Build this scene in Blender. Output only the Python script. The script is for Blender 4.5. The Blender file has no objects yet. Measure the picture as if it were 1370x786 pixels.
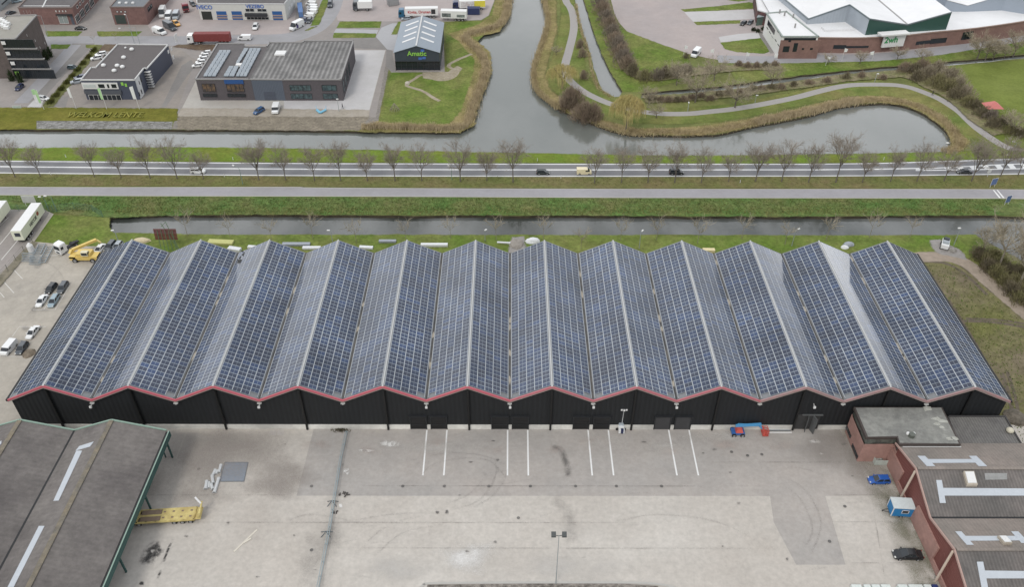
import bpy, bmesh, math, random
from mathutils import Vector, Matrix
from mathutils.geometry import delaunay_2d_cdt, tessellate_polygon
random.seed(7)
C = bpy.context.scene.collection
SC = bpy.context.scene
# ------------------------------------------------------------------ camera
FPX, PITCH, YAW, ROLL, CAMX, CAMH = 1115.128, 0.681375, 0.00285, -0.00358, 0.04, 119.742
cp, sp, cy_, sy_ = math.cos(PITCH), math.sin(PITCH), math.cos(YAW), math.sin(YAW)
F_ = Vector((sy_*cp, cy_*cp, -sp)); R0 = Vector((cy_, -sy_, 0)); D0 = F_.cross(R0)
R_ = R0*math.cos(ROLL) + D0*math.sin(ROLL); D_ = -R0*math.sin(ROLL) + D0*math.cos(ROLL)
cam_d = bpy.data.cameras.new('camera'); cam = bpy.data.objects.new('camera', cam_d); C.objects.link(cam)
cam_d.sensor_width = 36; cam_d.lens = FPX/1370*36; cam_d.clip_end = 6000; cam_d.clip_start = 1
m = Matrix.Identity(4)
for i in range(3):
    m[i][0] = R_[i]; m[i][1] = -D_[i]; m[i][2] = -F_[i]
m[0][3], m[1][3], m[2][3] = CAMX, 0, CAMH
cam.matrix_world = m
SC.camera = cam
# ------------------------------------------------------------------ light
SUN_AZ, SUN_EL = math.radians(205), math.radians(50)      # azimuth measured from +Y towards +X
w = bpy.data.worlds.new('World'); SC.world = w; w.use_nodes = True
nt = w.node_tree; nt.nodes.clear()
def nd(t, nt_=None, **k):
    n = (nt_ or nt).nodes.new(t)
    for a, b in k.items(): setattr(n, a, b)
    return n
out = nd('ShaderNodeOutputWorld'); bg = nd('ShaderNodeBackground'); sky = nd('ShaderNodeTexSky')
sky.sky_type = 'NISHITA'; sky.sun_disc = False; sky.sun_elevation = SUN_EL; sky.sun_rotation = SUN_AZ
sky.dust_density = 3.0; sky.air_density = 1.0; sky.ozone_density = 1.0
tc = nd('ShaderNodeTexCoord')
noise = nd('ShaderNodeTexNoise'); noise.inputs['Scale'].default_value = 2.2; noise.inputs['Detail'].default_value = 6
mp = nd('ShaderNodeMapping'); mp.inputs['Scale'].default_value = (1, 1, 2.4)
nt.links.new(tc.outputs['Generated'], mp.inputs[0]); nt.links.new(mp.outputs[0], noise.inputs['Vector'])
ramp = nd('ShaderNodeValToRGB'); ramp.color_ramp.elements[0].position = .34; ramp.color_ramp.elements[1].position = .66
ramp.color_ramp.elements[0].color = (5.2, 5.6, 6.2, 1); ramp.color_ramp.elements[1].color = (10.5, 10.6, 10.8, 1)
nt.links.new(noise.outputs['Fac'], ramp.inputs[0])
mix = nd('ShaderNodeMixRGB'); mix.inputs[0].default_value = .86      # cloud deck over the clear sky
nt.links.new(sky.outputs[0], mix.inputs[1]); nt.links.new(ramp.outputs[0], mix.inputs[2])
# brighter breaks in the cloud near the horizon
def glow(az, el, power, amp):
    d = nd('ShaderNodeVectorMath', operation='DOT_PRODUCT')
    v = (math.sin(az)*math.cos(el), math.cos(az)*math.cos(el), math.sin(el))
    nt.links.new(tc.outputs['Generated'], d.inputs[0]); d.inputs[1].default_value = v
    c = nd('ShaderNodeMath', operation='MAXIMUM'); nt.links.new(d.outputs['Value'], c.inputs[0]); c.inputs[1].default_value = 0
    p = nd('ShaderNodeMath', operation='POWER'); nt.links.new(c.outputs[0], p.inputs[0]); p.inputs[1].default_value = power
    a = nd('ShaderNodeMath', operation='MULTIPLY'); nt.links.new(p.outputs[0], a.inputs[0]); a.inputs[1].default_value = amp
    return a
g1 = glow(math.radians(41), math.radians(5), 120, 26)
g2 = glow(math.radians(-45), math.radians(5), 70, 5)
add0 = nd('ShaderNodeMath', operation='ADD'); nt.links.new(g1.outputs[0], add0.inputs[0]); nt.links.new(g2.outputs[0], add0.inputs[1])
sz = nd('ShaderNodeSeparateXYZ'); nt.links.new(tc.outputs['Generated'], sz.inputs[0])
def step(a, b, c=0, d=1):
    r = nd('ShaderNodeMapRange', interpolation_type='SMOOTHSTEP'); nt.links.new(sz.outputs[2], r.inputs[0])
    for k, v in zip((1,2,3,4), (a,b,c,d)): r.inputs[k].default_value = v
    return r
b0, b1 = step(.045, .07), step(.085, .17, 1, 0)
m01 = nd('ShaderNodeMath', operation='MULTIPLY'); nt.links.new(b0.outputs[0], m01.inputs[0]); nt.links.new(b1.outputs[0], m01.inputs[1])
add = nd('ShaderNodeMath', operation='MULTIPLY'); nt.links.new(add0.outputs[0], add.inputs[0]); nt.links.new(m01.outputs[0], add.inputs[1])
hz = step(.015, .06, .25, 1)        # dim hazy skyline under the bright gap in the clouds
mhz = nd('ShaderNodeMixRGB', blend_type='MULTIPLY'); mhz.inputs[0].default_value = 1; nt.links.new(mix.outputs[0], mhz.inputs[1]); nt.links.new(hz.outputs[0], mhz.inputs[2]); mix = mhz
g3_ = glow(math.radians(-38), math.radians(16), 9, 9); g4 = glow(math.radians(36), math.radians(16), 9, 5)
a34 = nd('ShaderNodeMath', operation='ADD'); nt.links.new(g3_.outputs[0], a34.inputs[0]); nt.links.new(g4.outputs[0], a34.inputs[1])
bb = step(.05, .13); m34 = nd('ShaderNodeMath', operation='MULTIPLY'); nt.links.new(bb.outputs[0], m34.inputs[0]); nt.links.new(a34.outputs[0], m34.inputs[1])
ad2 = nd('ShaderNodeMath', operation='ADD'); nt.links.new(add.outputs[0], ad2.inputs[0]); nt.links.new(m34.outputs[0], ad2.inputs[1]); add = ad2
mx2 = nd('ShaderNodeMixRGB', blend_type='ADD'); mx2.inputs[0].default_value = 1
nt.links.new(mix.outputs[0], mx2.inputs[1]); nt.links.new(add.outputs[0], mx2.inputs[2])
nt.links.new(mx2.outputs[0], bg.inputs[0]); bg.inputs[1].default_value = 0.10
nt.links.new(bg.outputs[0], out.inputs[0])
sd = bpy.data.lights.new('sun', 'SUN'); sd.energy = 1.1; sd.angle = math.radians(14); sd.color = (1, .96, .9)
sun = bpy.data.objects.new('sun', sd); C.objects.link(sun)
sv = Vector((math.sin(SUN_AZ)*math.cos(SUN_EL), math.cos(SUN_AZ)*math.cos(SUN_EL), math.sin(SUN_EL)))
sun.rotation_euler = (sv).to_track_quat('Z', 'Y').to_euler(); sun.location = (0, 0, 200)
SC.view_settings.view_transform = 'Standard'; SC.view_settings.look = 'None'
SC.view_settings.exposure = 0.29; SC.view_settings.gamma = 1
SC.render.engine = 'CYCLES'
SC.cycles.max_bounces = 5; SC.cycles.diffuse_bounces = 3; SC.cycles.glossy_bounces = 3; SC.cycles.use_denoising = True
# ------------------------------------------------------------------ helpers
def at(px, py, z=0.0):
    d = F_*FPX + R_*(px-685) + D_*(py-393)
    t = (z-CAMH)/d.z
    return Vector((CAMX, 0, CAMH)) + d*t
def on_plane(px, py, P0, P1):
    """pixel -> (metres along P0->P1, height) on the vertical plane through P0 and P1"""
    d = F_*FPX + R_*(px-685) + D_*(py-393)
    e = Vector((P1.x-P0.x, P1.y-P0.y, 0)).normalized(); n = Vector((-e.y, e.x, 0))
    o = Vector((CAMX, 0, CAMH)); t = (Vector((P0.x, P0.y, 0))-o).dot(n)/d.dot(n)
    p = o + d*t
    return (p-P0).dot(e), p.z
def proj_y(P):
    v = P-Vector((CAMX, 0, CAMH)); return 393 + FPX*v.dot(D_)/v.dot(F_)
def hgt(px, pb, pt, z0=0):
    P = at(px, pb, z0); lo, hi = z0, z0+60
    for _ in range(40):
        m_ = (lo+hi)/2
        if proj_y(Vector((P.x, P.y, m_))) > pt: lo = m_
        else: hi = m_
    return lo
def crop(ox, oy, s=4.8929): return lambda x, y: (ox+x/s, oy+y/s)
A, B, Cc, D, E, F = crop(0,0), crop(230,0), crop(460,0), crop(700,0), crop(900,0), crop(1090,0)
A2, B2, C2, D2, E2, F2 = crop(0,130), crop(230,130), crop(460,130), crop(690,130), crop(900,130), crop(1090,130)
A3, B3, C3, D3, E3, F3 = crop(0,240), crop(230,260), crop(460,260), crop(690,260), crop(900,260), crop(1090,260)
def lin(c):
    c = c/255
    return c/12.92 if c <= .04045 else ((c+.055)/1.055)**2.4
MATS = {}
def mat(name, rgb, rough=.85, var=.12, scale=.4, rgb2=None, f2=0.5, stripes=None, bump=0, spec=.5, metal=0, detail=5, fine=0):
    """procedural surface: colour, two sizes of mottling, optional ribs (stripes=(axis, period, depth, tone))"""
    if name in MATS: return MATS[name]
    M = bpy.data.materials.new(name); M.use_nodes = True; t = M.node_tree; t.nodes.clear()
    o = nd('ShaderNodeOutputMaterial', t); p = nd('ShaderNodeBsdfPrincipled', t); t.links.new(p.outputs[0], o.inputs[0])
    p.inputs['Roughness'].default_value = rough; p.inputs['Metallic'].default_value = metal
    p.inputs['Specular IOR Level'].default_value = spec
    c1 = [lin(v)*ALB for v in rgb]; c2 = [lin(v)*ALB for v in (rgb2 or rgb)]
    g = nd('ShaderNodeNewGeometry', t)
    n = nd('ShaderNodeTexNoise', t); n.inputs['Scale'].default_value = scale; n.inputs['Detail'].default_value = detail; n.inputs['Roughness'].default_value = .62
    t.links.new(g.outputs['Position'], n.inputs['Vector'])
    r = nd('ShaderNodeValToRGB', t); r.color_ramp.elements[0].position = f2-.14; r.color_ramp.elements[1].position = f2+.14
    r.color_ramp.elements[0].color = (*c1, 1); r.color_ramp.elements[1].color = (*c2, 1)
    t.links.new(n.outputs['Fac'], r.inputs[0])
    n2 = nd('ShaderNodeTexNoise', t); n2.inputs['Scale'].default_value = scale*3.7; n2.inputs['Detail'].default_value = 6; n2.inputs['Roughness'].default_value = .7
    t.links.new(g.outputs['Position'], n2.inputs['Vector'])
    mr = nd('ShaderNodeMapRange', t); mr.inputs[1].default_value = .25; mr.inputs[2].default_value = .75
    mr.inputs[3].default_value = 1-var; mr.inputs[4].default_value = 1+var
    t.links.new(n2.outputs['Fac'], mr.inputs[0])
    mu = nd('ShaderNodeMixRGB', t, blend_type='MULTIPLY'); mu.inputs[0].default_value = 1
    t.links.new(r.outputs[0], mu.inputs[1]); t.links.new(mr.outputs[0], mu.inputs[2])
    col = mu.outputs[0]
    hsrc = None
    if fine:
        n3 = nd('ShaderNodeTexNoise', t); n3.inputs['Scale'].default_value = 1.1; n3.inputs['Detail'].default_value = 6; n3.inputs['Roughness'].default_value = .75
        t.links.new(g.outputs['Position'], n3.inputs['Vector'])
        m3 = nd('ShaderNodeMapRange', t); m3.inputs[1].default_value = .3; m3.inputs[2].default_value = .7
        m3.inputs[3].default_value = 1-fine; m3.inputs[4].default_value = 1+fine
        t.links.new(n3.outputs['Fac'], m3.inputs[0])
        mu3 = nd('ShaderNodeMixRGB', t, blend_type='MULTIPLY'); mu3.inputs[0].default_value = 1
        t.links.new(col, mu3.inputs[1]); t.links.new(m3.outputs[0], mu3.inputs[2]); col = mu3.outputs[0]
    if stripes:
        ax, per, dep, tone = stripes
        sx = nd('ShaderNodeSeparateXYZ', t); t.links.new(g.outputs['Position'], sx.inputs[0])
        mm = nd('ShaderNodeMath', t, operation='MULTIPLY'); mm.inputs[1].default_value = 2*math.pi/per
        t.links.new(sx.outputs[ax], mm.inputs[0])
        ss = nd('ShaderNodeMath', t, operation='SINE'); t.links.new(mm.outputs[0], ss.inputs[0])
        if tone:
            ms = nd('ShaderNodeMapRange', t); ms.inputs[1].default_value = -1; ms.inputs[2].default_value = 1
            ms.inputs[3].default_value = 1-tone; ms.inputs[4].default_value = 1+tone
            t.links.new(ss.outputs[0], ms.inputs[0])
            m4 = nd('ShaderNodeMixRGB', t, blend_type='MULTIPLY'); m4.inputs[0].default_value = 1
            t.links.new(col, m4.inputs[1]); t.links.new(ms.outputs[0], m4.inputs[2]); col = m4.outputs[0]
        if dep: hsrc = (ss.outputs[0], dep)
    t.links.new(col, p.inputs['Base Color'])
    if bump and not hsrc: hsrc = (n2.outputs['Fac'], bump)
    if hsrc:
        b = nd('ShaderNodeBump', t); b.inputs['Distance'].default_value = hsrc[1]; b.inputs['Strength'].default_value = .7
        t.links.new(hsrc[0], b.inputs['Height']); t.links.new(b.outputs[0], p.inputs['Normal'])
    MATS[name] = M
    return M
ALB = 0.85
ORG = {}
def tag(o, label=None, cat=None, group=None, kind=None):
    if label: o['label'] = label
    if cat: o['category'] = cat
    if group: o['group'] = group
    if kind: o['kind'] = kind
    return o
def thing(name, label, cat, loc=(0,0,0), rz=0, group=None):
    o = bpy.data.objects.new(name, None); C.objects.link(o); o.empty_display_size = .5
    o.location = loc; o.rotation_euler = (0,0,rz); ORG[o.name] = Vector(loc)
    return tag(o, label, cat, group)
class MB:
    def __init__(s): s.v = []; s.f = []; s.m = []; s.a = []; s.uv = []
    def add(s, vs, fs, mi=0):
        k = len(s.v); s.v += [tuple(v) for v in vs]; s.f += [tuple(i+k for i in f) for f in fs]; s.m += [mi]*len(fs); return s
    def hexa(s, p, mi=0):   # 4 bottom then 4 top, counter-clockwise from above
        return s.add(p, [(3,2,1,0),(4,5,6,7),(0,1,5,4),(1,2,6,5),(2,3,7,6),(3,0,4,7)], mi)
    def box(s, x, y, z, sx, sy, sz, rz=0, mi=0):    # centre x,y ; z = bottom
        c, n = math.cos(rz), math.sin(rz); P = []
        for zz in (z, z+sz):
            for a, b in ((-1,-1),(1,-1),(1,1),(-1,1)):
                dx, dy = a*sx/2, b*sy/2; P.append((x+dx*c-dy*n, y+dx*n+dy*c, zz))
        return s.hexa(P, mi)
    def bar(s, a, b, wd, h, mi=0, up=(0,0,1)):
        a, b = Vector(a), Vector(b); d = (b-a); L = d.length; d.normalize(); u = Vector(up)
        if abs(d.dot(u)) > .99: u = Vector((1,0,0))
        r = d.cross(u).normalized(); u = r.cross(d).normalized(); P = []
        for q in (a, b):
            for i, j in ((-1,-1),(1,-1),(1,1),(-1,1)): P.append(q + r*i*wd/2 + u*j*h/2)
        return s.add(P, [(3,2,1,0),(4,5,6,7),(0,1,5,4),(1,2,6,5),(2,3,7,6),(3,0,4,7)], mi)
    def tube(s, a, b, r0, r1=None, n=6, mi=0):
        a, b = Vector(a), Vector(b); r1 = r0 if r1 is None else r1; d = (b-a)
        if d.length < 1e-6: return s
        d.normalize(); u = Vector((0,0,1)) if abs(d.z) < .9 else Vector((1,0,0))
        r = d.cross(u).normalized(); u = r.cross(d); P = []
        for q, rad in ((a, r0), (b, r1)):
            for i in range(n):
                t = 2*math.pi*i/n; P.append(q + (r*math.cos(t) + u*math.sin(t))*rad)
        fs = [(i, (i+1) % n, n+(i+1) % n, n+i) for i in range(n)] + [tuple(range(n))[::-1], tuple(range(n, 2*n))]
        return s.add(P, fs, mi)
    def prism(s, poly, z0, z1, mi=0, cap=True):
        n = len(poly); a = sum(poly[i][0]*poly[(i+1) % n][1]-poly[(i+1) % n][0]*poly[i][1] for i in range(n))
        if a < 0: poly = poly[::-1]
        P = [(p[0], p[1], z0) for p in poly] + [(p[0], p[1], z1) for p in poly]
        fs = [(i, (i+1) % n, n+(i+1) % n, n+i) for i in range(n)]
        if cap:
            for tr in tessellate_polygon([[Vector((p[0], p[1], 0)) for p in poly]]):
                q = [poly[i] for i in tr]; ar = (q[1][0]-q[0][0])*(q[2][1]-q[0][1])-(q[2][0]-q[0][0])*(q[1][1]-q[0][1])
                if ar < 0: tr = tr[::-1]
                fs.append(tuple(n+i for i in tr)); fs.append(tuple(tr)[::-1])
        return s.add(P, fs, mi)
    def sheet(s, poly, z, mi=0):
        P = [(p[0], p[1], z) for p in poly]; fs = []
        for tr in tessellate_polygon([[Vector((p[0], p[1], 0)) for p in poly]]):
            q = [poly[i] for i in tr]; ar = (q[1][0]-q[0][0])*(q[2][1]-q[0][1])-(q[2][0]-q[0][0])*(q[1][1]-q[0][1])
            fs.append(tuple(tr) if ar > 0 else tuple(tr)[::-1])
        return s.add(P, fs, mi)
    def loft(s, rings, mi=0, caps=True):
        n = len(rings[0]); P = [p for r in rings for p in r]; fs = []
        for k in range(len(rings)-1):
            for i in range(n):
                j = (i+1) % n; fs.append((k*n+i, k*n+j, (k+1)*n+j, (k+1)*n+i))
        if caps: fs += [tuple(range(n))[::-1], tuple((len(rings)-1)*n+i for i in range(n))]
        return s.add(P, fs, mi)
    def ball(s, c, r, n=8, mi=0, sz=1):
        rings = []
        for k in range(1, n//2+1):
            t = math.pi*k/(n//2+1); rings.append([(c[0]+r*math.sin(t)*math.cos(2*math.pi*i/n), c[1]+r*math.sin(t)*math.sin(2*math.pi*i/n), c[2]-r*sz*math.cos(t)) for i in range(n)])
        return s.loft(rings, mi)
    def build(s, name, mats, parent=None, world=True, smooth=False):
        me = bpy.data.meshes.new(name); off = ORG.get(parent.name, Vector((0,0,0))) if (parent is not None and world) else Vector((0,0,0))
        me.from_pydata([(v[0]-off[0], v[1]-off[1], v[2]-off[2]) for v in s.v], [], s.f)
        mats = mats if isinstance(mats, (list, tuple)) else [mats]
        for q in mats: me.materials.append(q)
        if len(mats) > 1: me.polygons.foreach_set('material_index', s.m)
        if smooth: me.polygons.foreach_set('use_smooth', [True]*len(me.polygons))
        me.update()
        o = bpy.data.objects.new(name, me); C.objects.link(o)
        if parent is not None: o.parent = parent; ORG[o.name] = ORG.get(parent.name, Vector((0,0,0)))
        return o
def children(o): return [c for c in bpy.data.objects if c.parent == o]
KIDS = {}
def copy_tree(o, parent=None):
    c = o.copy(); C.objects.link(c)
    if parent is not None: c.parent = parent
    if o.name not in KIDS: KIDS[o.name] = children(o)
    for ch in KIDS[o.name]: copy_tree(ch, c)
    return c
LAYER = [0.0]
def ground(name, pxs, m_, z=None, kind='structure', raw=False):
    if z is None: LAYER[0] += .0012; z = LAYER[0]
    poly = [(p[0], p[1]) if raw else tuple(at(p[0], p[1], 0))[:2] for p in pxs]
    if m_.get('natural'): return feathered(name, poly, z, m_, m_['natural'])
    b = MB(); b.sheet(poly, z); o = b.build(name, m_); o['kind'] = kind
    return o
def dither(t, g, val):
    """grains of cover or stain about three centimetres wide instead of a see-through film"""
    s = nd('ShaderNodeVectorMath', t, operation='SCALE'); s.inputs['Scale'].default_value = 34; t.links.new(g.outputs['Position'], s.inputs[0])
    f = nd('ShaderNodeVectorMath', t, operation='FLOOR'); t.links.new(s.outputs[0], f.inputs[0])
    w_ = nd('ShaderNodeTexWhiteNoise', t, noise_dimensions='2D'); t.links.new(f.outputs[0], w_.inputs['Vector'])
    c = nd('ShaderNodeMath', t, operation='GREATER_THAN'); t.links.new(val, c.inputs[0]); t.links.new(w_.outputs['Value'], c.inputs[1]); return c.outputs[0]
def natural(m_, w_=1.6):
    """lets a ground cover thin out irregularly over its outer w_ metres (point attribute 'fade')"""
    if m_.get('natural'): return m_
    t = m_.node_tree; o = [n for n in t.nodes if n.type == 'OUTPUT_MATERIAL'][0]; p = [n for n in t.nodes if n.type == 'BSDF_PRINCIPLED'][0]
    a = nd('ShaderNodeAttribute', t); a.attribute_name = 'fade'; g = nd('ShaderNodeNewGeometry', t)
    n = nd('ShaderNodeTexNoise', t); n.inputs['Scale'].default_value = .45; n.inputs['Detail'].default_value = 6; t.links.new(g.outputs['Position'], n.inputs['Vector'])
    m1 = nd('ShaderNodeMath', t, operation='ADD'); t.links.new(a.outputs['Fac'], m1.inputs[0]); t.links.new(n.outputs['Fac'], m1.inputs[1])
    r = nd('ShaderNodeMapRange', t); r.inputs[1].default_value = .85; r.inputs[2].default_value = 1.15; t.links.new(m1.outputs[0], r.inputs[0])
    tr = nd('ShaderNodeBsdfTransparent', t); mx = nd('ShaderNodeMixShader', t)
    t.links.new(dither(t, g, r.outputs[0]), mx.inputs[0]); t.links.new(tr.outputs[0], mx.inputs[1]); t.links.new(p.outputs[0], mx.inputs[2]); t.links.new(mx.outputs[0], o.inputs[0])
    m_['natural'] = w_; return m_
def feathered(name, poly, z, m_, w_):
    P = []
    for i in range(len(poly)):
        a, b = Vector(poly[i]), Vector(poly[(i+1) % len(poly)]); n = max(1, min(40, int((b-a).length/6)))
        P += [a.lerp(b, k/n) for k in range(n)]
    ar = sum(P[i].x*P[(i+1) % len(P)].y-P[(i+1) % len(P)].x*P[i].y for i in range(len(P)))
    if ar < 0: P = P[::-1]
    n = len(P); I, O = [], []
    for i in range(n):
        d = (P[(i+1) % n]-P[i-1]); d = d.normalized() if d.length > 1e-6 else Vector((1,0)); nn = Vector((d.y, -d.x))
        I.append(P[i]-nn*w_*.35); O.append(P[i]+nn*w_*.65)
    vs = [(q.x, q.y, z) for q in I]+[(q.x, q.y, z-random.uniform(.0002,.001)) for q in O]; fs = []
    for tr in tessellate_polygon([[Vector((q.x, q.y, 0)) for q in I]]):
        q = [I[i] for i in tr]; a2 = (q[1].x-q[0].x)*(q[2].y-q[0].y)-(q[2].x-q[0].x)*(q[1].y-q[0].y); fs.append(tuple(tr) if a2 > 0 else tuple(tr)[::-1])
    fs += [(i, n+i, n+(i+1) % n, (i+1) % n) for i in range(n)]
    return fade_obj(name, vs, fs, [1]*n+[0]*n, m_)
def smooth_line(pts, n=6):
    P = [Vector((p[0], p[1])) for p in pts]; P = [2*P[0]-P[1]] + P + [2*P[-1]-P[-2]]; r = []
    for i in range(1, len(P)-2):
        for k in range(n):
            t = k/n; a, b, c, d = P[i-1], P[i], P[i+1], P[i+2]
            r.append(.5*((2*b)+(c-a)*t+(2*a-5*b+4*c-d)*t*t+(3*b-a-3*c+d)*t**3))
    r.append(P[-2]); return [tuple(q) for q in r]
def strip(name, pxs, width, m_, z=None, kind='structure', smooth=True, raw=False):
    """a band of constant width in metres along pixel points on the ground"""
    W_ = [Vector(p[:2]) if raw else at(p[0], p[1]).to_2d() for p in pxs]
    if smooth and len(W_) > 2: W_ = [Vector(q) for q in smooth_line(W_)]
    L, Rr = [], []
    for i, p in enumerate(W_):
        d = (W_[min(i+1, len(W_)-1)]-W_[max(i-1, 0)]).normalized(); n = Vector((-d.y, d.x))*width/2
        L.append(p+n); Rr.append(p-n)
    if z is None: LAYER[0] += .0012; z = LAYER[0]
    if m_.get('natural'): return feathered(name, [(q.x, q.y) for q in L]+[(q.x, q.y) for q in Rr[::-1]], z, m_, min(m_['natural'], width*.5))
    b = MB(); P = [(q.x, q.y, z) for q in L] + [(q.x, q.y, z) for q in Rr]; n = len(L)
    b.add(P, [(n+i, n+i+1, i+1, i) for i in range(n-1)])
    o = b.build(name, m_); o['kind'] = kind; return o

def soft_mat(name, rgb, strength=.8, nscale=.5, n0=.3, n1=.65):
    """stain with edges that fade out: the mesh carries a point attribute 'fade'"""
    if name in MATS: return MATS[name]
    M = mat(name, rgb, .85, .1, .5); t = M.node_tree
    o = [n for n in t.nodes if n.type == 'OUTPUT_MATERIAL'][0]; p = [n for n in t.nodes if n.type == 'BSDF_PRINCIPLED'][0]
    a = nd('ShaderNodeAttribute', t); a.attribute_name = 'fade'; g = nd('ShaderNodeNewGeometry', t)
    n = nd('ShaderNodeTexNoise', t); n.inputs['Scale'].default_value = nscale; n.inputs['Detail'].default_value = 5; t.links.new(g.outputs['Position'], n.inputs['Vector'])
    r = nd('ShaderNodeMapRange', t); r.inputs[1].default_value = n0; r.inputs[2].default_value = n1; t.links.new(n.outputs['Fac'], r.inputs[0])
    m1 = nd('ShaderNodeMath', t, operation='MULTIPLY'); t.links.new(a.outputs['Fac'], m1.inputs[0]); t.links.new(r.outputs[0], m1.inputs[1])
    m2 = nd('ShaderNodeMath', t, operation='MULTIPLY'); t.links.new(m1.outputs[0], m2.inputs[0]); m2.inputs[1].default_value = strength
    tr = nd('ShaderNodeBsdfTransparent', t); mx = nd('ShaderNodeMixShader', t)
    t.links.new(dither(t, g, m2.outputs[0]), mx.inputs[0]); t.links.new(tr.outputs[0], mx.inputs[1]); t.links.new(p.outputs[0], mx.inputs[2]); t.links.new(mx.outputs[0], o.inputs[0])
    return M
def fade_obj(name, vs, fs, fd, m_):
    me = bpy.data.meshes.new(name); me.from_pydata(vs, [], fs); a = me.attributes.new('fade', 'FLOAT', 'POINT'); a.data.foreach_set('value', fd)
    me.materials.append(m_); o = bpy.data.objects.new(name, me); C.objects.link(o); o['kind'] = 'structure'; return o
def soft_strip(name, pxs, width, m_, ends=True):
    W_ = [Vector(q) for q in smooth_line([at(*q).to_2d() for q in pxs])]; LAYER[0] += .0012; z = LAYER[0]; vs = []; fd = []; fs = []
    for i, p in enumerate(W_):
        d = (W_[min(i+1, len(W_)-1)]-W_[max(i-1, 0)]).normalized(); n = Vector((-d.y, d.x))*width/2
        e = min(1, min(i, len(W_)-1-i)/3) if ends else 1
        for k in (-1, 0, 1): q = p+n*k; vs.append((q.x, q.y, z)); fd.append(0 if k else e)
    for i in range(len(W_)-1):
        for k in (0, 1): fs.append((i*3+k+1, i*3+k, i*3+k+3, i*3+k+4))
    return fade_obj(name, vs, fs, fd, m_)
def soft_blob(name, px, py, wpx, hpx, m_, core=.5):
    """soft-edged patch, size given by the pixel box it covers"""
    LAYER[0] += .0012; z = LAYER[0]; vs = []; fd = []; fs = []; N = 20
    c = at(px, py); ph = [random.uniform(.8, 1.2) for _ in range(N)]
    for k, f in ((0, 0), (core, 1), (1, 2)):
        for i in range(N):
            a = 2*math.pi*i/N; q = at(px+wpx/2*math.cos(a)*k*ph[i], py+hpx/2*math.sin(a)*k*ph[i]); vs.append((q.x, q.y, z)); fd.append(0 if f == 2 else 1)
    for r in (0, 1):
        for i in range(N): j = (i+1) % N; fs.append((r*N+i, (r+1)*N+i, (r+1)*N+j, r*N+j)[::-1])
    return fade_obj(name, vs, fs, fd, m_)
# ------------------------------------------------------------------ materials of the setting
GRASS = mat('grass', (104,112,66), .95, .3, .035, (122,124,74), .5, bump=.12, spec=.15, fine=.22)
LAWN = mat('lawn_grass', (95,117,48), .95, .35, .07, (122,126,72), .5, bump=.15, spec=.15, fine=.35)
BANK = mat('bank_grass', (88,115,60), .95, .35, .11, (112,114,72), .52, bump=.3, spec=.15, fine=.45)
VERGE = mat('verge_grass', (106,112,64), .95, .3, .12, (122,112,78), .5, bump=.15, spec=.15, fine=.25)
DRY = mat('dry_grass', (152,138,98), .95, .3, .1, (120,116,72), .5, bump=.2, spec=.1, fine=.3)
MUD = mat('muddy_field', (122,112,92), .95, .35, .07, (112,112,68), .5, bump=.15, spec=.2, fine=.25)
DIRT = mat('dirt_track', (162,148,134), .95, .15, .2, (148,136,120), .5, bump=.05, fine=.12)
YARD = mat('yard_concrete', (200,195,187), .85, .08, .03, (186,179,170), .5, spec=.3, fine=.12)
YARD2 = mat('yard_asphalt', (168,164,159), .85, .1, .05, (178,171,164), .5, spec=.3, fine=.1)
LOT = mat('parking_concrete', (184,177,165), .88, .12, .07, (168,162,152), .5, spec=.3, fine=.1)
ASPH = mat('road_asphalt', (138,138,139), .85, .06, .1, (130,130,131), .5, spec=.35, fine=.05)
TRACK = mat('track_asphalt', (166,164,168), .88, .05, .08, (158,156,158), .5, spec=.3, fine=.05)
EDGE = mat('track_edge_concrete', (186,182,172), .9, .08, .5)
PAVE = mat('industrial_paving', (156,149,143), .88, .1, .05, (146,141,138), .5, spec=.3, fine=.07)
PAVED = mat('dark_paving', (128,125,122), .88, .1, .06, (138,134,130), .5, fine=.07)
PINK = mat('pink_paving', (176,165,161), .88, .08, .05, (166,158,156), .5, spec=.3, fine=.05)
PALE = mat('pale_paving', (196,194,194), .85, .05, .1, (188,186,184), .5, spec=.3, fine=.04)
GRAVEL = mat('dark_gravel', (124,119,113), .95, .3, .5, (140,134,126), .5, bump=.05, fine=.2)
SANDY = mat('sandy_soil', (166,156,138), .95, .2, .3, (150,140,118), .5, bump=.05, fine=.2)
SOIL = mat('bank_soil', (58,52,42), .95, .3, .5, (84,76,58), .5, bump=.1)
PAINT = mat('road_paint', (238,238,236), .7, .05, .8)
FADED = mat('faded_paint', (216,214,208), .8, .12, .9)
PATCH = mat('pale_patch', (214,210,204), .85, .1, .3, fine=.05)
STAIN = mat('oil_stain', (92,90,88), .6, .2, .8, (120,117,113), .5)
SMEAR = mat('damp_mark', (160,156,151), .85, .08, .5)
for q_, w_ in ((LAWN,1.2),(BANK,1.5),(VERGE,.8),(DRY,2.2),(MUD,4),(DIRT,1),(GRAVEL,.8),(SANDY,1.2)): natural(q_, w_)
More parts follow.
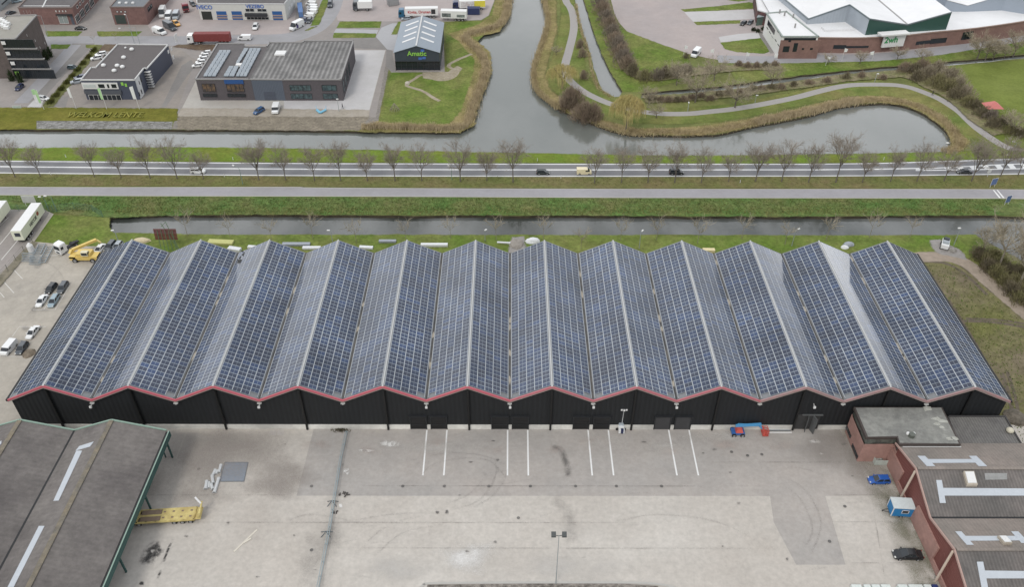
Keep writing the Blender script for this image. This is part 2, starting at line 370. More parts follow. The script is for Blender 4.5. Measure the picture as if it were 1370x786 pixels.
# ------------------------------------------------------------------ water bodies (pixel outlines at the water line)
def ext(l): return [tuple(p) for p in l]
river = ([(-160,171.5),(0,172),(49,173),(184,173),(231,173.5),(373,174),(480,175.5),(555,176.5),(590,177),(608,176),(621.5,173.5),(629.6,165),(631.7,158),(635.8,141),(646,112.4),(651,101),(654,90),(652,71.5),(641,60),(627.6,49),(640,44),(664.4,39.9),(674,33),(678.7,25),(680.7,0),(680,-30),
          (720,-30),(726.6,0),(733,20),(734.7,34.7),(730.7,49),(722.5,71.5),(716,92),(715.3,104),(718,118),(726.8,130),(749,146.4),(770,156),(796,165.8),(818,175),(841.2,179.5),(870,181),(894,181.3),(915,181.6),(936.8,181),(955,180),(973.6,177),(995,172),(1016.5,167.8),(1035,164.5),(1053,160.7),(1090,152.5),(1122,143.5),(1151,139),(1178,137.6),(1197,138.5),(1212.6,142.3),(1226,147),(1237,152.5),(1252,163),(1265.8,175),(1271,181),(1274,189),(1272,195.4),(1261.7,203.6),
          (1150,206),(1090,206.6),(1040,207.4),(970,208.7),(900,208.5),(777,206.8),(740,206),(640,204),(555,202.5),(510,201.5),(400,199),(300,198),(230,197.4),(150,198.5),(80,199.5),(0,200),(-160,200)])
canal = ([(146,293),(152,289.5),(170,288),(230,287.7),(340,287.8),(460,288),(600,288.4),(740,288.6),(900,289.6),(1060,289.8),(1190,288.6),(1325,288),(1390,291),(1460,330),(1480,420),(1420,400),(1385,362),(1358,345),(1338,333),(1318,322),(1306.6,313.8),(1247,315),(1180,315.3),(1060,315.2),(900,314.8),(740,314.3),(600,314.2),(460,314.2),(340,314.2),(230,314),(150,311.5),(146,305)])
ditch = [(766,-25),(769.5,0),(774,20),(779.7,40.9),(786,60),(790,71.5),(796,98),(800,110),(807,121),(820.6,129.8),(829,128.5),(832.8,122.6),(826,112),(820.6,102),(812,86),(806.3,73.6),(796,47),(788,22),(781.8,0),(776,-25)]
brook = [(858,124.5),(900,120.5),(981.8,113.5),(1043,104.5),(1100,97.5),(1180,90),(1263.7,83),(1370,73),(1440,66),(1440,72),(1370,78),(1265,87.6),(1180,95.5),(1120,103.5),(1045,110.3),(985,119),(900,128),(858,131)]
def wiggle(poly, amp=.35, step=4.0):
    P = [at(*p).to_2d() for p in poly]; o = []
    for i in range(len(P)):
        a, b = P[i], P[(i+1) % len(P)]; n = max(1, int((b-a).length/step))
        for k in range(n):
            q = a.lerp(b, k/n); o.append((q.x+random.uniform(-amp, amp), q.y+random.uniform(-amp, amp)))
    return o
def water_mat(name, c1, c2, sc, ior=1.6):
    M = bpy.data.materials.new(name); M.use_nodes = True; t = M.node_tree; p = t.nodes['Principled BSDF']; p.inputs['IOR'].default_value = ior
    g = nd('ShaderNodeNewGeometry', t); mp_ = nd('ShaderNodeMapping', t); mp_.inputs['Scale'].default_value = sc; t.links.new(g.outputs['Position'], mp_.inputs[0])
    n = nd('ShaderNodeTexNoise', t); n.inputs['Scale'].default_value = 1; n.inputs['Detail'].default_value = 5; t.links.new(mp_.outputs[0], n.inputs['Vector'])      # silt and wind lanes; in the canal the streaks paint reflections into the colour
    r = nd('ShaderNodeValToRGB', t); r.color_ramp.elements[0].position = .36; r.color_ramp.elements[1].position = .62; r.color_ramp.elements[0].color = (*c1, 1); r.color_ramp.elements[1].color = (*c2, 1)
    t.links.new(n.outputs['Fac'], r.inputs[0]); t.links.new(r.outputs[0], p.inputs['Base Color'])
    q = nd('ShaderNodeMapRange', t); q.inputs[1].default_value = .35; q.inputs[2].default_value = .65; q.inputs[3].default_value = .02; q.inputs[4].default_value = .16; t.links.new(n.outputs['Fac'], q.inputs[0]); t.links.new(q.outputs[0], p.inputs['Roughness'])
    wn = nd('ShaderNodeTexNoise', t); wn.inputs['Scale'].default_value = .9; wn.inputs['Detail'].default_value = 4
    wm = nd('ShaderNodeMapping', t); wm.inputs['Scale'].default_value = (.5, 1.2, 1); t.links.new(g.outputs['Position'], wm.inputs[0]); t.links.new(wm.outputs[0], wn.inputs['Vector'])
    b_ = nd('ShaderNodeBump', t); b_.inputs['Distance'].default_value = .035; b_.inputs['Strength'].default_value = .6
    t.links.new(wn.outputs['Fac'], b_.inputs['Height']); t.links.new(b_.outputs[0], p.inputs['Normal']); return M
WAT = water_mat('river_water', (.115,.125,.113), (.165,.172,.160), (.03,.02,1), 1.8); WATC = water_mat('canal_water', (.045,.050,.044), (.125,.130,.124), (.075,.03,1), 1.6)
WPOLY = [wiggle(q) for q in (river, canal, ditch, brook)]
def inside(x, y, P):
    c = False; n = len(P); j = n-1
    for i in range(n):
        if (P[i][1] > y) != (P[j][1] > y) and x < (P[j][0]-P[i][0])*(y-P[i][1])/(P[j][1]-P[i][1])+P[i][0]: c = not c
        j = i
    return c
verts = [Vector(v) for v in ((-2500,-400),(2500,-400),(2500,4500),(-2500,4500))]; edges = [(0,1),(1,2),(2,3),(3,0)]
for P in WPOLY:
    k = len(verts); verts += [Vector(q) for q in P]; edges += [(k+i, k+(i+1) % len(P)) for i in range(len(P))]
V, E_, Fc_, _, _, _ = delaunay_2d_cdt(verts, edges, [], 1, 1e-4)
b = MB(); fs = []
for f in Fc_:
    cx = sum(V[i].x for i in f)/3; cy = sum(V[i].y for i in f)/3
    if any(inside(cx, cy, P) for P in WPOLY): continue
    fs.append(tuple(f))
b.add([(v.x, v.y, 0) for v in V], fs); o = b.build('ground', GRASS); o['kind'] = 'structure'
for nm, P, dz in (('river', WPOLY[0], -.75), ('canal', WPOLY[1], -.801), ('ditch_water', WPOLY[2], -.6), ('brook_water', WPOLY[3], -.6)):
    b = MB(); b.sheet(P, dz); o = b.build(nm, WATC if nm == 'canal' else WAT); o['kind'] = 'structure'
b = MB()
for P in WPOLY:
    k = len(b.v); n = len(P)
    b.add([(q[0], q[1], 0) for q in P] + [(q[0], q[1], -1.6) for q in P], [(i, (i+1) % n, n+(i+1) % n, n+i) for i in range(n)])
o = b.build('water_bank', SOIL); o['kind'] = 'structure'
# ------------------------------------------------------------------ ground covers, far to near
ground('industrial_ground', [(-260,-60),(650,-60),(662,0),(654,20.4),(644,26.6),(593,28.8),(595,96),(523,97),(523,88),(516,88),(514,100),(503,157),(235,156),(239,146),(-260,143.5)], PAVE)
ground('container_yard', [(445,-60),(655,-60),(661,0),(653,20.4),(643,26),(470,29),(452,27),(446,10)], PINK)
ground('truck_forecourt', [(195,-40),(392,-60),(402,0),(398,12),(392,34),(385,46),(250,46),(240,52),(205,46),(196,30)], PINK)
ground('bank_verge', [(503,157),(514,100),(519,70),(525,66),(505,164),(480,174),(230,172.5),(236,156)], GRAVEL)
ground('gravel_bank', [(240,154),(494,155.5),(480,174.5),(238,173)], natural(mat('bank_gravel', (140,131,115), .95, .3, .3, (120,112,98), .5, bump=.1, fine=.3), 1.8))
ground('river_meadow', [(524,97),(520,110),(508,163),(560,170),(600,171),(620,160),(640,110),(645,85),(632,60),(655,40),(668,25),(672,0),(663,0),(655,22),(645,28),(597,30),(598,97)], LAWN)
ground('dry_river_edge', [(505,163),(560,167),(602,166),(618,150),(634,100),(636,80),(615,55),(600,45),(640,33),(660,20),(668,-30),(683,-30),(681,20),(667,42),(632,50),(655,70),(657,95),(638,142),(633,168),(615,177),(480,176)], DRY)
ground('foot_worn_patch', [(566,97),(600,96),(612,88),(618,92),(606,104),(585,107),(566,104)], SANDY)
strip('worn_path', [(631,72),(612,80),(600,88),(612,96),(603,105),(585,107),(566,100),(554,106),(544,114),(566,122),(580,131),(588,135)], 1.1, SANDY)
road_c = [(40,53.5),(100,54.5),(180,54.5),(245,54.5),(330,53),(380,51),(405,45),(424,34),(437,18),(444,0),(450,-30)]
strip('industrial_road', road_c, 9.0, mat('service_road', (158,157,160), .85, .06, .1, (150,149,150), .5, fine=.04))
strip('side_street', [(112,58),(82,88),(50,122),(20,150)][:3]+[(36,137)], 8.0, PAVED)
strip('side_street', [(100,60),(60,104),(28,138)], 4.5, mat('service_road', (158,157,160)))
ground('road_apron', [(455,48),(520,50),(530,96),(523,96),(516,88),(517,66),(462,64)], PAVED)
ground('delivery_apron', [(525,31),(534,31),(528,68),(518,66),(503,49),(510,37)], mat('apron_concrete', (170,170,172), .85, .06, .2, fine=.04))
strip('approach_road', [(448,41),(505,42.5)], 4.0, mat('apron_concrete', (170,170,172)))
ground('office_forecourt', [(68,142),(112,96),(140,62),(236,62),(262,80),(238,144)], mat('forecourt_paving', (150,142,134), .88, .1, .1, (142,136,130), .5, fine=.07))
ground('forecourt_bays', [(222,143),(252,100),(262,88),(256,80),(249,84),(243,88),(238,98),(216,143)], PAVED)
ground('forecourt_bays', [(68,142),(82,129),(92,129),(88,143)], PAVED)
ground('pale_plot', [(240,152),(262,108),(477,67),(516,67),(493,154)], mat('plot_concrete', (184,181,174), .85, .06, .1, (176,170,162), .5, fine=.05))
ground('pale_plot', [(468,67),(515.5,67),(494,147),(380,147),(380,134)], PALE)
ground('gravel_plot_edge', [(243,145),(380,146),(494,147.5),(493,156),(238,155)], natural(mat('plot_gravel', (168,160,148), .92, .12, .3, (158,150,136), .5, fine=.12), 1.8))
ground('entrance_square', [(36,143.5),(45,134),(58,134),(55,143.5)], PALE)
# lawns and strips
ground('lawn', [(-200,145),(55,144.3),(237,145.6),(236,161),(231,161.8),(49,161.7),(48,173),(-200,172)], natural(mat('golden_lawn', (104,106,44), .95, .3, .1, (122,118,56), .5, bump=.1, spec=.1, fine=.22), 1.8))
for q in ([(61,41.5),(110,42),(104,48),(64,48.3)], [(130,42),(190,42),(183,48),(133,48.3)], [(68,59.5),(94,59.5),(90,65),(70,65)], [(115,60),(137,60),(134,64),(116,64)],
          [(440.5,0),(426,33),(416,34.5),(432,0),(436,-20),(446,-20)], [(418,36),(424,35),(412,40.5),(408,41)],
          [(455,28.6),(510,28.6),(508,36.8),(451,37)], [(447,44),(503,44.8),(502,50),(446,50.5)], [(534,28.6),(537,31),(530,46),(524,46)]):
    ground('grass_strip', q, LAWN)
ground('hedge_bed', [(130,60),(136,62),(70,143),(56,143.5),(60,139)], natural(mat('hedge_bed_grass', (92,98,48), .95, .3, .2, (108,108,60), .5, bump=.2, fine=.3), 1.8))
ground('soil_bed', [(232,62),(240,59.8),(292,60),(290,68),(262,66.5)], natural(mat('brown_soil', (96,78,64), .95, .3, .4, (110,96,76), .5, fine=.3), 1.8))
ground('soil_bed', [(140,59.3),(156,59.3),(146,68.5),(133,68)], mat('brown_soil', (96,78,64)))
ground('stone_bank', [(49,161.8),(165,162.3),(231,163),(230,173),(49,172.6)], mat('stone_bank', (150,149,146), .9, .5, .5, (112,110,104), .5, bump=.3, fine=.45))
# right side
ground('logistics_forecourt', [(815,-60),(817.5,0),(822,18),(828,30),(839,42),(862,52),(884,59),(914.6,70.5),(948,78),(980,83),(1015,84.3),(1049,83.6),(1104,82),(1171.7,80.7),(1222.8,75.8),(1263.7,71.5),(1304.6,64.4),(1370,54),(1450,40),(1450,-60)], PINK)
strip('service_lane', [(960,78.8),(1010,80),(1060,79.6),(1110,78.2),(1172,76.6),(1225,72.3),(1268,67),(1310,60),(1370,49),(1430,38)], 6.4, mat('lane_asphalt', (156,155,157), .85, .06, .1, fine=.04))
KERB = mat('kerb_concrete', (182,180,174), .85, .08, .8)
ground('driveway', [E(75,78),E(545,62),E(558,122),E(135,142)], PALE)
ground('driveway', [E(300,242),E(430,222),E(560,212),E(576,250),E(315,276)], PALE)
for q in ([E(55,62),E(300,40),E(500,14),E(535,20),E(540,55),E(300,68),E(80,75)], [E(138,143),E(445,134),E(440,152),E(160,163)], [E(315,280),E(575,250),E(612,300),E(635,335),E(600,350),E(420,340),E(345,322)], [E(360,0),E(520,-30),E(560,-10),E(430,8)]):
    ground('grass_strip', q, LAWN)
ground('paved_edge', [E(575,250),E(560,212),E(600,205),E(700,340),E(640,350),E(612,300)], PAVED)
ground('slope_lawn', [D(400,-60),D(480,-60),D(560,110),D(660,200),D(900,290),D(1060,345),D(1080,400),D(1050,520),D(780,600),D(655,600),D(590,500),D(520,360),D(470,230),D(410,20)], LAWN)
ground('lane_verge', [(975,84.8),(1049,85.2),(1104,83.6),(1171.7,82.4),(1222.8,77.6),(1263.7,73.2),(1304.6,66.2),(1370,56),(1430,44),(1430,60),(1370,71),(1263,81),(1180,89),(1043,103.3),(985,112)], LAWN)
ground('meadow', [(1265,90),(1370,80.5),(1440,74),(1500,130),(1480,260),(1400,215),(1372,200),(1330,185),(1300,150),(1285,128),(1262,102)], natural(mat('meadow_grass', (108,120,56), .95, .2, .03, (122,132,70), .5, bump=.1, spec=.1, fine=.15), 1.8))
ground('park_lawn', [(748,-20),(752,20),(745,60),(735,90),(734,110),(745,125),(780,145),(850,165),(905,166),(960,163),(1020,152),(1090,137),(1140,128),(1190,128),(1235,140),(1270,160),(1292,185),(1310,205),(1350,205),(1320,180),(1275,142),(1238,120),(1190,110),(1130,108),(1060,124),(980,140),(900,145),(830,138),(800,125),(785,100),(778,60),(770,20),(766,-20)], natural(mat('park_grass', (104,118,60), .95, .3, .05, (130,124,78), .55, bump=.12, spec=.12, fine=.25), 1.8))
ground('dry_shore', [(722,-30),(742,-30),(744,40),(734,75),(728,100),(735,120),(760,140),(800,160),(850,172),(900,172),(950,168),(1010,158),(1060,148),(1110,135),(1150,129),(1190,129),(1222,137),(1255,157),(1285,180),(1298,190),(1285,200),(1262,206),
       (1275,192),(1267,174),(1237,151.5),(1212,141.5),(1178,136.6),(1151,138),(1122,142.5),(1053,159.7),(1016,166.8),(973,176),(936,180.2),(894,180.4),(841,178.5),(796,165),(749,145.8),(726,129.5),(715,110),(714.5,98),(722,71.5),(730,49),(734,34.7),(732,20),(726,0)], DRY)
strip('foot_path', [(755,-25),(757,0),(763,10),(767,22),(767.4,40.9),(761.3,67.4),(756.2,87.9),(759.3,104),(777.7,120.6),(800,132.5),(822.6,141),(853,148.5),(884,152.3),(920.7,152.3),(950,149.5),(981.8,146),(1023,139),(1063.5,130.8),(1095,122.5),(1124.8,115.8),(1151,113.4),(1192,113.6),(1214,116.5),(1233,122.6),(1253.5,131),(1267.8,139),(1284,150),(1294.4,160),(1308.7,173),(1335,191.3),(1352,199),(1372,203.6),(1420,208)], 2.9, mat('path_asphalt', (160,156,152), .9, .06, .3, fine=.05))
# main road
def road(name, top, bot, m_, z=None): return ground(name, smooth_line(top)+smooth_line(bot)[::-1], m_, z)
RT = [(-160,214.5),(0,214.8),(250,217),(460,218.3),(700,218.9),(900,219),(1090,219),(1180,217.8),(1274,214.8),(1370,211.5),(1440,208)]
RB = [(-160,232),(0,232.4),(250,235),(460,236.4),(700,236.9),(900,236.9),(1090,236.6),(1180,236.2),(1274,235.2),(1370,233.9),(1440,232.5)]
road('verge', [(x,y-.9) for x,y in RB], [(-160,248.5),(300,249),(700,252),(1000,252),(1200,252.5),(1440,254)], VERGE)
road('canal_bank', [(-160,262),(0,261.5),(500,264),(900,266),(1335,266),(1440,269)], [(-160,283),(60,284),(146,291),(300,287),(700,288),(1060,289.3),(1325,287.6),(1440,290)], BANK)
road('river_verge', [(-160,200.5),(230,198),(510,202),(777,207.2),(970,209),(1261,204.4),(1440,200)], [(-160,214),(250,216),(700,218),(1090,218),(1274,214),(1440,207)], natural(mat('river_verge_grass', (106,130,50), .95, .25, .1, (116,124,56), .5, bump=.1, spec=.12, fine=.25), 1.8))
road('main_road', RT, RB, ASPH)
def interp(l, x):
    for (x0, y0), (x1, y1) in zip(l, l[1:]):
        if x0 <= x <= x1: return y0+(y1-y0)*(x-x0)/(x1-x0)
    return l[-1][1]
xs = list(range(-150, 1441, 30))
def line_on_road(name, f, w0, x0=-150, x1=1440, m_=PAINT):
    strip(name, [(x, interp(RT, x)*(1-f)+interp(RB, x)*f) for x in xs if x0 <= x <= x1], w0, m_, smooth=False)
line_on_road('road_marking', .06, .35); line_on_road('road_marking', .955, .35)
line_on_road('road_marking', .462, .26, x1=1230); line_on_road('road_marking', .50, .26, x1=1230)
line_on_road('wheel_track', .24, 1.5, m_=mat('wheel_track', (124,124,126), .8, .05, .2)); line_on_road('wheel_track', .74, 1.5, m_=mat('wheel_track', (124,124,126)))
ground('road_marking', [(1225,226.3),(1270,223.8),(1330,220.5),(1440,216),(1440,217),(1330,221.6),(1270,224.9),(1225,227.4)], PAINT)
ground('road_marking', [(1225,227.8),(1270,227.4),(1330,226.2),(1440,224),(1440,225.2),(1330,227.4),(1270,228.5),(1225,229)], PAINT)
for k in range(8):
    x = 1262+k*17; y0 = interp([(1225,226.6),(1270,224.2),(1330,221),(1440,216.3)], x); y1 = interp([(1225,228),(1270,227.6),(1330,226.6),(1440,224.2)], x)
    ground('road_marking', [(x,y0),(x+8,y0-.3),(x+13,y1),(x+5,y1)], PAINT)
road('field_road', [(-160,249.5),(0,250.2),(60,250.6),(170,250.8),(390,250.4),(420,251.3),(650,252.6),(900,253.2),(1335,253.6),(1440,256.5)], [(-160,261),(0,261.6),(170,262.8),(500,263.6),(740,264.8),(900,265.4),(1335,266.3),(1380,268.8),(1440,270)], EDGE)
road('field_road_surface', [(-160,250.1),(0,250.8),(60,251.1),(170,251.3),(390,251.1),(420,251.9),(650,253.1),(900,253.7),(1335,254.2),(1440,257)], [(-160,260.2),(0,260.8),(170,262),(500,262.8),(740,264),(900,264.6),(1335,265.5),(1380,268),(1440,269)], TRACK)
for x in (1328, 1333): ground('road_marking', [(x,254.6),(x+1.8,254.6),(x+11,265.4),(x+8.6,265.4)], PAINT)
# bright grass strip behind the warehouse, muddy field, track
ground('canal_side_lawn', [(60,288),(146,292),(146,305),(150,312.5),(300,315),(740,315.5),(1247,316),(1306,314.8),(1318,323),(1300,345),(1250,343),(1228,348),(1226,420),(800,420),(300,420),(170,335),(47,326)], LAWN)
ground('muddy_field', [(1222,352),(1250,351),(1275,352),(1300,368),(1330,395),(1372,432),(1430,480),(1520,640),(1500,700),(1370,610),(1345,560)], MUD)
for q in ([(1237,350),(1268,354),(1296,372),(1320,395)], [(1285,430),(1330,432),(1380,440)], [(1262,405),(1290,450),(1318,500)], [(1340,500),(1352,540),(1362,600)]):
    strip('wheel_rut', q, .9, mat('rut_mud', (102,92,78), .9, .25, .3, fine=.2))
    strip('wheel_rut', [(a+7, b-3) for a, b in q], .7, mat('rut_mud', (102,92,78)))
strip('dirt_track', [(1218,349),(1240,346.5),(1268,346),(1294,354.5),(1325,380),(1348,400),(1372,421),(1420,462),(1480,520)], 2.3, DIRT)
strip('dirt_track', [(1218,347),(1240,344.5),(1268,345),(1294,354.5),(1325,380),(1348,400),(1372,421),(1420,462)], 3.6, DIRT)
ground('gravel_pad', [F3(755,305),F3(815,300),F3(960,385),F3(985,425),F3(860,400),F3(800,385)], natural(mat('pad_gravel', (150,146,142), .9, .15, .5, fine=.15), 1.8))
ground('gravel_heap_base', [C3(1110,285),C3(1170,285),C3(1185,330),C3(1170,385),C3(1080,385)], mat('pad_gravel', (150,146,142)))
# parking on the left and the yard
ground('parking_lot', [(-300,280),(60,281.5),(72,287),(46,324),(110,330),(175,331),(150,400),(100,560),(-60,700),(-500,1000)], LOT)
ground('trailer_park', [(-300,280),(60,281),(66,286),(40,326),(0,370),(-120,500),(-500,700)], mat('trailer_park_asphalt', (158,151,146), .88, .1, .08, (148,142,137), .5, fine=.07))
ground('yard', [(60,560),(1240,560),(1420,575),(1700,900),(1500,1480),(-500,1480),(-500,900),(-60,700)], YARD)
ground('yard_asphalt_band', [(421,570),(1120,570),(1160,640),(1185,664),(1104,665),(1131,757),(1065,757),(1035,700),(1030,665),(397,664.5)], YARD2)
for (a, b_) in (((571.2,576.5),(565.8,637.2)),((598,576.5),(593.8,637.2)),((679.2,576.5),(678.9,637.4)),((706,576.5),(706.8,637.4)),((786.7,576.5),(792.3,637.4)),((813.8,576.5),(820.9,637.4)),((894.5,576.5),(905.7,637.4)),((921.7,576.5),(934.3,637.4))):
    strip('bay_line', [a, b_], .28, PAINT)
for q in ([(0,426),(24,352)][:0],[(17.5,360.5),(30.5,374)],[(4.5,377),(19,393)],[(0,392),(6,399)]):
    if q: strip('bay_line', q, .14, FADED)
for q in ([(0,302.5),(11.5,291.5)], [(0,328),(14,311)], [(2,348.5),(25,321)], [(48,342.5),(78,342.5)]): strip('bay_line', q, .2, FADED)
for q in ([F_ for F_ in ()],):
    pass
for q in ([(44,415.5),(74,415.5),(94,382)], [(59,415),(64,407)], [(17,451),(26,438),(62,438)], [(0,478),(40,478)]): strip('bay_line', q, .13, FADED, smooth=False)
for q in ([(300,200),(0,0)],): pass
PL = mat('concrete_plate', (190,184,178), .88, .1, .4)
ground('concrete_plate', [(361.5,576),(370,576),(369.5,583.5),(360.5,583.5)], PL)
ground('concrete_plate', [(371.5,576),(380.5,576),(380,583.5),(370.8,583.5)], PL)
ground('concrete_plate', [(232,580),(248.5,580),(236,612),(220,615)], mat('plate_seam', (182,176,168), .9, .1, .4))
ground('concrete_plate', [(250.5,580),(268,580),(252,614.5),(237,614.5)], mat('plate_seam', (182,176,168)))
OIL = soft_mat('oil_stain_soft', (70,69,68), .95, 1.4, .35, .5); SM2 = soft_mat('dark_smear', (110,107,104), .75, .6, .3, .6)
TYRE = soft_mat('tyre_mark_soft', (126,122,119), .17, .3, .25, .6); DAMP = soft_mat('damp_soft', (150,147,143), .35, .12, .3, .6)
PALES = soft_mat('pale_soft', (226,224,220), .8, .25, .3, .6); WHSP = soft_mat('white_spill', (232,230,226), .9, 1.2, .4, .55)
soft_strip('oil_stain', [(194,758),(200,745),(206,735),(216,731)], 3.0, OIL); soft_strip('oil_stain', [(204,750),(210,740),(216,734)], 2.2, OIL)
soft_strip('oil_stain', [(219,754),(222,745),(231,722)], .6, OIL); soft_strip('oil_stain', [(212,776),(215,764)], .6, OIL); soft_blob('oil_stain', 190, 782, 9, 6, OIL)
soft_strip('oil_stain', [(737,600),(748,602),(754,610),(757,622),(760,632),(762,640)], 1.7, SM2)
soft_strip('damp_mark', [(742,664),(746,676),(760,684),(762,696),(763,712),(768,728)], 3.0, DAMP)
def skid(px, w_=.55): soft_strip('tyre_mark', px, w_, TYRE)
skid([(563,640),(575,625),(600,617),(630,614),(655,618),(668,630),(676,640)]); skid([(540,621),(575,611),(610,607),(650,612),(680,625)])
skid([(606,683),(635,674),(655,655),(664,632),(662,618)]); skid([(625,684),(655,668),(672,648),(679,630)]); skid([(596,676),(625,664),(645,645),(652,630)])
skid([(470,750),(500,718),(530,700),(570,690)]); skid([(495,752),(520,728),(545,712),(600,702)]); skid([(465,700),(520,690),(600,686)])
skid([(1050,640),(1075,655),(1092,680),(1098,705),(1088,735),(1070,760)]); skid([(1040,645),(1066,664),(1082,690),(1086,715),(1075,735)]); skid([(380,700),(420,690),(500,705)]); skid([(820,700),(880,690),(960,700),(1020,730)])
skid([(40,350),(60,352),(75,360),(90,380)]); skid([(10,440),(40,420),(70,370),(90,350)])
for q in ((425,755,60,90),(445,720,30,60)): soft_blob('damp_patch', *q, DAMP, .3)
for q in ((628,748,110,50),(760,760,240,50),(590,600,160,20),(300,590,110,24),(960,585,120,20),(870,600,120,18),(540,760,120,44),(800,590,90,20)): soft_blob('pale_blotch', *q, PALES if q[0] == 628 else soft_mat('pale_soft2', (206,202,196), .6, .15, .35, .65), .3)  # soft-edged blotches, paler than the yard around them
for q in ((489,604.5,26,5),(463,633,10,12),(1099,608.5,6,4),(1090,592,18,6),(521,595,30,10),(456,678,6,7)): soft_blob('pale_spill', *q, WHSP)
for k in range(9): soft_blob('tarmac_blotch', 440+k*75+random.uniform(-20,20), 590+random.uniform(0,18), 46, 16, soft_mat('pink_soft', (196,182,174), .5, .25, .4, .65), .3)
for x, y in ((417,652),(539,652),(594.5,652),(654,652),(709.5,652),(770,652),(824.5,652),(885,652),(978.5,606),(1000,611),(1019,609.5),(417,737.5),(693.5,694.5),(1130,679),(1109.5,726),(266,629)):
    q = at(x, y); b = MB(); b.tube((q.x,q.y,.30),(q.x,q.y,.32),.32,n=10); b = MB(); b.sheet([(q.x+.3*math.cos(a*.785), q.y+.3*math.sin(a*.785)) for a in range(8)], LAYER[0]+.01)
    b.build('drain_cover', STAIN)['kind'] = 'structure'
LAYER[0] += .02
strip('yard_kerb', [(560,790),(567,784.5),(580,782.2),(700,781.3),(830,781.3),(870,782.5),(900,787),(915,795)], .35, KERB)
ground('stone_bed', [(572,784.5),(700,782.8),(830,782.8),(880,786),(905,830),(560,830)], mat('stone_bed', (150,142,134), .95, .5, 1.2, (90,84,78), .5, fine=.4))

EDGES = soft_mat('mossy_edge_soft', (132,130,112), .75, .35, .25, .6)
soft_strip('yard_edge', [(1130,575),(1150,620),(1176,650),(1200,690),(1224,740),(1246,790),(1262,830)], 7, EDGES, False); soft_strip('yard_edge', [(1150,618),(1178,630),(1194,645),(1206,670),(1228,720),(1252,780)], 3.5, EDGES, False)
WORN = soft_mat('worn_soft', (160,152,145), .6, .08, .25, .6)
for q in ((300,615,230,90),(250,650,160,70),(365,640,120,60),(1165,615,90,80),(1120,600,120,60)): soft_blob('worn_patch', *q, WORN, .45)
JOINT = mat('slab_joint', (150,146,140), .9, .1, .5)
JS = soft_mat('joint_line', (120,116,111), .5, .2, .3, .6)
for (a, b_) in (((405,651.5),(1035,652)),((200,700.5),(900,701)),((440,735),(1050,735.5)),((150,664),(397,664)),((930,620),(1150,620)),((1105,664),(1190,664)),((1110,700),(1215,700)),((1165,664),(1185,786)),((1135,755),(1240,755))): soft_strip('slab_joint', [a, ((a[0]+b_[0])/2, (a[1]+b_[1])/2), b_], .22, JS)
for k in range(16): x = random.uniform(250, 1150); y = random.uniform(590, 775); soft_strip('yard_scratch', [(x,y),(x+random.uniform(8,26),y+random.uniform(-4,4)),(x+random.uniform(30,60),y+random.uniform(-10,10))], .35, TYRE)
for k in range(26): soft_blob('small_stain', random.uniform(240,1150), random.uniform(585,780), random.uniform(3,9), random.uniform(2,5), SM2)
for k in range(10): soft_blob('parking_stain', random.uniform(20,110), random.uniform(350,470), random.uniform(6,20), random.uniform(4,9), DAMP)
# ------------------------------------------------------------------ the solar warehouse
BAY, YF, LEN, HR, HV = 15.32, 106.34, 45.62, 11.81, 8.22
NB = 12
BLACK = mat('black_cladding', (22,25,28), .7, .08, .2, stripes=(0,.9,.03,.2))
BLACKS = mat('black_side_cladding', (22,25,28), .55, .08, .2, stripes=(1,.9,.03,.10))
DARKM = mat('black_steel', (16,17,18), .5, .05, 1)
RIBROOF = mat('grey_sheet_roof', (128,130,132), .6, .1, .2, stripes=(1,.35,.02,.06))
PLINTH = mat('concrete_plinth', (232,230,222), .88, .1, .12, (186,184,178), .5, fine=.06)
RED = mat('red_fascia', (192,96,108), .5, .07, .6); RED2 = mat('sun_bleached_fascia', (184,108,116), .55, .1, .5); PALERED = mat('faded_red_fascia', (172,130,130), .6, .1, .4, (150,132,130), .5)
SILL = mat('fascia_flashing', (150,138,132), .6, .1, .5)
CAP = mat('ridge_cap', (188,189,188), .6, .1, .6); GUT = mat('gutter_metal', (58,58,58), .7, .3, .35, (96,92,86), .5)
WHM = mat('white_metal', (226,226,224), .5, .05, 1)
# solar glass: dark cells with pale frame and centre seam, from the panel's own UV
SOL = bpy.data.materials.new('solar_glass'); SOL.use_nodes = True; t = SOL.node_tree; p = t.nodes['Principled BSDF']
uvn = nd('ShaderNodeUVMap', t); sx = nd('ShaderNodeSeparateXYZ', t); t.links.new(uvn.outputs[0], sx.inputs[0])
def mth(op, a, b=None):
    n = nd('ShaderNodeMath', t, operation=op)
    for i, q in enumerate((a, b)):
        if q is None: continue
        if isinstance(q, (int, float)): n.inputs[i].default_value = q
        else: t.links.new(q, n.inputs[i])
    return n.outputs[0]
fu = mth('FRACT', sx.outputs[0]); fv = mth('FRACT', sx.outputs[1])
du = mth('MINIMUM', fu, mth('SUBTRACT', 1.0, fu)); dv = mth('MINIMUM', fv, mth('SUBTRACT', 1.0, fv))
dc = mth('ABSOLUTE', mth('SUBTRACT', fu, .5))
fr = mth('MAXIMUM', mth('MAXIMUM', mth('LESS_THAN', du, .022), mth('LESS_THAN', dv, .042)), mth('MULTIPLY', mth('LESS_THAN', dc, .016), .7))
wnz = nd('ShaderNodeTexWhiteNoise', t, noise_dimensions='2D'); fl = nd('ShaderNodeVectorMath', t, operation='FLOOR'); t.links.new(uvn.outputs[0], fl.inputs[0]); t.links.new(fl.outputs[0], wnz.inputs['Vector'])
rc = nd('ShaderNodeValToRGB', t); el = rc.color_ramp.elements
el[0].position = 0; el[0].color = (.030,.040,.070,1); el[1].position = 1; el[1].color = (.034,.058,.125,1)
e_ = el.new(.35); e_.color = (.034,.042,.066,1); e_ = el.new(.7); e_.color = (.028,.044,.084,1); e_ = el.new(.93); e_.color = (.036,.054,.104,1)
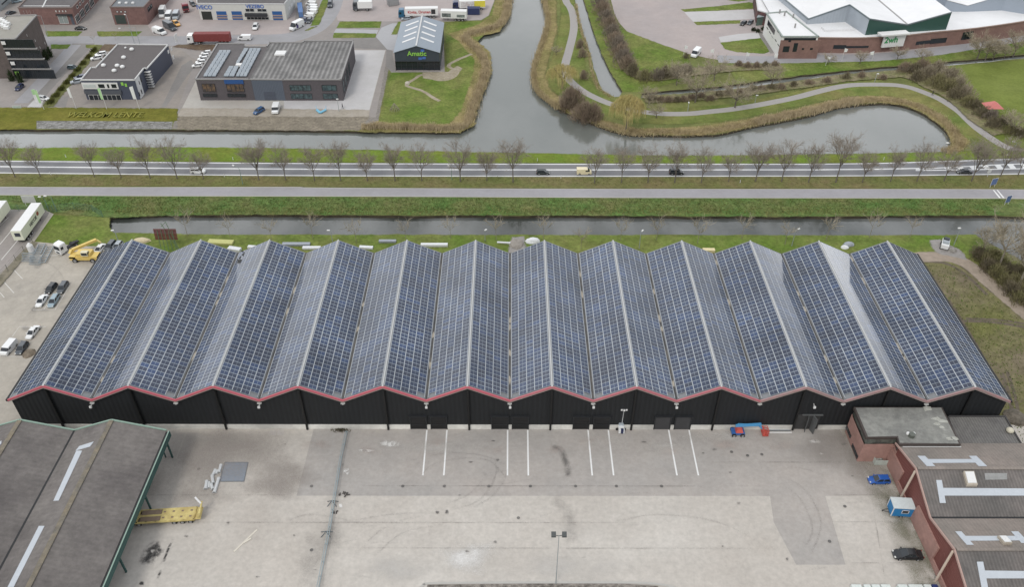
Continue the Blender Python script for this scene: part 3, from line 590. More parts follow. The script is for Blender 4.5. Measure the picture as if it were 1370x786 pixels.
t.links.new(wnz.outputs['Value'], rc.inputs[0])
mxs = nd('ShaderNodeMixRGB', t); t.links.new(fr, mxs.inputs[0]); t.links.new(rc.outputs[0], mxs.inputs[1]); mxs.inputs[2].default_value = (.31,.35,.39,1)
gg = nd('ShaderNodeNewGeometry', t); dn_ = nd('ShaderNodeTexNoise', t); dn_.inputs['Scale'].default_value = .12; dn_.inputs['Detail'].default_value = 5; t.links.new(gg.outputs['Position'], dn_.inputs['Vector'])
dm = nd('ShaderNodeMapRange', t); dm.inputs[1].default_value = .3; dm.inputs[2].default_value = .7; dm.inputs[3].default_value = .72; dm.inputs[4].default_value = 1.32; t.links.new(dn_.outputs['Fac'], dm.inputs[0])
dx_ = nd('ShaderNodeMixRGB', t, blend_type='MULTIPLY'); dx_.inputs[0].default_value = 1; t.links.new(mxs.outputs[0], dx_.inputs[1]); t.links.new(dm.outputs[0], dx_.inputs[2])
t.links.new(dx_.outputs[0], p.inputs['Base Color'])
rg = mth('ADD', mth('MULTIPLY', fr, .3), .09); t.links.new(rg, p.inputs['Roughness']); p.inputs['IOR'].default_value = 1.45
def solar_mesh(name, quads, parent, kind=None):
    """quads: list of (four corners, cell id u, cell id v)"""
    me = bpy.data.meshes.new(name); vs = []; fs = []; uv = []
    off = ORG[parent.name]
    for (q, iu, iv) in quads:
        n = (q[1]-q[0]).cross(q[3]-q[0]).normalized()*.05; k = len(vs)
        vs += [tuple(a-off) for a in q] + [tuple(a-n-off) for a in q]
        fs.append((k,k+1,k+2,k+3)); uv += [(iu+.002,iv+.002),(iu+.998,iv+.002),(iu+.998,iv+.998),(iu+.002,iv+.998)]
        for a, b_ in ((0,1),(1,2),(2,3),(3,0)):
            fs.append((k+a,k+4+a,k+4+b_,k+b_)); uv += [(iu+.01,iv+.01)]*4
    me.from_pydata(vs, [], fs); l = me.uv_layers.new(name='UVMap'); l.data.foreach_set('uv', [c for q in uv for c in q])
    me.materials.append(SOL); me.update(); o = bpy.data.objects.new(name, me); C.objects.link(o); o.parent = parent
    if kind: o['kind'] = kind
    return o
WH = thing('solar_warehouse', 'long black warehouse whose twelve ridged roof bays are covered with solar panels', 'warehouse', (0, YF, 0))
XL, XR = -6*BAY, 6*BAY
def rz(x):   # roof height at x
    u = ((x-XL)/BAY) % 1.0
    if abs(x-XR) < 1e-6: u = 1.0
    return HV + (HR-HV)*(1-abs(2*u-1))
prof = []
for i in range(NB): prof += [(XL+i*BAY, HV), (XL+(i+.5)*BAY, HR)]
prof.append((XR, HV))
# roof sheets
b = MB(); Y0, Y1 = YF, YF+LEN; n = len(prof)
P = [(x, Y0, z) for x, z in prof]+[(x, Y1, z) for x, z in prof]+[(x, Y0, z-.3) for x, z in prof]+[(x, Y1, z-.3) for x, z in prof]
fs = []
for i in range(n-1): fs += [(i, i+1, n+i+1, n+i), (2*n+i+1, 2*n+i, 3*n+i, 3*n+i+1), (i+1, i, 2*n+i, 2*n+i+1), (n+i, n+i+1, 3*n+i+1, 3*n+i)]
fs += [(0, n, 3*n, 2*n), (2*n-1, n-1, 3*n-1, 4*n-1)]
b.add(P, fs); b.build('roof', RIBROOF, WH)
# walls (front, back, sides) 0.45 behind the roof edge
b = MB(); wx = XL+.25; ex = XR-.25
for yy, s in ((Y0+.45, 1), (Y1-.3, -1)):
    pts = [(wx if k == 0 else (ex if k == n-1 else x), z-.32) for k, (x, z) in enumerate(prof)]
    for (x0, z0), (x1, z1) in zip(pts, pts[1:]):
        q = [(x0, yy, 1.15), (x1, yy, 1.15), (x1, yy, z1), (x0, yy, z0)]
        b.add(q, [(0,1,2,3) if s > 0 else (3,2,1,0)], 0)
for xx in (wx, ex): b.add([(xx, Y0+.45, 0), (xx, Y1-.3, 0), (xx, Y1-.3, HV-.32), (xx, Y0+.45, HV-.32)], [(0,3,2,1) if xx < 0 else (0,1,2,3)], 1)
b.build('wall', [BLACK, BLACKS], WH)
DY = Y0+.45
b = MB(); x = wx; k = 0
doors_x = []
for c in (7, 8, 9, 10):
    xv = XL+(c-2)*BAY
    doors_x += [(xv-2.75, xv-.05), (xv+.95, xv+3.65)] if False else []
def fx(px, z=0.0): return on_plane(px, proj_y(Vector((0, DY, z))), Vector((0, DY, 0)), Vector((1, DY, 0)))[0]
DOORS = [(551,570.5,0),(578,597.6,0),(658.8,679,0),(686,706,0),(767,786.5,0),(794,813.5,0),(875,894.5,1),(902,921.5,1)]
dx = [(fx(a), fx(c), k) for a, c, k in DOORS]; gate = (fx(1062), fx(1092))
cuts = sorted([(a-.1, c+.1) for a, c, _ in dx]+[(gate[0]-.1, gate[1]+.1)])
x = wx; segs = []
for a, c in cuts: segs.append((x, a)); x = c
segs.append((x, ex))
for a, c in segs:      # cast concrete plinth under the cladding, one length between each pair of doors
    b = MB(); b.box((a+c)/2, DY-.06, 0, c-a-.06, .3, 1.18); b.build('plinth', PLINTH, WH)
b = MB(); b.box(0, DY+.2, 0, XR*2-.8, .3, 1.2); b.box(0, Y1-.3, 0, XR*2-.8, .3, 1.2); b.build('foundation', DARKM, WH)
for i in range(NB):
    x0, xm, x1 = XL+i*BAY, XL+(i+.5)*BAY, XL+(i+1)*BAY
    b = MB(); h = .25; yy = Y0-.02
    for (xa, za, xb, zb) in ((x0,HV,xm,HR),(xm,HR,x1,HV)):
        P = [(xa,yy-.14,za-h),(xb,yy-.14,zb-h),(xb,yy,zb-h),(xa,yy,za-h),(xa,yy-.14,za+.12),(xb,yy-.14,zb+.12),(xb,yy+.12,zb+.12),(xa,yy+.12,za+.12)]
        b.hexa(P)
    b.build('fascia', RED if i < 6 else (RED2 if i < 9 else PALERED), WH)
    b = MB()
    for (xa, za, xb, zb) in ((x0,HV,xm,HR),(xm,HR,x1,HV)):
        P = [(xa,yy-.2,za-h-.16),(xb,yy-.2,zb-h-.16),(xb,yy+.3,zb-h-.16),(xa,yy+.3,za-h-.16),(xa,yy-.2,za-h-.02),(xb,yy-.2,zb-h-.02),(xb,yy+.3,zb-h-.02),(xa,yy+.3,za-h-.02)]
        b.hexa(P)
    b.build('flashing', SILL, WH)
    b = MB(); a_ = math.atan2(HR-HV, BAY/2)
    for s in (-1, 1):
        P = [(xm,Y0-.1,HR+.10),(xm+s*.16,Y0-.1,HR+.10-.16*math.tan(a_)),(xm+s*.16,Y1,HR+.10-.16*math.tan(a_)),(xm,Y1,HR+.10),(xm,Y0-.1,HR+.16),(xm+s*.16,Y0-.1,HR+.16-.16*math.tan(a_)),(xm+s*.16,Y1,HR+.16-.16*math.tan(a_)),(xm,Y1,HR+.16)]
        if s < 0: P = [P[1],P[0],P[3],P[2],P[5],P[4],P[7],P[6]]
        b.hexa(P)
    b.build('ridge_cap', CAP, WH)
    # raking steel post outside the facade at each ridge
    if i < 10 or True:
        b = MB(); b.box(xm, Y0+.12, 0, .34, .34, HR-.75); b.build('column', DARKM, WH)
    if i < NB-1:
        b = MB(); b.box(x1, (Y0+Y1)/2, HV+.02, .75, LEN, .06); b.box(x1-.34, (Y0+Y1)/2, HV+.06, .07, LEN, .16); b.box(x1+.34, (Y0+Y1)/2, HV+.06, .07, LEN, .16)
        b.build('valley_gutter', GUT, WH)
        b = MB(); b.box(x1, Y0-.2, HV-.72, .8, .3, .16); b.box(x1, Y0-.2, HV-.9, .34, .26, .2); b.build('gutter_outlet', mat('outlet_metal', (190,190,186), .6), WH)
for xx, nm in ((XL, 0), (XR, 1)):
    s = -1 if nm == 0 else 1
    b = MB(); b.box(xx+s*.2, (Y0+Y1)/2, HV-.35, .38, LEN+.2, .4); b.build('eaves_gutter', DARKM, WH)
# solar panels: five columns per slope
slope = math.hypot(BAY/2, HR-HV); NR = 45; pr = (LEN-.75)/NR; quads = []; front = []
gapR, gapV = .26, .42; pc = (slope-gapR-gapV)/5
for i in range(NB):
    xm = XL+(i+.5)*BAY
    for s in (-1, 1):
        ux = Vector((s*BAY/2, 0, -(HR-HV)))/slope; nrm = Vector((s*(HR-HV), 0, BAY/2)).normalized()
        for c in range(5):
            for r in range(NR):
                if r == 0 and c == 4: continue
                if i == 3 and s == -1 and c == 4 and r > NR-4: continue     # damaged corner
                d0, d1 = gapR+c*pc+.05, gapR+(c+1)*pc-.05; y0 = Y0+.35+r*pr+.01; y1 = y0+pr-.02
                o0 = Vector((xm, 0, HR))+nrm*.13
                q = [o0+ux*d0+Vector((0,y0,0)), o0+ux*d1+Vector((0,y0,0)), o0+ux*d1+Vector((0,y1,0)), o0+ux*d0+Vector((0,y1,0))]
                if s < 0: q = [q[1], q[0], q[3], q[2]]
                e = (q, i*20+c+(10 if s > 0 else 0), r)
                if r == 0 or (r == 1 and c == 4 and i < 2): front.append(e)
                else: quads.append(e)
# white rails between the columns of panels
b = MB()
for i in range(NB):
    xm = XL+(i+.5)*BAY
    for s in (-1, 1):
        ux = Vector((s*BAY/2, 0, -(HR-HV)))/slope; nrm = Vector((s*(HR-HV), 0, BAY/2)).normalized()
        for c in range(6):
            p0 = Vector((xm, Y0+.4, HR))+ux*(gapR+c*pc)+nrm*.1
            b.bar(p0, p0+Vector((0, LEN-.8, 0)), .075, .1, up=nrm)
b.build('panel_rails', mat('rail_aluminium', (190,193,196), .5, .05, .5), WH)
for e in front: solar_mesh('solar_panel', [e], WH)
solar_mesh('solar_panel', quads, WH, 'stuff')
# hole at the back of the roof
b = MB(); q = at(331, 343, HV+.6)
for _ in range(14): b.box(q.x+random.uniform(-1.6,1.2), q.y+random.uniform(-2.6,1.4), HV+.2+random.uniform(0,.9), random.uniform(.3,1.1), random.uniform(.3,1.3), .1, random.uniform(0,3))
b.build('broken_sheets', DARKM, WH)
# dock doors
DOORM = mat('dark_dock_door', (22,23,25), .5, .08, .4, stripes=(2,.9,.02,.12)); SHUT = mat('grey_shutter', (60,60,62), .5, .12, .3, stripes=(2,.25,.02,.1))
for a, c, k in dx:
    b = MB(); b.box((a+c)/2, DY-.12, .12, c-a, .16, 3.5); d = b.build('dock_door', SHUT if k else DOORM, WH)
    b = MB(); b.box((a+c)/2, DY-.2, 3.62, c-a+.6, .5, .12); b.box(a-.12, DY-.15, .1, .16, .26, 3.5); b.box(c+.12, DY-.15, .1, .16, .26, 3.5); b.build('door_frame', mat('door_frame_grey', (40,42,45), .5), d)
    if not k:
        b = MB(); b.box((a+c)/2, DY-.24, 1.35, c-a-.1, .05, .08); b.build('door_rail', mat('door_rail_grey', (46,48,50), .5), d)
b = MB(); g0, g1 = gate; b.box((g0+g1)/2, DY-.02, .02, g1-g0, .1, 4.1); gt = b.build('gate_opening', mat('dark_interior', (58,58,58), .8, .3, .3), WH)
b = MB(); b.box((g0+g1)/2+.5, DY-.2, 4.1, g1-g0-.4, .3, .14); b.box(g1-1.2, DY-.75, .05, .12, 1.3, 4.0, .3); b.box(g1-2.4, DY-.5, .05, .1, .9, 4.0, -.3); b.build('gate_leaf', mat('gate_grey', (96,98,98), .5), gt)
# floodlights under the valleys
for px_, py_ in ((122.3,543.5),(347,543.8),(570.6,544),(682.5,544),(794,544),(905,544.3),(1089,544),):
    u, z = on_plane(px_, py_, Vector((0, DY-.4, 0)), Vector((1, DY-.4, 0)))
    b = MB(); b.bar((u, DY, z+.3), (u, DY-.6, z+.1), .08, .08); b.box(u, DY-.75, z-.15, .42, .3, .42); b.build('floodlight', WHM, WH)

for i in range(NB-1):      # silt lying in the valleys
    for _ in range(random.randint(2, 5)):
        b = MB(); x = XL+(i+1)*BAY; y = YF+random.uniform(3, LEN-2); b.sheet([(x+.28*math.cos(a_*.785)*random.uniform(.6,1), y+random.uniform(.5,1.6)*math.sin(a_*.785)) for a_ in range(8)], HV+.1); b.build('gutter_silt', mat('gutter_silt', (170,162,148), .95, .2, .8), WH)
# ------------------------------------------------------------------ building helpers
def poly_at(pxs, z): return [at(x, y, z) for x, y in pxs]
def inset(poly, d):
    c = sum(poly, Vector((0,0,0)))/len(poly); return [p + (c-p).normalized()*d for p in poly]
def block(name, label, roofpx, z, wall_m, roof_m, trim_m, trim=.28, lip=.25, cat='building', group=None, z0=0.0, pts=None):
    """upright building whose flat roof outline is given; walls go straight down to the ground"""
    P = pts or poly_at(roofpx, z); c = sum(P, Vector((0,0,0)))/len(P)
    t = thing(name, label, cat, (c.x, c.y, 0), 0, group)
    b = MB(); b.prism([(p.x, p.y) for p in P], z0, z-.12, cap=False); b.build('wall', wall_m, t)
    b = MB(); b.sheet([(p.x, p.y) for p in inset(P, .05)], z-.15); b.build('roof', roof_m, t)
    b = MB(); n = len(P)
    for i in range(n):
        a, q = P[i], P[(i+1) % n]; d = (q-a).normalized(); b.bar(a-d*trim*.45+Vector((0,0,(lip-.14)/2-.06)), q+d*trim*.45+Vector((0,0,(lip-.14)/2-.06)), trim, lip+.1)
    b.build('roof_edge', trim_m, t)
    t['h'] = z; return t, P
GLASS = bpy.data.materials.new('window_glass'); GLASS.use_nodes = True; q = GLASS.node_tree.nodes['Principled BSDF']
q.inputs['Base Color'].default_value = (.02,.025,.03,1); q.inputs['Roughness'].default_value = .12
WFR = mat('white_frame', (225,225,222), .6, .04, 1); DFR = mat('dark_frame', (52,54,58), .5, .05, 1)
def face(parent, nm, m_, a, b_, px0, px1, out=.05, th=.1, frame=None, z01=None):
    """flat part on the wall a->b (ground points), between two opposite corner pixels"""
    u0, z0 = on_plane(*px0, a, b_); u1, z1 = on_plane(*px1, a, b_)
    if z01: z0, z1 = z01
    u0, u1 = min(u0, u1), max(u0, u1); z0, z1 = min(z0, z1), max(z0, z1)
    e = Vector((b_.x-a.x, b_.y-a.y, 0)).normalized(); n = Vector((e.y, -e.x, 0))
    o = Vector((a.x, a.y, 0)); c = o+e*(u0+u1)/2+n*(out-th/2)
    b = MB(); b.box(c.x, c.y, z0, u1-u0, th, z1-z0, math.atan2(e.y, e.x)); w_ = b.build(nm, m_, parent)
    if frame:
        b = MB(); rz_ = math.atan2(e.y, e.x); c2 = o+e*(u0+u1)/2+n*(out+.03); f = .09
        for zz in (z0-f/2, z1-f/2): b.box(c2.x, c2.y, zz, u1-u0+f, .1, f, rz_)
        for uu in (u0, u1):
            q_ = o+e*uu+n*(out+.03); b.box(q_.x, q_.y, z0, f, .1, z1-z0, rz_)
        k = max(0, int(round((u1-u0)/1.4))-1)
        for j in range(k):
            q_ = o+e*(u0+(u1-u0)*(j+1)/(k+1))+n*(out+.03); b.box(q_.x, q_.y, z0, f*.8, .09, z1-z0, rz_)
        b.build('frame', frame, w_)
    return w_
def words(parent, text, m_, a, b_, px, size, out=.12, name='lettering', z=None):
    u, zz = on_plane(*px, a, b_); e = Vector((b_.x-a.x, b_.y-a.y, 0)).normalized(); n = Vector((e.y, -e.x, 0))
    c = bpy.data.curves.new(name, 'FONT'); c.body = text; c.size = size; c.extrude = .03; c.align_x = 'CENTER'; c.align_y = 'CENTER'; c.offset = .02*size
    c.materials.append(m_); o = bpy.data.objects.new(name, c); C.objects.link(o)
    pos = Vector((a.x, a.y, 0))+e*u+n*out; off = ORG.get(parent.name, Vector((0,0,0)))
    me = bpy.data.meshes.new_from_object(o); me.name = name; bpy.data.objects.remove(o); o = bpy.data.objects.new(name, me); C.objects.link(o)
    if not me.materials: me.materials.append(m_)
    o.location = (pos.x-off.x, pos.y-off.y, zz); o.rotation_euler = (math.pi/2, 0, math.atan2(e.y, e.x)); o.parent = parent; return o
def g3(p): return Vector((p.x, p.y, 0))
TAR = mat('roofing_felt', (104,100,100), .9, .12, .15, (96,92,92), .5, fine=.08)
FELT = mat('grey_roof_felt', (140,137,132), .9, .15, .1, (152,148,142), .5, fine=.08)
BRICK = mat('red_brick', (134,104,98), .9, .15, .5, (122,94,90), .5, fine=.12)
DBRICK = mat('dark_brown_brick', (104,94,90), .9, .15, .6, (94,86,82), .5, fine=.14)
NAVY = mat('navy_cladding', (76,82,98), .5, .04, .3, stripes=(0,.6,.02,.05))
CREAM = mat('cream_cladding', (206,206,200), .7, .05, .2); WROOF = mat('white_roof', (240,240,240), .7, .03, .05, (228,228,228), .5)
TRIMW = mat('pale_trim', (206,206,204), .6, .05, .5); TRIMD = mat('dark_trim', (84,82,84), .6, .05, .5); TRIMG = mat('grey_trim', (150,148,146), .6, .08, .5)
BLUE = mat('blue_door', (44,92,150), .5, .06, .5); BLUEL = mat('blue_sign', (76,112,184), .5, .03, 1); LIME = mat('lime_green', (150,206,92), .5, .05, 1)
# --- low grey-green building in the top left corner
P = [at(0,15.5), at(16,1), at(34,-22), at(-60,-40), at(-60,16)]
t, P = block('grey_glass_building', 'grey building cut by the top left corner of the picture', None, 8, mat('grey_green_cladding', (166,174,176), .5, .05, .3), TAR, TRIMG, pts=[Vector((p.x,p.y,8)) for p in P])
face(t, 'window_band', GLASS, g3(P[0]), g3(P[1]), (2,5), (16,-6), frame=DFR)
# --- brown brick office, left
t, P = block('brown_office', 'tall dark brown brick office with glazed storeys on its front', [(-22,52),(20.4,52),(49,19.8),(8.8,20.8)], 13.6, DBRICK, mat('grey_roof_gravel', (158,154,146), .9, .1, .08, (150,148,138), .5, fine=.08), TRIMG, trim=.35)
a, c, d = g3(P[0]), g3(P[1]), g3(P[2])
for (y0, y1) in ((54,65.5),(68.3,79),(82,93),(95,106)):
    f = face(t, 'window_band', GLASS, a, c, (-20,0), (20+(y1-52)*.33,0), out=.12, z01=(hgt(30,107,y1+1), hgt(30,107,y0+.5)), frame=DFR)
for y in (66.5, 80.3, 93.8): face(t, 'floor_slab', TRIMG, a, c, (-20,0), (21+(y-52)*.36,0), out=.5, th=.7, z01=(hgt(30,107,y)-.18, hgt(30,107,y)+.18))
for (x, y, m_) in ((5.5,56.5,WHM),(11.8,70.5,WHM),(18,83.7,WHM),(24,97,LIME)):
    face(t, 'wall_sign', m_, a, c, (x-3.6,y-2.2), (x+3.6,y+2.2), out=.6, th=.12)
for (x, y) in ((27,56.5),(36,47),(47,54),(39.8,62),(53.5,63.5),(33,70),(60,57.5),(46.5,74),(40,80),(52,68),(64,72),(53,86.5),(59.5,84.5),(46,91.5)):
    u, z = on_plane(x, y, c, d)
    if .5 < z < 13: face(t, 'window', WFR, c, d, (x-.7,y-1.4), (x+.7,y+1.4), out=.04)
b = MB()
for k in range(7): q = at(1+k*1.6, 27+(k*7 % 12), 13.6); b.box(q.x, q.y, 13.5, 1.6, 1.2, .9)
b.build('roof_equipment', WHM, t)
# --- two red brick halls, top left
t, P = block('red_brick_hall', 'red brick hall with a row of white columns on its front, nearest the top left', [(24,10.2),(96,10.2),(128,-24),(57,-24)], 6.4, BRICK, TAR, mat('brown_trim', (128,112,106), .8, .08, .5))
a, c, d = g3(P[0]), g3(P[1]), g3(P[2])
for x in (32,36,40.5,45): face(t, 'white_panel', WHM, a, c, (x-.9,13.5), (x+.9,18.5), out=.08)
for x in (75,79.5,84,88): face(t, 'window', WFR, a, c, (x-.8,13.8), (x+.8,15.6), frame=WFR)
face(t, 'glass_front', mat('pale_glass', (150,158,156), .25, .1, .8), a, c, (77,20.5), (92.5,31), frame=WFR)
face(t, 'door_canopy', DFR, a, c, (75,18.5), (97,20), out=.6, th=.7); face(t, 'cladding', mat('slate_cladding', (86,90,100), .5), a, c, (93,20.5), (101,33), out=.06)
for k in range(4): face(t, 'window', GLASS, c, d, (100+k*6.5,23-k*6.4), (105+k*6.5,19-k*6.4), z01=(.5,3.0), frame=WFR)
for k in range(5): face(t, 'window', GLASS, c, d, (99+k*5,0), (101.5+k*5,0), z01=(4.6,5.6), frame=WFR)
b = MB(); b.bar(at(57,9.5,6.3), at(74,-24,6.3), .5, .25); b.bar(at(26,9.3,6.3)+Vector((1,1.2,0)), at(95,9.3,6.3)+Vector((-1,1.2,0)), .4, .22); b.build('roof_divider', TRIMW, t)
t, P = block('red_brick_hall', 'red brick hall with a dark green gate beside the parked trucks', [(147,9.2),(192,9.2),(222,-24),(176,-24)], 6.7, BRICK, mat('blue_grey_felt', (118,122,126), .9, .1, .2), mat('brown_trim', (128,112,106)))
a, c, d = g3(P[0]), g3(P[1]), g3(P[2])
face(t, 'roller_gate', mat('dark_green_gate', (62,72,68), .5, .08, .3, stripes=(2,.5,.02,.1)), a, c, (153,20), (170,31.5), out=.05)
for x in (157,162,167.5): face(t, 'window', WFR, a, c, (x-1.6,14.3), (x+1.6,16.3), frame=DFR)
for k in range(3): face(t, 'window', GLASS, c, d, (194+k*2.6,0), (196+k*2.6,0), z01=(3.8,5.2), frame=DFR)
b = MB()
for k in range(3): q = at(160+k*9, 4, 6.7); b.box(q.x, q.y, 6.6, .9, .9, .5)
b.build('roof_vent', WHM, t)
# --- truck dealer with blue gates
t, P = block('truck_garage', 'cream workshop with blue roller gates and blue lettering', [(263.7,4.4),(380.2,5.1),(402,-24),(262,-24)], 6.2, CREAM, TAR, TRIMW)
a, c, d = g3(P[0]), g3(P[1]), g3(P[2])
words(t, 'IVECO', BLUEL, a, c, (273.5,9.6), 2.1); words(t, 'VEZEBO', BLUEL, a, c, (341,8.4), 1.9)
face(t, 'open_gate', mat('dark_interior2', (46,50,46), .8, .3, .3), a, c, (269,15), (285,26.3), out=.04)
for x0, x1 in ((289,305.5),(309.3,325.8),(363.8,379.3)):
    g_ = face(t, 'roller_gate', BLUE, a, c, (x0,14.8), (x1,29), out=.05)
    for yy in (19.5,22.6): face(g_, 'gate_window', mat('tan_glass', (168,146,130), .3), a, c, (x0+1,yy), (x1-1,yy+1.7), out=.1)
face(t, 'window', GLASS, a, c, (328,11), (340.5,15.4), frame=WFR); face(t, 'window', GLASS, a, c, (344,11.3), (357,15.4), frame=WFR)
face(t, 'canopy', DFR, a, c, (328,17), (358,21), out=1.2, th=1.3); face(t, 'window', GLASS, a, c, (330,22.3), (360,26), frame=WFR); face(t, 'window', GLASS, a, c, (331,26.8), (361,30), frame=WFR)
for k in range(4): face(t, 'window', WFR, c, d, (384+k*4,0), (386.5+k*4,0), z01=(2.2,3.3), out=.05)
# --- dark central building
ROOFB = [B(155,518),B(505,518),B(728,520),B(1105,520),B(1187,266),B(866,266),B(855,277),B(640,277),B(620,305),B(480,303),B(480,284),B(300,284)]
RIB2 = mat('ribbed_roof', (132,130,128), .8, .18, .15, (104,103,101), .5, stripes=(0,1.5,.15,.3), fine=.08)
t, P = block('dark_showroom', 'wide dark grey brick building with ribbed roof and rooftop solar panels by the river', ROOFB, 7.2, mat('charcoal_brick', (92,87,90), .85, .1, .4, fine=.08), TAR, TRIMG, trim=.4)
b = MB(); Q = poly_at([B(510,515),B(1102,515),B(1180,270),B(868,270),B(858,281),B(643,281)], 7.2); b.sheet([(p.x,p.y) for p in Q], 7.14); b.build('ribbed_roof', RIB2, t)
a, c, d = g3(P[0]), g3(P[3]), g3(P[4])
face(t, 'cladding', mat('blue_grey_cladding', (92,100,112), .5, .05, .3, stripes=(0,.5,.02,.06)), a, c, B(520,528), B(745,655), out=.1, z01=(.1,6.9))
face(t, 'roller_gate', mat('slate_gate', (80,86,98), .5, .05, .3, stripes=(2,.5,.02,.08)), a, c, B(602,602), B(685,654), out=.16)
WARM = mat('warm_glass', (120,98,76), .2, .3, .8, (60,60,64), .5); TEAL = mat('teal_glass', (92,112,114), .2, .2, .8, (54,66,70), .5)
for x0, x1 in ((195,290),(355,475)):
    face(t, 'window', WARM, a, c, B(x0,548), B(x1,598), out=.12, frame=DFR); face(t, 'window', GLASS, a, c, B(x0+8,612), B(x1+8,632), out=.12, frame=DFR)
for x0, x1 in ((770,912),(980,1080)):
    face(t, 'window', TEAL, a, c, B(x0,556), B(x1,592), out=.12, frame=DFR); face(t, 'window', TEAL, a, c, B(x0+8,612), B(x1+8,645), out=.12, frame=DFR)
face(t, 'sign_board', mat('blue_board', (44,84,140), .5), a, c, B(340,520), B(472,548), out=.2); 
for k in range(4): face(t, 'window', TEAL, c, d, B(1120+k*14, 560-k*20), B(1128+k*14, 560-k*20), z01=(1.6,5.4), out=.06, frame=DFR)
PV = mat('grey_solar_glass', (148,156,162), .3, .1, .4, (132,142,150), .5)
def rp(x, y): return at(*B(x, y), 7.2)
def pv_array(c0, c1, c2, c3, nu, nv, nm='solar_array'):
    b = MB()
    for i in range(nu):
        for j in range(nv):
            def L(u, v): return (c0.lerp(c1, u)).lerp(c3.lerp(c2, u), v)
            u0, u1, v0, v1 = (i+.06)/nu, (i+.94)/nu, (j+.05)/nv, (j+.95)/nv
            q = [L(u0,v0), L(u1,v0), L(u1,v1), L(u0,v1)]; b.hexa([(p.x,p.y,7.25) for p in q]+[(p.x,p.y,7.5+(.25 if k in (2,3) else 0)) for k, p in enumerate(q)])
    b.build(nm, PV, t)
pv_array(rp(205,503), rp(288,503), rp(388,335), rp(312,335), 3, 9); pv_array(rp(337,503), rp(410,503), rp(440,440), rp(375,440), 2, 4); pv_array(rp(417,420), rp(440,420), rp(505,322), rp(473,322), 1, 5)
pv_array(rp(418,503), rp(490,503), rp(585,322), rp(510,322), 3, 9)
b = MB(); q = rp(712,352); b.box(q.x, q.y, 7.2, 3.4, 3.2, .5); b.build('roof_skylight', WHM, t)
b = MB(); q = rp(440,430); b.box(q.x, q.y, 7.2, 1.8, 1.6, .6); b.build('roof_vent', WHM, t)
# --- white and navy office with green emblem
t, P = block('navy_office', 'navy and white two storey office with a green emblem beside the river lawn', [A(528,523),A(880,523),A(942,444),A(960,448),A(1100,292),A(770,289),A(628,441),A(597,441)], 6.7, NAVY, mat('anthracite_felt', (98,93,92), .9, .08, .3, fine=.06), TRIMW, trim=.35)
a, c, d = g3(P[0]), g3(P[1]), g3(P[2]); e, f_ = g3(P[3]), g3(P[4])
face(t, 'white_band', WFR, a, c, A(533,540), A(780,580), out=.3, th=.35)
for x0, x1 in ((642,690),(700,720),(728,768)): face(t, 'window', GLASS, a, c, A(x0,548), A(x1,572), out=.36)
face(t, 'pale_window', mat('pale_glass2', (200,206,204), .3), a, c, A(545,550), A(632,570), out=.36)
face(t, 'window', GLASS, a, c, A(580,618), A(800,655), out=.25, th=.3, frame=WFR)
face(t, 'canopy', mat('slate_canopy', (88,92,100), .5), a, c, A(550,588), A(800,612), out=.45, th=.5)
for x in (812, ): face(t, 'emblem', LIME, a, c, A(790,538), A(812,558), out=.15); face(t, 'emblem', LIME, a, c, A(815,546), A(835,566), out=.15)
face(t, 'white_wall', mat('white_cladding', (220,222,222), .6, .04, .3), c, d, A(885,530), A(940,600), out=.08, th=.1, z01=(.05,6.4))
for y in (530,600): face(t, 'window', GLASS, c, d, A(905,y), A(916,y+24), out=.14, th=.12, z01=(4,5.2) if y == 530 else (1,2.4)); face(t, 'window', GLASS, c, d, A(922,y), A(928,y), out=.14, th=.12, z01=(4,5.2) if y == 530 else (1,2.4))
for k, zz in enumerate((4.4,4.2)): face(t, 'window', WFR, e, f_, A(1005+k*26,0), A(1016+k*26,0), out=.08, z01=(zz-.2,zz+.9))
face(t, 'window', WFR, e, f_, A(1028,0), A(1040,0), out=.08, z01=(1,2.3))
face(t, 'sign_board', WFR, e, f_, A(1075,0), A(1096,0), out=.2, z01=(5,7.6))
for x, y in ((863,325),(810,378),(678,430),(768,432),(802,440),(748,465),(822,315)):
    q = at(*A(x,y), 6.7); b = MB(); b.ball((q.x,q.y,6.9), .8 if x != 822 else .4, 8, sz=.7); b.build('roof_dome', WHM, t)
b = MB(); q = P[2]; r_ = P[3]
for k in range(7): m_ = P[2].lerp(P[3], .5); b.box(m_.x+.3, m_.y-.2, .4+k*.85, 2.2, 1.2, .2)
b.build('outside_stair', TRIMW, t)
# --- blue-grey gabled showroom
fl, fr = at(*Cc(342,462)), at(*Cc(630,462)); zE, zR = 6.6, 8.9
bl = at(*Cc(388,118), zE); br = at(*Cc(655,142), zE); dp = Vector((0,1,0))*( (bl.y+br.y)/2-fl.y ) ; dp = Vector((bl.x-fl.x, bl.y-fl.y, 0))
yb = 36.0
t = thing('gabled_showroom', 'blue-grey gabled showroom with a glass front and a green name on the gable', 'building', tuple((fl+fr)/2))
m0 = (fl+fr)/2; dv = (at(*Cc(512,106), zR)-m0); dv.z = 0
def up(p, z): return Vector((p.x, p.y, z))
b = MB(); b.add([up(fl,0),up(fl+dv,0),up(fl+dv,zE),up(fl,zE)], [(0,1,2,3)][:1]); b.add([up(fr,0),up(fr+dv,0),up(fr+dv,zE),up(fr,zE)], [(3,2,1,0)]); b.add([up(fl+dv,0),up(fr+dv,0),up(fr+dv,zE),up(m0+dv,zR),up(fl+dv,zE)], [(4,3,2,1,0)])
b.add([up(fl,3.3),up(fr,3.3),up(fr,zE),up(m0,zR),up(fl,zE)], [(0,1,2,3,4)]); b.build('wall', mat('slate_blue_wall', (62,70,80), .5, .05, .3), t)
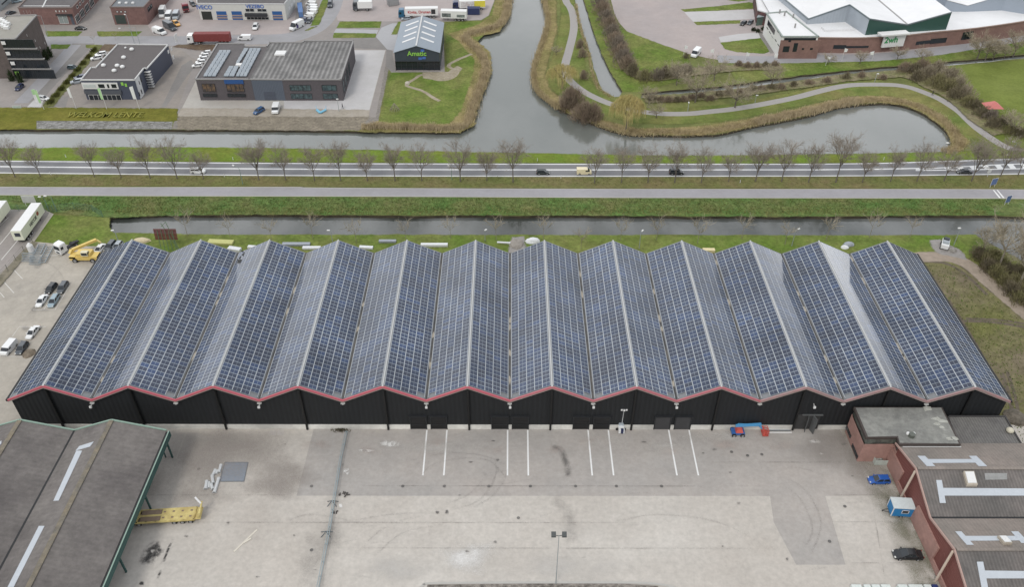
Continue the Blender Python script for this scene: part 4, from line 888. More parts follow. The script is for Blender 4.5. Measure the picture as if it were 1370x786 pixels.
b = MB(); b.add([up(fl,0)+Vector((0,.4,0)),up(fr,0)+Vector((0,.4,0)),up(fr,3.4)+Vector((0,.4,0)),up(fl,3.4)+Vector((0,.4,0))], [(0,1,2,3)]); gw = b.build('glass_front', GLASS, t)
b = MB()
for k in range(9): q = fl.lerp(fr, k/8); b.box(q.x, q.y+.3, 0, .16, .2, 3.4)
b.bar(up(fl,3.3), up(fr,3.3), .2, .2); b.bar(up(fl,1.7)+Vector((0,.3,0)), up(fr,1.7)+Vector((0,.3,0)), .1, .1); b.build('frame', DFR, gw)
ROOFG = mat('blue_grey_roof', (140,150,160), .5, .04, .2, stripes=(1,1.0,.02,.03))
b = MB(); o_ = .35; dn = dv.normalized()
for s, pe in ((-1, fl), (1, fr)):
    side = Vector((s*o_, 0, -o_*.3)); A0 = up(m0, zR+.05)-dn*o_; A1 = up(m0+dv, zR+.05)+dn*o_; B0 = up(pe, zE+.05)+side-dn*o_; B1 = up(pe+dv, zE+.05)+side+dn*o_
    P8 = [B0,A0,A1,B1] if s < 0 else [A0,B0,B1,A1]
    b.hexa([p-Vector((0,0,.15)) for p in P8]+P8)
b.build('roof', ROOFG, t)
b = MB(); b.bar(up(m0,zR+.14)-dn*.3, up(m0+dv,zR+.14)+dn*.3, .5, .14); b.build('ridge_cap', TRIMW, t)
for s, pe in ((-1, fl), (1, fr)):
    for k in range(4):
        u = .28+k*.19; q0 = up(m0,zR+.1).lerp(up(pe,zE+.1), .12)+dv*u; q1 = up(m0,zR+.1).lerp(up(pe,zE+.1), .72)+dv*(u-.035)
        b = MB(); b.bar(q0, q1, .95, .12); b.build('roof_light', WHM, t)
words(t, 'Amatic', LIME, g3(fl), g3(fr), Cc(478,350), 2.25, out=.15)
b = MB()
for q_ in (Cc(515,330), Cc(525,378), Cc(500,382)): u, z = on_plane(*q_, g3(fl), g3(fr)); q = fl+(fr-fl).normalized()*u; b.box(q.x, q.y-.1, z-.4, 1.2, .1, .8)
b.build('emblem', BLUEL, t)
# --- white logistics complex, top right
GREYC = mat('grey_hall_cladding', (168,176,184), .5, .04, .1, stripes=(0,1.2,.02,.03)); GREENC = mat('green_hall_cladding', (50,84,76), .5, .08, .1)
brickW = mat('long_brick_wall', (142,112,102), .9, .12, .3, (130,102,94), .5, fine=.1)
base = [(1044,68.5),(1090,70.5),(1140,71),(1171.7,70),(1210,67),(1241,63.4),(1300,57.5),(1370,47),(1440,34)]
WPT = [at(*p) for p in smooth_line(base, 3)]
top = 5.6
t = thing('logistics_centre', 'curved brick wall building with white flat roofs and a white entrance sign', 'building', tuple(at(1171,70)))
b = MB(); n = len(WPT)
b.add([up(p,0) for p in WPT]+[up(p,top) for p in WPT], [(i,i+1,n+i+1,n+i) for i in range(n-1)]); b.build('wall', brickW, t)
b = MB(); bk = [up(p+Vector((2,70,0)), 0) for p in (WPT[-1], WPT[0])]
b.sheet([(p.x,p.y) for p in WPT]+[(p.x,p.y) for p in bk], top-.15); b.build('flat_roof', WROOF, t)
b = MB()
for p, q in zip(WPT, WPT[1:]): b.bar(up(p,top), up(q,top), .5, .3)
b.build('roof_edge', mat('brick_coping', (150,126,114), .8), t)
def wseg(x):   # wall segment under pixel x
    i = min(range(len(WPT)-1), key=lambda k: abs((smooth_line(base,3)[k][0]+smooth_line(base,3)[k+1][0])/2-x)); return WPT[i], WPT[i+1]
for (x0,y0,x1,y1) in ((1047.5,62,1055,69.5),(1063,57,1066,68),(1072,64.5,1076,67),(1079,64,1082,66.5),(1083,64,1087.5,67),(1115.5,60,1131,65),(1132,61.5,1161.5,63.5),(1226,55.5,1246,57.5),(1246,52,1265,56.5),(1289,43,1292,52.5),(1292.5,42.5,1295.5,52),(1296,42,1299,51.5)):
    s0, s1 = wseg((x0+x1)/2); face(t, 'window', GLASS, s0, s1, (x0,y0), (x1,y1), out=.12, th=.3)
s0, s1 = wseg(1195); sg = face(t, 'entrance_sign', WFR, s0, s1, (1182,45), (1205,62), out=1.2, th=.6, z01=(2.2,7.0)); 
words(sg, '2wh', mat('sign_green', (60,150,90), .5), s0, s1, (1190,51.5), 3.0, out=1.35); face(sg, 'canopy_slab', WFR, s0, s1, (1176,43), (1212,45), out=2.4, th=3.2, z01=(6.8,7.3))
c1, c2, c3, c4 = at(1079.8,31.7,top), at(1131,28.6,top), at(1157.4,46.3,top), at(1265.8,38.8,top)
cv = c3.lerp(c4, .49)
z1, z2, z3, zv, z4 = hgt(1079.8,31.7,25.5,top), hgt(1131,28.6,6.3,top), hgt(1157.4,46.3,25.2,top), 0, hgt(1265.8,38.8,16.5,top)
zv = hgt(1211,42.5,33,top)
dvv = at(1171.7,0,zv)-at(1210.6,33.1,zv); dvv = dvv.normalized()*75; dvv.z = 0
T = [up(c1,z1), up(c2,z2), up(c3,z3), up(cv,zv), up(c4,z4)]; Bm = [c1, c2, c3, cv, c4]
hl = thing('white_roofed_hall', 'large hall with folded white roof, grey walls and a green gable front', 'warehouse', tuple(g3(c3)))
b = MB()
for i in (0, 1): b.add([Bm[i]-Vector((0,0,.3)), Bm[i+1]-Vector((0,0,.3)), T[i+1], T[i]], [(0,1,2,3)])
b.add([T[0], Bm[0], Bm[0]+dvv*1.2, T[0]+dvv*1.2], [(0,1,2,3)]); b.add([T[4], Bm[4], Bm[4]+dvv, T[4]+dvv], [(3,2,1,0)]); b.build('wall', GREYC, hl)
b = MB(); 
for i in (2, 3): b.add([Bm[i]-Vector((0,0,.3)), Bm[i+1]-Vector((0,0,.3)), T[i+1], T[i]], [(0,1,2,3)])
b.build('gable_front', GREENC, hl)
b = MB(); W2 = at(1075,25,z1); dl = at(1040,0,z1)-at(1070,25.5,z1); dl = dl.normalized()*90; dl.z = 0
RT_ = [T[0], T[1], T[2], T[3], T[4]]; BK = [T[0]+dl, T[1]+dvv, T[2]+dvv, T[3]+dvv, T[4]+dvv]
off = Vector((0,0,.15))
for i in range(4): b.add([RT_[i]+off, RT_[i+1]+off, BK[i+1]+off, BK[i]+off], [(0,1,2),(0,2,3)])
b.build('roof', WROOF, hl)
b = MB()
for i in range(4): b.bar(RT_[i]+off*.3, RT_[i+1]+off*.3, .35, .4)
b.bar(T[0]+off, T[0]+dl+off, .5, .3); b.build('roof_edge', mat('slate_trim', (110,120,124), .5), hl)
b = MB(); b.add([T[0]-Vector((0,0,7)), T[0]+dl-Vector((0,0,7)), T[0]+dl, T[0]], [(0,1,2,3)]); b.build('side_wall', GREYC, hl)
b = MB(); b.bar(T[3]+off*1.2, BK[3]+off*1.2, .8, .12); b.build('roof_valley', TRIMG, hl)
b = MB(); q0, q1 = at(1101,39.5,top), at(1139,38,top); b.bar(q0, q1, 3.2, 1.1); b.build('roof_light', mat('pale_rooflight', (226,226,226), .5), hl)
# second hall, far right
e1, e2, e3, e4 = at(1255,2,top+5), at(1291,6.2,top+5), at(1318,0,top+5), at(1400,-8,top+5)
t2 = thing('white_roofed_hall', 'white roofed hall with blue-grey walls at the far right edge', 'warehouse', tuple(g3(e2)))
k1, k2, k3, k4 = at(1262,14.5,top), at(1292,15,top), at(1340,13.2,top), at(1420,26,top)
b = MB(); zz = top+hgt(1292,15,6.3,top)-top
T2 = [up(k1,zz+1.5), up(k2,zz-.4), up(k3,zz+3.5), up(k4,zz+2)]; K2 = [k1,k2,k3,k4]
for i in range(3): b.add([K2[i]-Vector((0,0,.3)), K2[i+1]-Vector((0,0,.3)), T2[i+1], T2[i]], [(0,1,2,3)])
b.add([T2[0], K2[0], K2[0]+Vector((-10,60,0)), T2[0]+Vector((-10,60,0))], [(0,1,2,3)])
b.build('wall', mat('blue_grey_hall', (156,166,178), .5, .04, .1), t2)
b = MB(); BK2 = [p+Vector((-12,60,0)) for p in T2]
for i in range(3): b.add([T2[i]+off, T2[i+1]+off, BK2[i+1]+off, BK2[i]+off], [(0,1,2),(0,2,3)])
b.build('roof', WROOF, t2)
b = MB(); b.box(*at(1323,8,top).to_2d(), top+2, 1.0, .6, 1.6); b.build('roof_vent', DFR, t2)
# white office in front of it
zo = 8.0
P = poly_at([(1046.8,48.6),(1095,48.6),(1052,15),(1025.8,17.4)], zo)
t, P = block('white_office', 'white two storey office with black windows at the end of the long brick wall', None, zo, mat('white_render', (226,226,222), .7, .04, .3), WROOF, mat('sage_trim', (150,160,154), .6), pts=P, trim=.5)
a, c, d = g3(P[3]), g3(P[0]), g3(P[1])
Z5 = crop(1000,0,10.4833)
for (x,y,w_) in ((282,395,16),(318,455,16),(350,515,22),(398,565,16),(436,630,16),(428,440,16),(468,500,18)):
    face(t, 'window', GLASS, a, c, Z5(x-w_*.6,y-22), Z5(x+w_*.6,y+22), out=.08)
face(t, 'window_band', GLASS, a, c, Z5(290,285), Z5(385,440), out=.08, z01=(5.0,6.8))
b = MB(); e0 = c+Vector((.1,-.06,0)); face(t, 'brick_front', brickW, c, d, (1045,52), (1094,70), out=.12, th=.2, z01=(0.02,zo-1.3)); face(t, 'window_band', GLASS, c, d, Z5(520,520), Z5(960,545), out=.16, th=.3, z01=(zo-1.3,zo-.5))
for (x0,y0,x1,y1) in ((505,645,575,725),(655,600,685,720),(765,670,790,695),(880,668,910,695),(580,540,605,585)): face(t, 'window', GLASS, c, d, Z5(x0,y0), Z5(x1,y1), out=.2, th=.16)
b = MB()
for x, y in ((518,215),(665,380),(450,180),(640,240)): q = at(*Z5(x,y), zo); b.tube((q.x,q.y,zo-.1), (q.x,q.y,zo+1.3), .3, n=8)
b.build('roof_vents', TRIMG, t)
t = thing('entrance_shelter', 'small glazed entrance shelter with a grey roof beside the white office', 'shelter', tuple(at(1020,29)))
b = MB(); P = poly_at([Z5(130,240),Z5(275,225),Z5(280,195),Z5(150,205)], 3.4); b.prism([(p.x,p.y) for p in P], 3.2, 3.45); b.build('roof', mat('grey_shelter_roof', (160,172,174), .5), t)
b = MB(); P = inset(P, .4); b.prism([(p.x,p.y) for p in P], 0, 3.2, cap=False); b.build('glass_wall', mat('greenish_glass', (96,116,108), .2, .3, .6), t)
t, P = block('brick_wing', 'narrow wing with brick panels and dark windows behind the grey shelter', [(1014,13.5),(1030,18),(1034,2),(1010,-12)], 5, mat('dark_red_panel', (120,80,76), .8, .3, .5, (60,56,58), .5), WROOF, TRIMW)
# ------------------------------------------------------------------ vegetation
BARK = mat('bark', (112,104,95), .95, .2, 2); BARKP = mat('pale_bark', (150,142,126), .95, .2, 2)
def twigm(name, rgb, rgb2=None, sc=.25): return mat(name, rgb, .95, .3, sc, rgb2, .5, spec=.1)
TW = twigm('twigs', (144,134,122), (158,148,136)); TWP = twigm('pale_twigs', (172,162,142), (154,144,124)); TWB = twigm('brown_twigs', (146,130,114), (158,144,126)); TWO = twigm('olive_twigs', (134,132,92), (146,138,108)); TWY = twigm('willow_twigs', (206,190,132), (188,176,120)); TWG = twigm('grey_twigs', (148,138,126), (134,124,112)); TWD = twigm('dark_twigs', (122,114,94), (134,126,104))
def sliver(b, a, c, wd):
    """a thin twig: two crossed blades tapering to a point"""
    d = (c-a); u = Vector((random.uniform(-1,1), random.uniform(-1,1), random.uniform(-1,1))); r = d.cross(u)
    if r.length < 1e-5: return
    r = r.normalized()*wd/2; k = len(b.v)
    b.v += [tuple(a-r), tuple(a+r), tuple(c+r*.35), tuple(c-r*.35)]; b.f.append((k,k+1,k+2,k+3)); b.m.append(0)
def rnd_dir(d, spread):
    v = Vector((random.gauss(0,1), random.gauss(0,1), random.gauss(0,1))).normalized()
    return (d+v*spread).normalized()
def tree_mesh(h, spread=.5, n1=6, n2=6, n3=6, n4=5, trunk=.26, r0=.22, lift=.35, tw=.07, pale=False):
    """bare deciduous tree: trunk mesh (with limbs) and a crown mesh of branches and twigs"""
    T = MB(); Cn = MB(); th = h*trunk; lean = Vector((random.uniform(-.03,.03), random.uniform(-.03,.03), 1)).normalized()
    top = lean*th; T.tube((0,0,-.1), top*.5, r0*1.15, r0*.95, 7); T.tube(top*.5, top, r0*.95, r0*.8, 7)
    T.tube(top, top+lean*h*.4, r0*.75, r0*.2, 5)
    for i in range(n1):
        a = 2*math.pi*(i+random.uniform(-.3,.3))/n1; el = random.uniform(.75, 1.2)
        d = Vector((math.cos(a)*math.cos(el), math.sin(a)*math.cos(el), math.sin(el))); d.x *= 1+spread; d.y *= 1+spread; d.normalize()
        s0 = top*random.uniform(.85,1)+lean*h*random.uniform(0,.16); L1 = h*random.uniform(.34,.46); m0 = s0+d*L1*.5; d2 = (d+Vector((0,0,lift))).normalized(); e0 = m0+d2*L1*.55
        T.tube(s0, m0, r0*.5, r0*.34, 5); T.tube(m0, e0, r0*.34, r0*.14, 5)
        for j in range(n2):
            f = random.uniform(.3, 1); p0 = s0.lerp(m0, f*2) if f < .5 else m0.lerp(e0, f*2-1)
            dd = rnd_dir(d2, .85); dd.z = abs(dd.z)*.8+.1; L2 = h*random.uniform(.16,.28); p1 = p0+dd.normalized()*L2
            Cn.tube(p0, p1, .05, .022, 3)
            for k in range(n3):
                q0 = p0.lerp(p1, random.uniform(.25,1)); dk = rnd_dir(dd, .9); dk.z = dk.z*.7+.25; q1 = q0+dk.normalized()*h*random.uniform(.07,.14); sliver(Cn, q0, q1, tw)
                for l in range(n4):
                    w0 = q0.lerp(q1, random.uniform(.2,1)); sliver(Cn, w0, w0+rnd_dir(dk, .9)*h*random.uniform(.04,.08), tw*.75)
    return T, Cn
def make_tree(name, label, cat, T, Cn, mt, mc, group=None):
    r = thing(name, label, cat, (0,0,0), 0, group); T.build('trunk', mt, r); Cn.build('crown', mc, r); return r
ORD = ['first','second','third','fourth','fifth','sixth','seventh','eighth','ninth','tenth','eleventh','twelfth','thirteenth','fourteenth','fifteenth','sixteenth','seventeenth','eighteenth','nineteenth','twentieth']
def nth(i, n, what='the left end'):
    if i < (n+1)//2: return ORD[i]+' from the left'
    return (ORD[n-1-i]+' from the right')
ROADT = [(20.4,237.3),(54.2,236.3),(126.7,237),(162.5,238.3),(201.3,239.3),(237,239.3),(272.5,240),(346.5,241.4),(382.3,241.4),(421.1,242.4),(455.8,242.4),(491.6,242.6),(528.5,242.4),(564.2,242.4),(615.9,243.4),(651.5,242.4),(686.4,244.4),(795.3,245.5),(831.4,245),(866.8,245),(902.5,245),(938,245),(974.6,243.4),(1010.4,243.4),(1045.5,243.4),(1081.5,244.5),(1118,244.5),(1153.4,244.5),(1191.2,243.4),(1226.5,243),(1262.7,243),(1299.5,243),(1338.3,236.5),(1361.8,235)]
protos = []
for k in range(8):
    protos.append(make_tree('roadside_tree', None, 'tree', *tree_mesh(random.uniform(12,13.4), random.uniform(-.3,.0), random.randint(6,9), 9, 7, 7, trunk=random.uniform(.18,.27), r0=.17, lift=random.uniform(.35,.8), tw=.046), BARK, TW))
used = [False]*5
def put(proto, x, y, s, rz, label, group, z=0):
    i = protos.index(proto) if proto in protos else None
    if proto.get('used'): o = copy_tree(proto)
    else: o = proto; proto['used'] = 1
    o.location = (x, y, z); o.scale = (s[0], s[0], s[1]) if isinstance(s, tuple) else (s, s, s); o.rotation_euler = (0,0,rz); o['label'] = label; o['category'] = proto['category']
    if group: o['group'] = group
    if 'used' in o and o is not proto: del o['used']
    return o
small = {6: .8, 15: .8, 9: .95, 14: 1.1, 16: 1.1, 26: 1.2, 25: 1.05, 31: 1.1}
n = len(ROADT)
for i, (x, y) in enumerate(ROADT):
    q = at(x, y); s = small.get(i, random.uniform(.82, 1.04))
    sz_ = 'tall' if s > 1.04 else ('small' if s < .85 else 'bare')
    lab = '%s leafless tree %s in the row along the main road' % ({'tall':'tall','small':'small','bare':'bare'}[sz_], nth(i, n))
    put(protos[(i*5) % 8], q.x, q.y, (s*.88, s), random.uniform(0, 6.28), lab, 'leafless trees along the main road')
# thin saplings between warehouse and canal
SAP = [(106,262+55),(251,314),(308,316),(364,320),(419,317),(475,322),(478,327),(543,321),(603,319),(664,321),(727,316),(776.9,335),(830,321),(879,321),(932,323),(933,326),(996,318),(1050,329),(1104,322),(1164,320),(1163.5,315),(1216,315)]
SAP = [(251,316),(308,318),(364,322),(419,320),(477,326),(543,322),(603,320),(664,322),(727,320),(777,334),(830,322),(878,322),(933,326),(992,320),(1050,328),(1105,322),(1163,318),(1217,318)]
sap = [make_tree('sapling', None, 'young tree', *tree_mesh(7.0, .2, 5, 5, 4, 3, trunk=.38, r0=.06, tw=.028), BARKP, TWP) for _ in range(2)]
for i, (x, y) in enumerate(SAP):
    q = at(x, y); put(sap[i % 2], q.x, q.y, random.uniform(.85, 1.15), random.uniform(0, 6), 'thin bare sapling %s in the row between warehouse and canal' % nth(i, len(SAP)), 'saplings between warehouse and canal')
# bushes: dense clumps of upright and arching twigs with fine leaf buds
def bush_mesh(rx, ry, h, n=700, tw=.09, droop=0, core=.0):
    b = MB()
    for _ in range(n):
        a = random.uniform(0, 6.283); r = math.sqrt(random.random()); z = random.random()
        w_ = math.sqrt(max(.05, 1-(z*.95)**2)); lump = .8+.22*math.sin(a*3+rx*7)+.16*math.sin(a*7+h*9)
        P = Vector((rx*r*w_*lump*math.cos(a), ry*r*w_*lump*math.sin(a), h*z*(.9+.15*math.sin(a*4+1))))
        d = Vector((P.x/rx*.7, P.y/ry*.7, 1-droop)).normalized(); L = random.uniform(.5, 1.5)*max(.6, h*.25)
        sliver(b, P-d*L*.5, P+rnd_dir(d,.45)*L*.5, tw*random.uniform(.6,1.5))
    S = MB()
    for _ in range(7):
        a = random.uniform(0,6.283); S.tube((rx*.12*math.cos(a), ry*.12*math.sin(a), -.1), (rx*.5*math.cos(a), ry*.5*math.sin(a), h*random.uniform(.5,.8)), .08, .03, 4)
    return S, b
def bush(name, label, cat, px, py, rx, ry, h, mc, n=700, tw=.1, group=None, droop=0):
    q = at(px, py); r = thing(name, label, cat, (q.x, q.y, 0), 0, group); S, b = bush_mesh(rx, ry, h, n, tw, droop)
    S.build('stems', BARK, r, world=False); b.build('crown', mc, r, world=False); return r
# willow trees with hanging golden twigs
def willow(px, py, h, rx, label, n=2600):
    q = at(px, py); r = thing('willow_tree', label, 'tree', (q.x, q.y, 0)); T = MB(); b = MB(); T.tube((0,0,-.1), (.1,0,h*.4), .4, .28, 8)
    for i in range(8):
        a = 6.283*i/8+random.uniform(-.2,.2); e = Vector((math.cos(a)*rx*.55, math.sin(a)*rx*.55, h*random.uniform(.75,.95))); T.tube((.1,0,h*.36), e*.6+Vector((0,0,h*.12)), .2, .12, 5); T.tube(e*.6+Vector((0,0,h*.12)), e, .12, .04, 4)
    for _ in range(n):
        a = random.uniform(0,6.283); rr = math.sqrt(random.random())*(.8+.14*math.sin(a*3)+.1*math.sin(a*7+1)); z = h*(1-.33*rr*rr)*random.uniform(.8,1); L = random.uniform(.12,.4)*h*(0.5+rr*.7)
        p = Vector((rx*rr*math.cos(a), rx*rr*math.sin(a), z)); pm = p-Vector((-p.x*.05,-p.y*.05,L*.5)); sliver(b, p, pm, .07); sliver(b, pm, pm-Vector((0,0,L*.5)), .055)
    T.build('trunk', BARK, r, world=False); b.build('crown', TWY, r, world=False)
willow(752, 119, 8.5, 5.5, 'golden willow with hanging twigs beside the wide river bend', 1700); willow(838, 174, 11.5, 5.6, 'golden willow drooping over the foot path near the pond shore', 2800)
# big brown shrubs at the water
bush('brown_shrub', 'large round brown shrub leaning over the water at the river bend', 'shrub', 764, 145, 5.6, 4.0, 6.8, TWB, 2600, .12)
bush('brown_shrub', 'broad brown shrub right of the round one at the river bend', 'shrub', 786, 161, 6.2, 3.8, 5.8, TWB, 2600, .12)
# long brush belt beside the logistics yard
belt = [(803,4),(806,14),(811,24),(815,34),(819,44),(823,54),(827,63),(831,72),(835,80),(839,88)]
for i, (x, y) in enumerate(belt):
    bush('brush', '%s brown bush in the brush belt beside the logistics yard, counted from the top' % ORD[i], 'bush', x, y+5, 4.4, 4.0, random.uniform(4,5.5), TWB if i % 2 else TWG, 900, .14, 'brush belt beside the logistics yard')
for i, (x, y, rx, h, m_, lab) in enumerate([(846,98,2.6,4.6,TWD,'dark evergreen bush at the lower end of the brush belt'),(861,105,3.6,4,TWO,'olive bush right of the dark evergreen bush'),(879,103,3.6,4,TWG,'grey brown bush in the middle of the lawn corner'),(890,100,3,4,TWD,'dark bush left of the pale grey thicket'),(905,98,3.6,3.4,TWG,'low grey bush below the grass slope'),(917,96,3.6,3.6,TWG,'grey bush left of the white flags')]):
    bush('bush', lab, 'bush', x, y+3, rx, 3, h, m_, 750, .13)
for i, (x, y, lab) in enumerate([(776,64,'upper brown shrub between foot path and ditch'),(779,76,'middle brown shrub between foot path and ditch'),(781,106,'lower brown shrub between foot path and ditch')]):
    bush('shrub', lab, 'shrub', x, y, 2.2, 2.2, 3.2, TWB, 500, .12)
rowb = [(872,134),(926,133),(938,131),(962,129),(974,127),(990,125),(1032,119),(884,136),(894,136.5),(905,136),(914,135.5),(950,134.5),(1006,122),(1018,121),(1045,120),(1061,116),(1082,113),(1106,111),(1131,106),(1152,104),(1181,106)]
for i, (x, y) in enumerate(rowb):
    bush('low_bush', 'low brown bush %s in the row between brook and foot path' % nth(i, len(rowb)), 'bush', x, y, random.uniform(1.8,2.8), 1.5, random.uniform(1.6,2.6), TWB if i % 3 else TWD, 420, .11, 'low bushes between brook and foot path')
hb = [(988,88),(1000,90),(1012,90),(1024,89),(1036,88)]
for i, (x, y) in enumerate(hb): bush('hedge_bush', 'brown bush %s in the short hedge below the forecourt' % nth(i, 5), 'bush', x, y+1, 2.2, 1.3, 2.2, TWB if i != 3 else TWD, 420, .11, 'short hedge below the forecourt')
# big tangled trees near the brook
bigs = [make_tree('bare_tree', None, 'tree', *tree_mesh(13, .75, 8, 8, 7, 5, trunk=.16, r0=.24, lift=.15, tw=.07), BARK, TWP) for _ in range(2)]
BG = [(930,137,1.0,'spreading bare tree left of the two on the lawn by the brook'),(983,144,.98,'spreading bare tree standing right at the foot path'),(868,140,.55,'small dark trunked tree beside the lower willow'),(878,158,.5,'thin leafless tree just below the foot path'),(905,114,.75,'grey bare tree behind the spreading one, left of the white van'),(955,108,.8,'grey bare tree under the white flags'),(1032,116,.7,'slim bare tree between the brook and the long hedge'),(1307,79,.95,'tall bare tree leaning right behind the brook wall'),(1318,80,.8,'bare tree close beside the tall leaning one'),(1328,80,.7,'slender bare tree in the middle of the brook row'),(1355,76,.9,'bare tree at the right edge above the brook'),(1343,78,.6,'small bare tree left of the edge tree above the brook'),(1232,84,.5,'small bare tree in front of the brick wall, right of the sign'),(1200,80,.5,'small bare tree below the entrance sign'),(1352,180,.7,'bare tree beside the path bend at the right edge'),(744,74,.35,'small trunk on the river lawn above the golden willow'),(1150,86,.45,'little bare tree on the verge left of the entrance sign'),(1108,86,.4,'little bare tree near the flag poles on the verge')]
for i, (x, y, s, lab) in enumerate(BG):
    q = at(x, y); put(bigs[i % 2], q.x, q.y, s, random.uniform(0,6), lab, 'bare trees by the brook')
# thicket between meadow and pond
BRF = natural(mat('brush_floor', (134,122,98), .95, .35, .25, (108,110,66), .5, bump=.15, fine=.35), 1.5)
strip('brush_floor', [(862,133.5),(900,132),(940,129),(985,125),(1045,117),(1090,111),(1130,105),(1180,101),(1210,99)], 5, BRF); strip('brush_floor', [(1200,98),(1225,104),(1245,115),(1268,126),(1290,142),(1312,162),(1340,180)], 6, BRF)
strip('brush_floor', [(806,0),(818,36),(832,75),(848,98),(880,104),(920,98),(985,91),(1045,90)], 5, BRF)
th = [(1205,98,4,3.4,TWB),(1218,100,4.2,3.6,TWD),(1228,94,4,3.4,TWB),(1222,110,4,3.6,TWD),(1236,106,4.5,4.4,TWP),(1248,102,5,5,TWP),(1258,112,5,5.2,TWP),(1247,118,4.5,4.6,TWO),(1268,110,4.6,4.6,TWP),(1262,124,4.4,4.4,TWO),(1276,122,4.6,4.6,TWP),(1272,134,4,4.2,TWD),(1286,132,4,4,TWP),(1288,144,3.6,3.6,TWO),(1298,148,3.6,3.4,TWD),(1308,158,3.6,3.4,TWD),(1320,162,3.4,3.2,TWG),(1322,172,3.2,3,TWD),(1336,170,3.2,3,TWD),(1345,181,3,2.8,TWO),(1358,184,3,2.8,TWD)]
nm = {TWB.name:'brown',TWD.name:'dark',TWP.name:'pale grey',TWO.name:'olive',TWG.name:'grey'}
for i, (x, y, r_, h, m_) in enumerate(th): x += 5; y -= 4; bush('thicket_bush', '%s bush %s along the thicket between pond path and meadow' % (nm[m_.name], nth(i, len(th)) if i not in (20,) else 'at the right end'), 'bush', x, y+2, r_, 3, h, m_, 800, .13, 'thicket between pond path and meadow')
# hedge on the right by the dirt track
hd = [(1308,345),(1318,352),(1328,349),(1322,362),(1336,360),(1332,371),(1348,370),(1343,381),(1358,381),(1352,393),(1368,394),(1362,405),(1378,410),(1374,378),(1366,366),(1392,425)]
for i, (x, y) in enumerate(hd): bush('hedge_bush', 'olive bush %s in the dense hedge beside the dirt track' % nth(i, len(hd)), 'bush', x, y, 3.0, 2.6, random.uniform(2.6,3.6), TWO if i % 3 else TWD, 1100, .1, 'dense hedge beside the dirt track')
edge = [make_tree('bare_tree', None, 'tree', *tree_mesh(12, .5, 7, 8, 7, 5, trunk=.3, r0=.2, tw=.055), BARKP, TWP) for _ in range(1)]
for (x, y, s, lab) in ((1312,343,.75,'smaller pale barked tree at the end of the hedge by the canal'),(1334,362,1.3,'tall pale barked tree rising from the hedge by the canal'),(1362,384,1.25,'pale barked tree at the right edge in the hedge'),(1380,350,1.0,'bare tree behind the hedge beyond the right edge')):
    q = at(x, y); put(edge[0], q.x, q.y, s, random.uniform(0,6), lab, 'pale trees in the track hedge')
# hedge between side street and navy office, shrubs by the brown office
for i in range(9):
    x = 126-i*7.2; y = 68+i*8.6
    bush('hedge_shrub', 'clipped green hedge section %s beside the side street' % (ORD[i]+' from the top'), 'hedge', x, y, 1.3, 2.6, 1.0, twigm('hedge_green', (92,98,50), (110,108,62)), 360, .14, 'low hedge beside the side street')
for i, (x, y, lab) in enumerate([(68,76,'dark green conifer nearest the road at the brown office wall'),(63,80,'dark green conifer at the long wall of the brown office'),(17,108,'green conifer in front of the brown office, left one'),(28,110,'green conifer in front of the brown office, right one')]):
    bush('conifer', lab, 'shrub', x, y, 1.2, 1.2, 3.6, twigm('conifer_green', (60,74,52), (76,88,60)), 420, .13)
for i, (x, y) in enumerate([(1021,40),(1024,44),(1035,62),(1039,67),(1008,41),(1014,43)]):
    bush('round_shrub', ['dark round shrub nearest the white office door','second dark shrub down the white office wall','dark shrub near the lower end of the white office wall','dark shrub at the brick corner of the white office','small dark shrub by the driveway, left one','small dark shrub by the driveway, right one'][i], 'shrub', x, y, 1.2, 1.2, 1.3, twigm('box_green', (50,60,44), (64,72,52)), 260, .14, 'round shrubs by the white office')
for (x, y, lab) in ((126,57,'small brown tree on the verge left of the lamp'),(155,53,'small purple brown tree beside the industrial road')):
    q = at(x, y); put(sap[0], q.x, q.y, .42, 1, lab, 'small verge trees')
bush('low_bush', 'brown bush beside the white van at the forecourt entrance', 'bush', 917.5, 78, 1.8, 1.4, 2, TWD, 300, .1)
# reeds along the banks: uncountable, one object per belt
def reeds(label, line, width, n, h=(1.2,2.2), m_=None):
    W_ = [Vector(q) for q in smooth_line([at(*q).to_2d() for q in line])]; b = MB(); cum = [0]
    for p, q in zip(W_, W_[1:]): cum.append(cum[-1]+(q-p).length)
    import bisect
    for _ in range(n):
        s = random.uniform(0, cum[-1]); i = min(len(W_)-2, bisect.bisect_right(cum, s)-1); f = (s-cum[i])/max(1e-6, cum[i+1]-cum[i]); d = (W_[i+1]-W_[i]).normalized()
        p = W_[i].lerp(W_[i+1], f)+Vector((-d.y, d.x))*random.gauss(0, width*.28); hh = random.uniform(*h)*(.7+.3*math.sin(s*.4)**2); P = Vector((p.x, p.y, -.2))
        sliver(b, P, P+Vector((random.gauss(0,.25), random.gauss(0,.25), hh)), .13)
    o = b.build('reeds', m_ or REED); tag(o, label, 'reeds', kind='stuff'); return o
REED = twigm('reed_straw', (204,188,154), (182,166,136), .3); REEDP = twigm('pale_reed', (198,182,146), (172,156,122), .3)
reeds('golden reeds along the showroom side of the river', [(682,-12),(676,22),(664,36),(645,42),(628,46),(622,52),(633,62),(645,75),(650,92),(645,112),(634,140),(629,158),(621,170),(600,173),(560,172),(520,171),(484,171)], 2.8, 16000)
reeds('dry reeds along the park side of the wide river', [(725,-12),(730,10),(733,30),(729,48),(721,70),(714,95),(717,118),(727,130),(747,146)], 1.8, 5000, m_=REEDP)
reeds('pale flattened reeds on the pond shore below the path', [(800,164),(840,177),(870,177),(900,177),(935,177),(970,172),(1012,164)], 3.4, 9000, (.5,1.1), REEDP)
reeds('tall golden reeds on the upper pond shore', [(1010,165),(1050,157),(1088,149.5),(1120,141),(1150,136)], 2.6, 7500, (1.4,2.4))
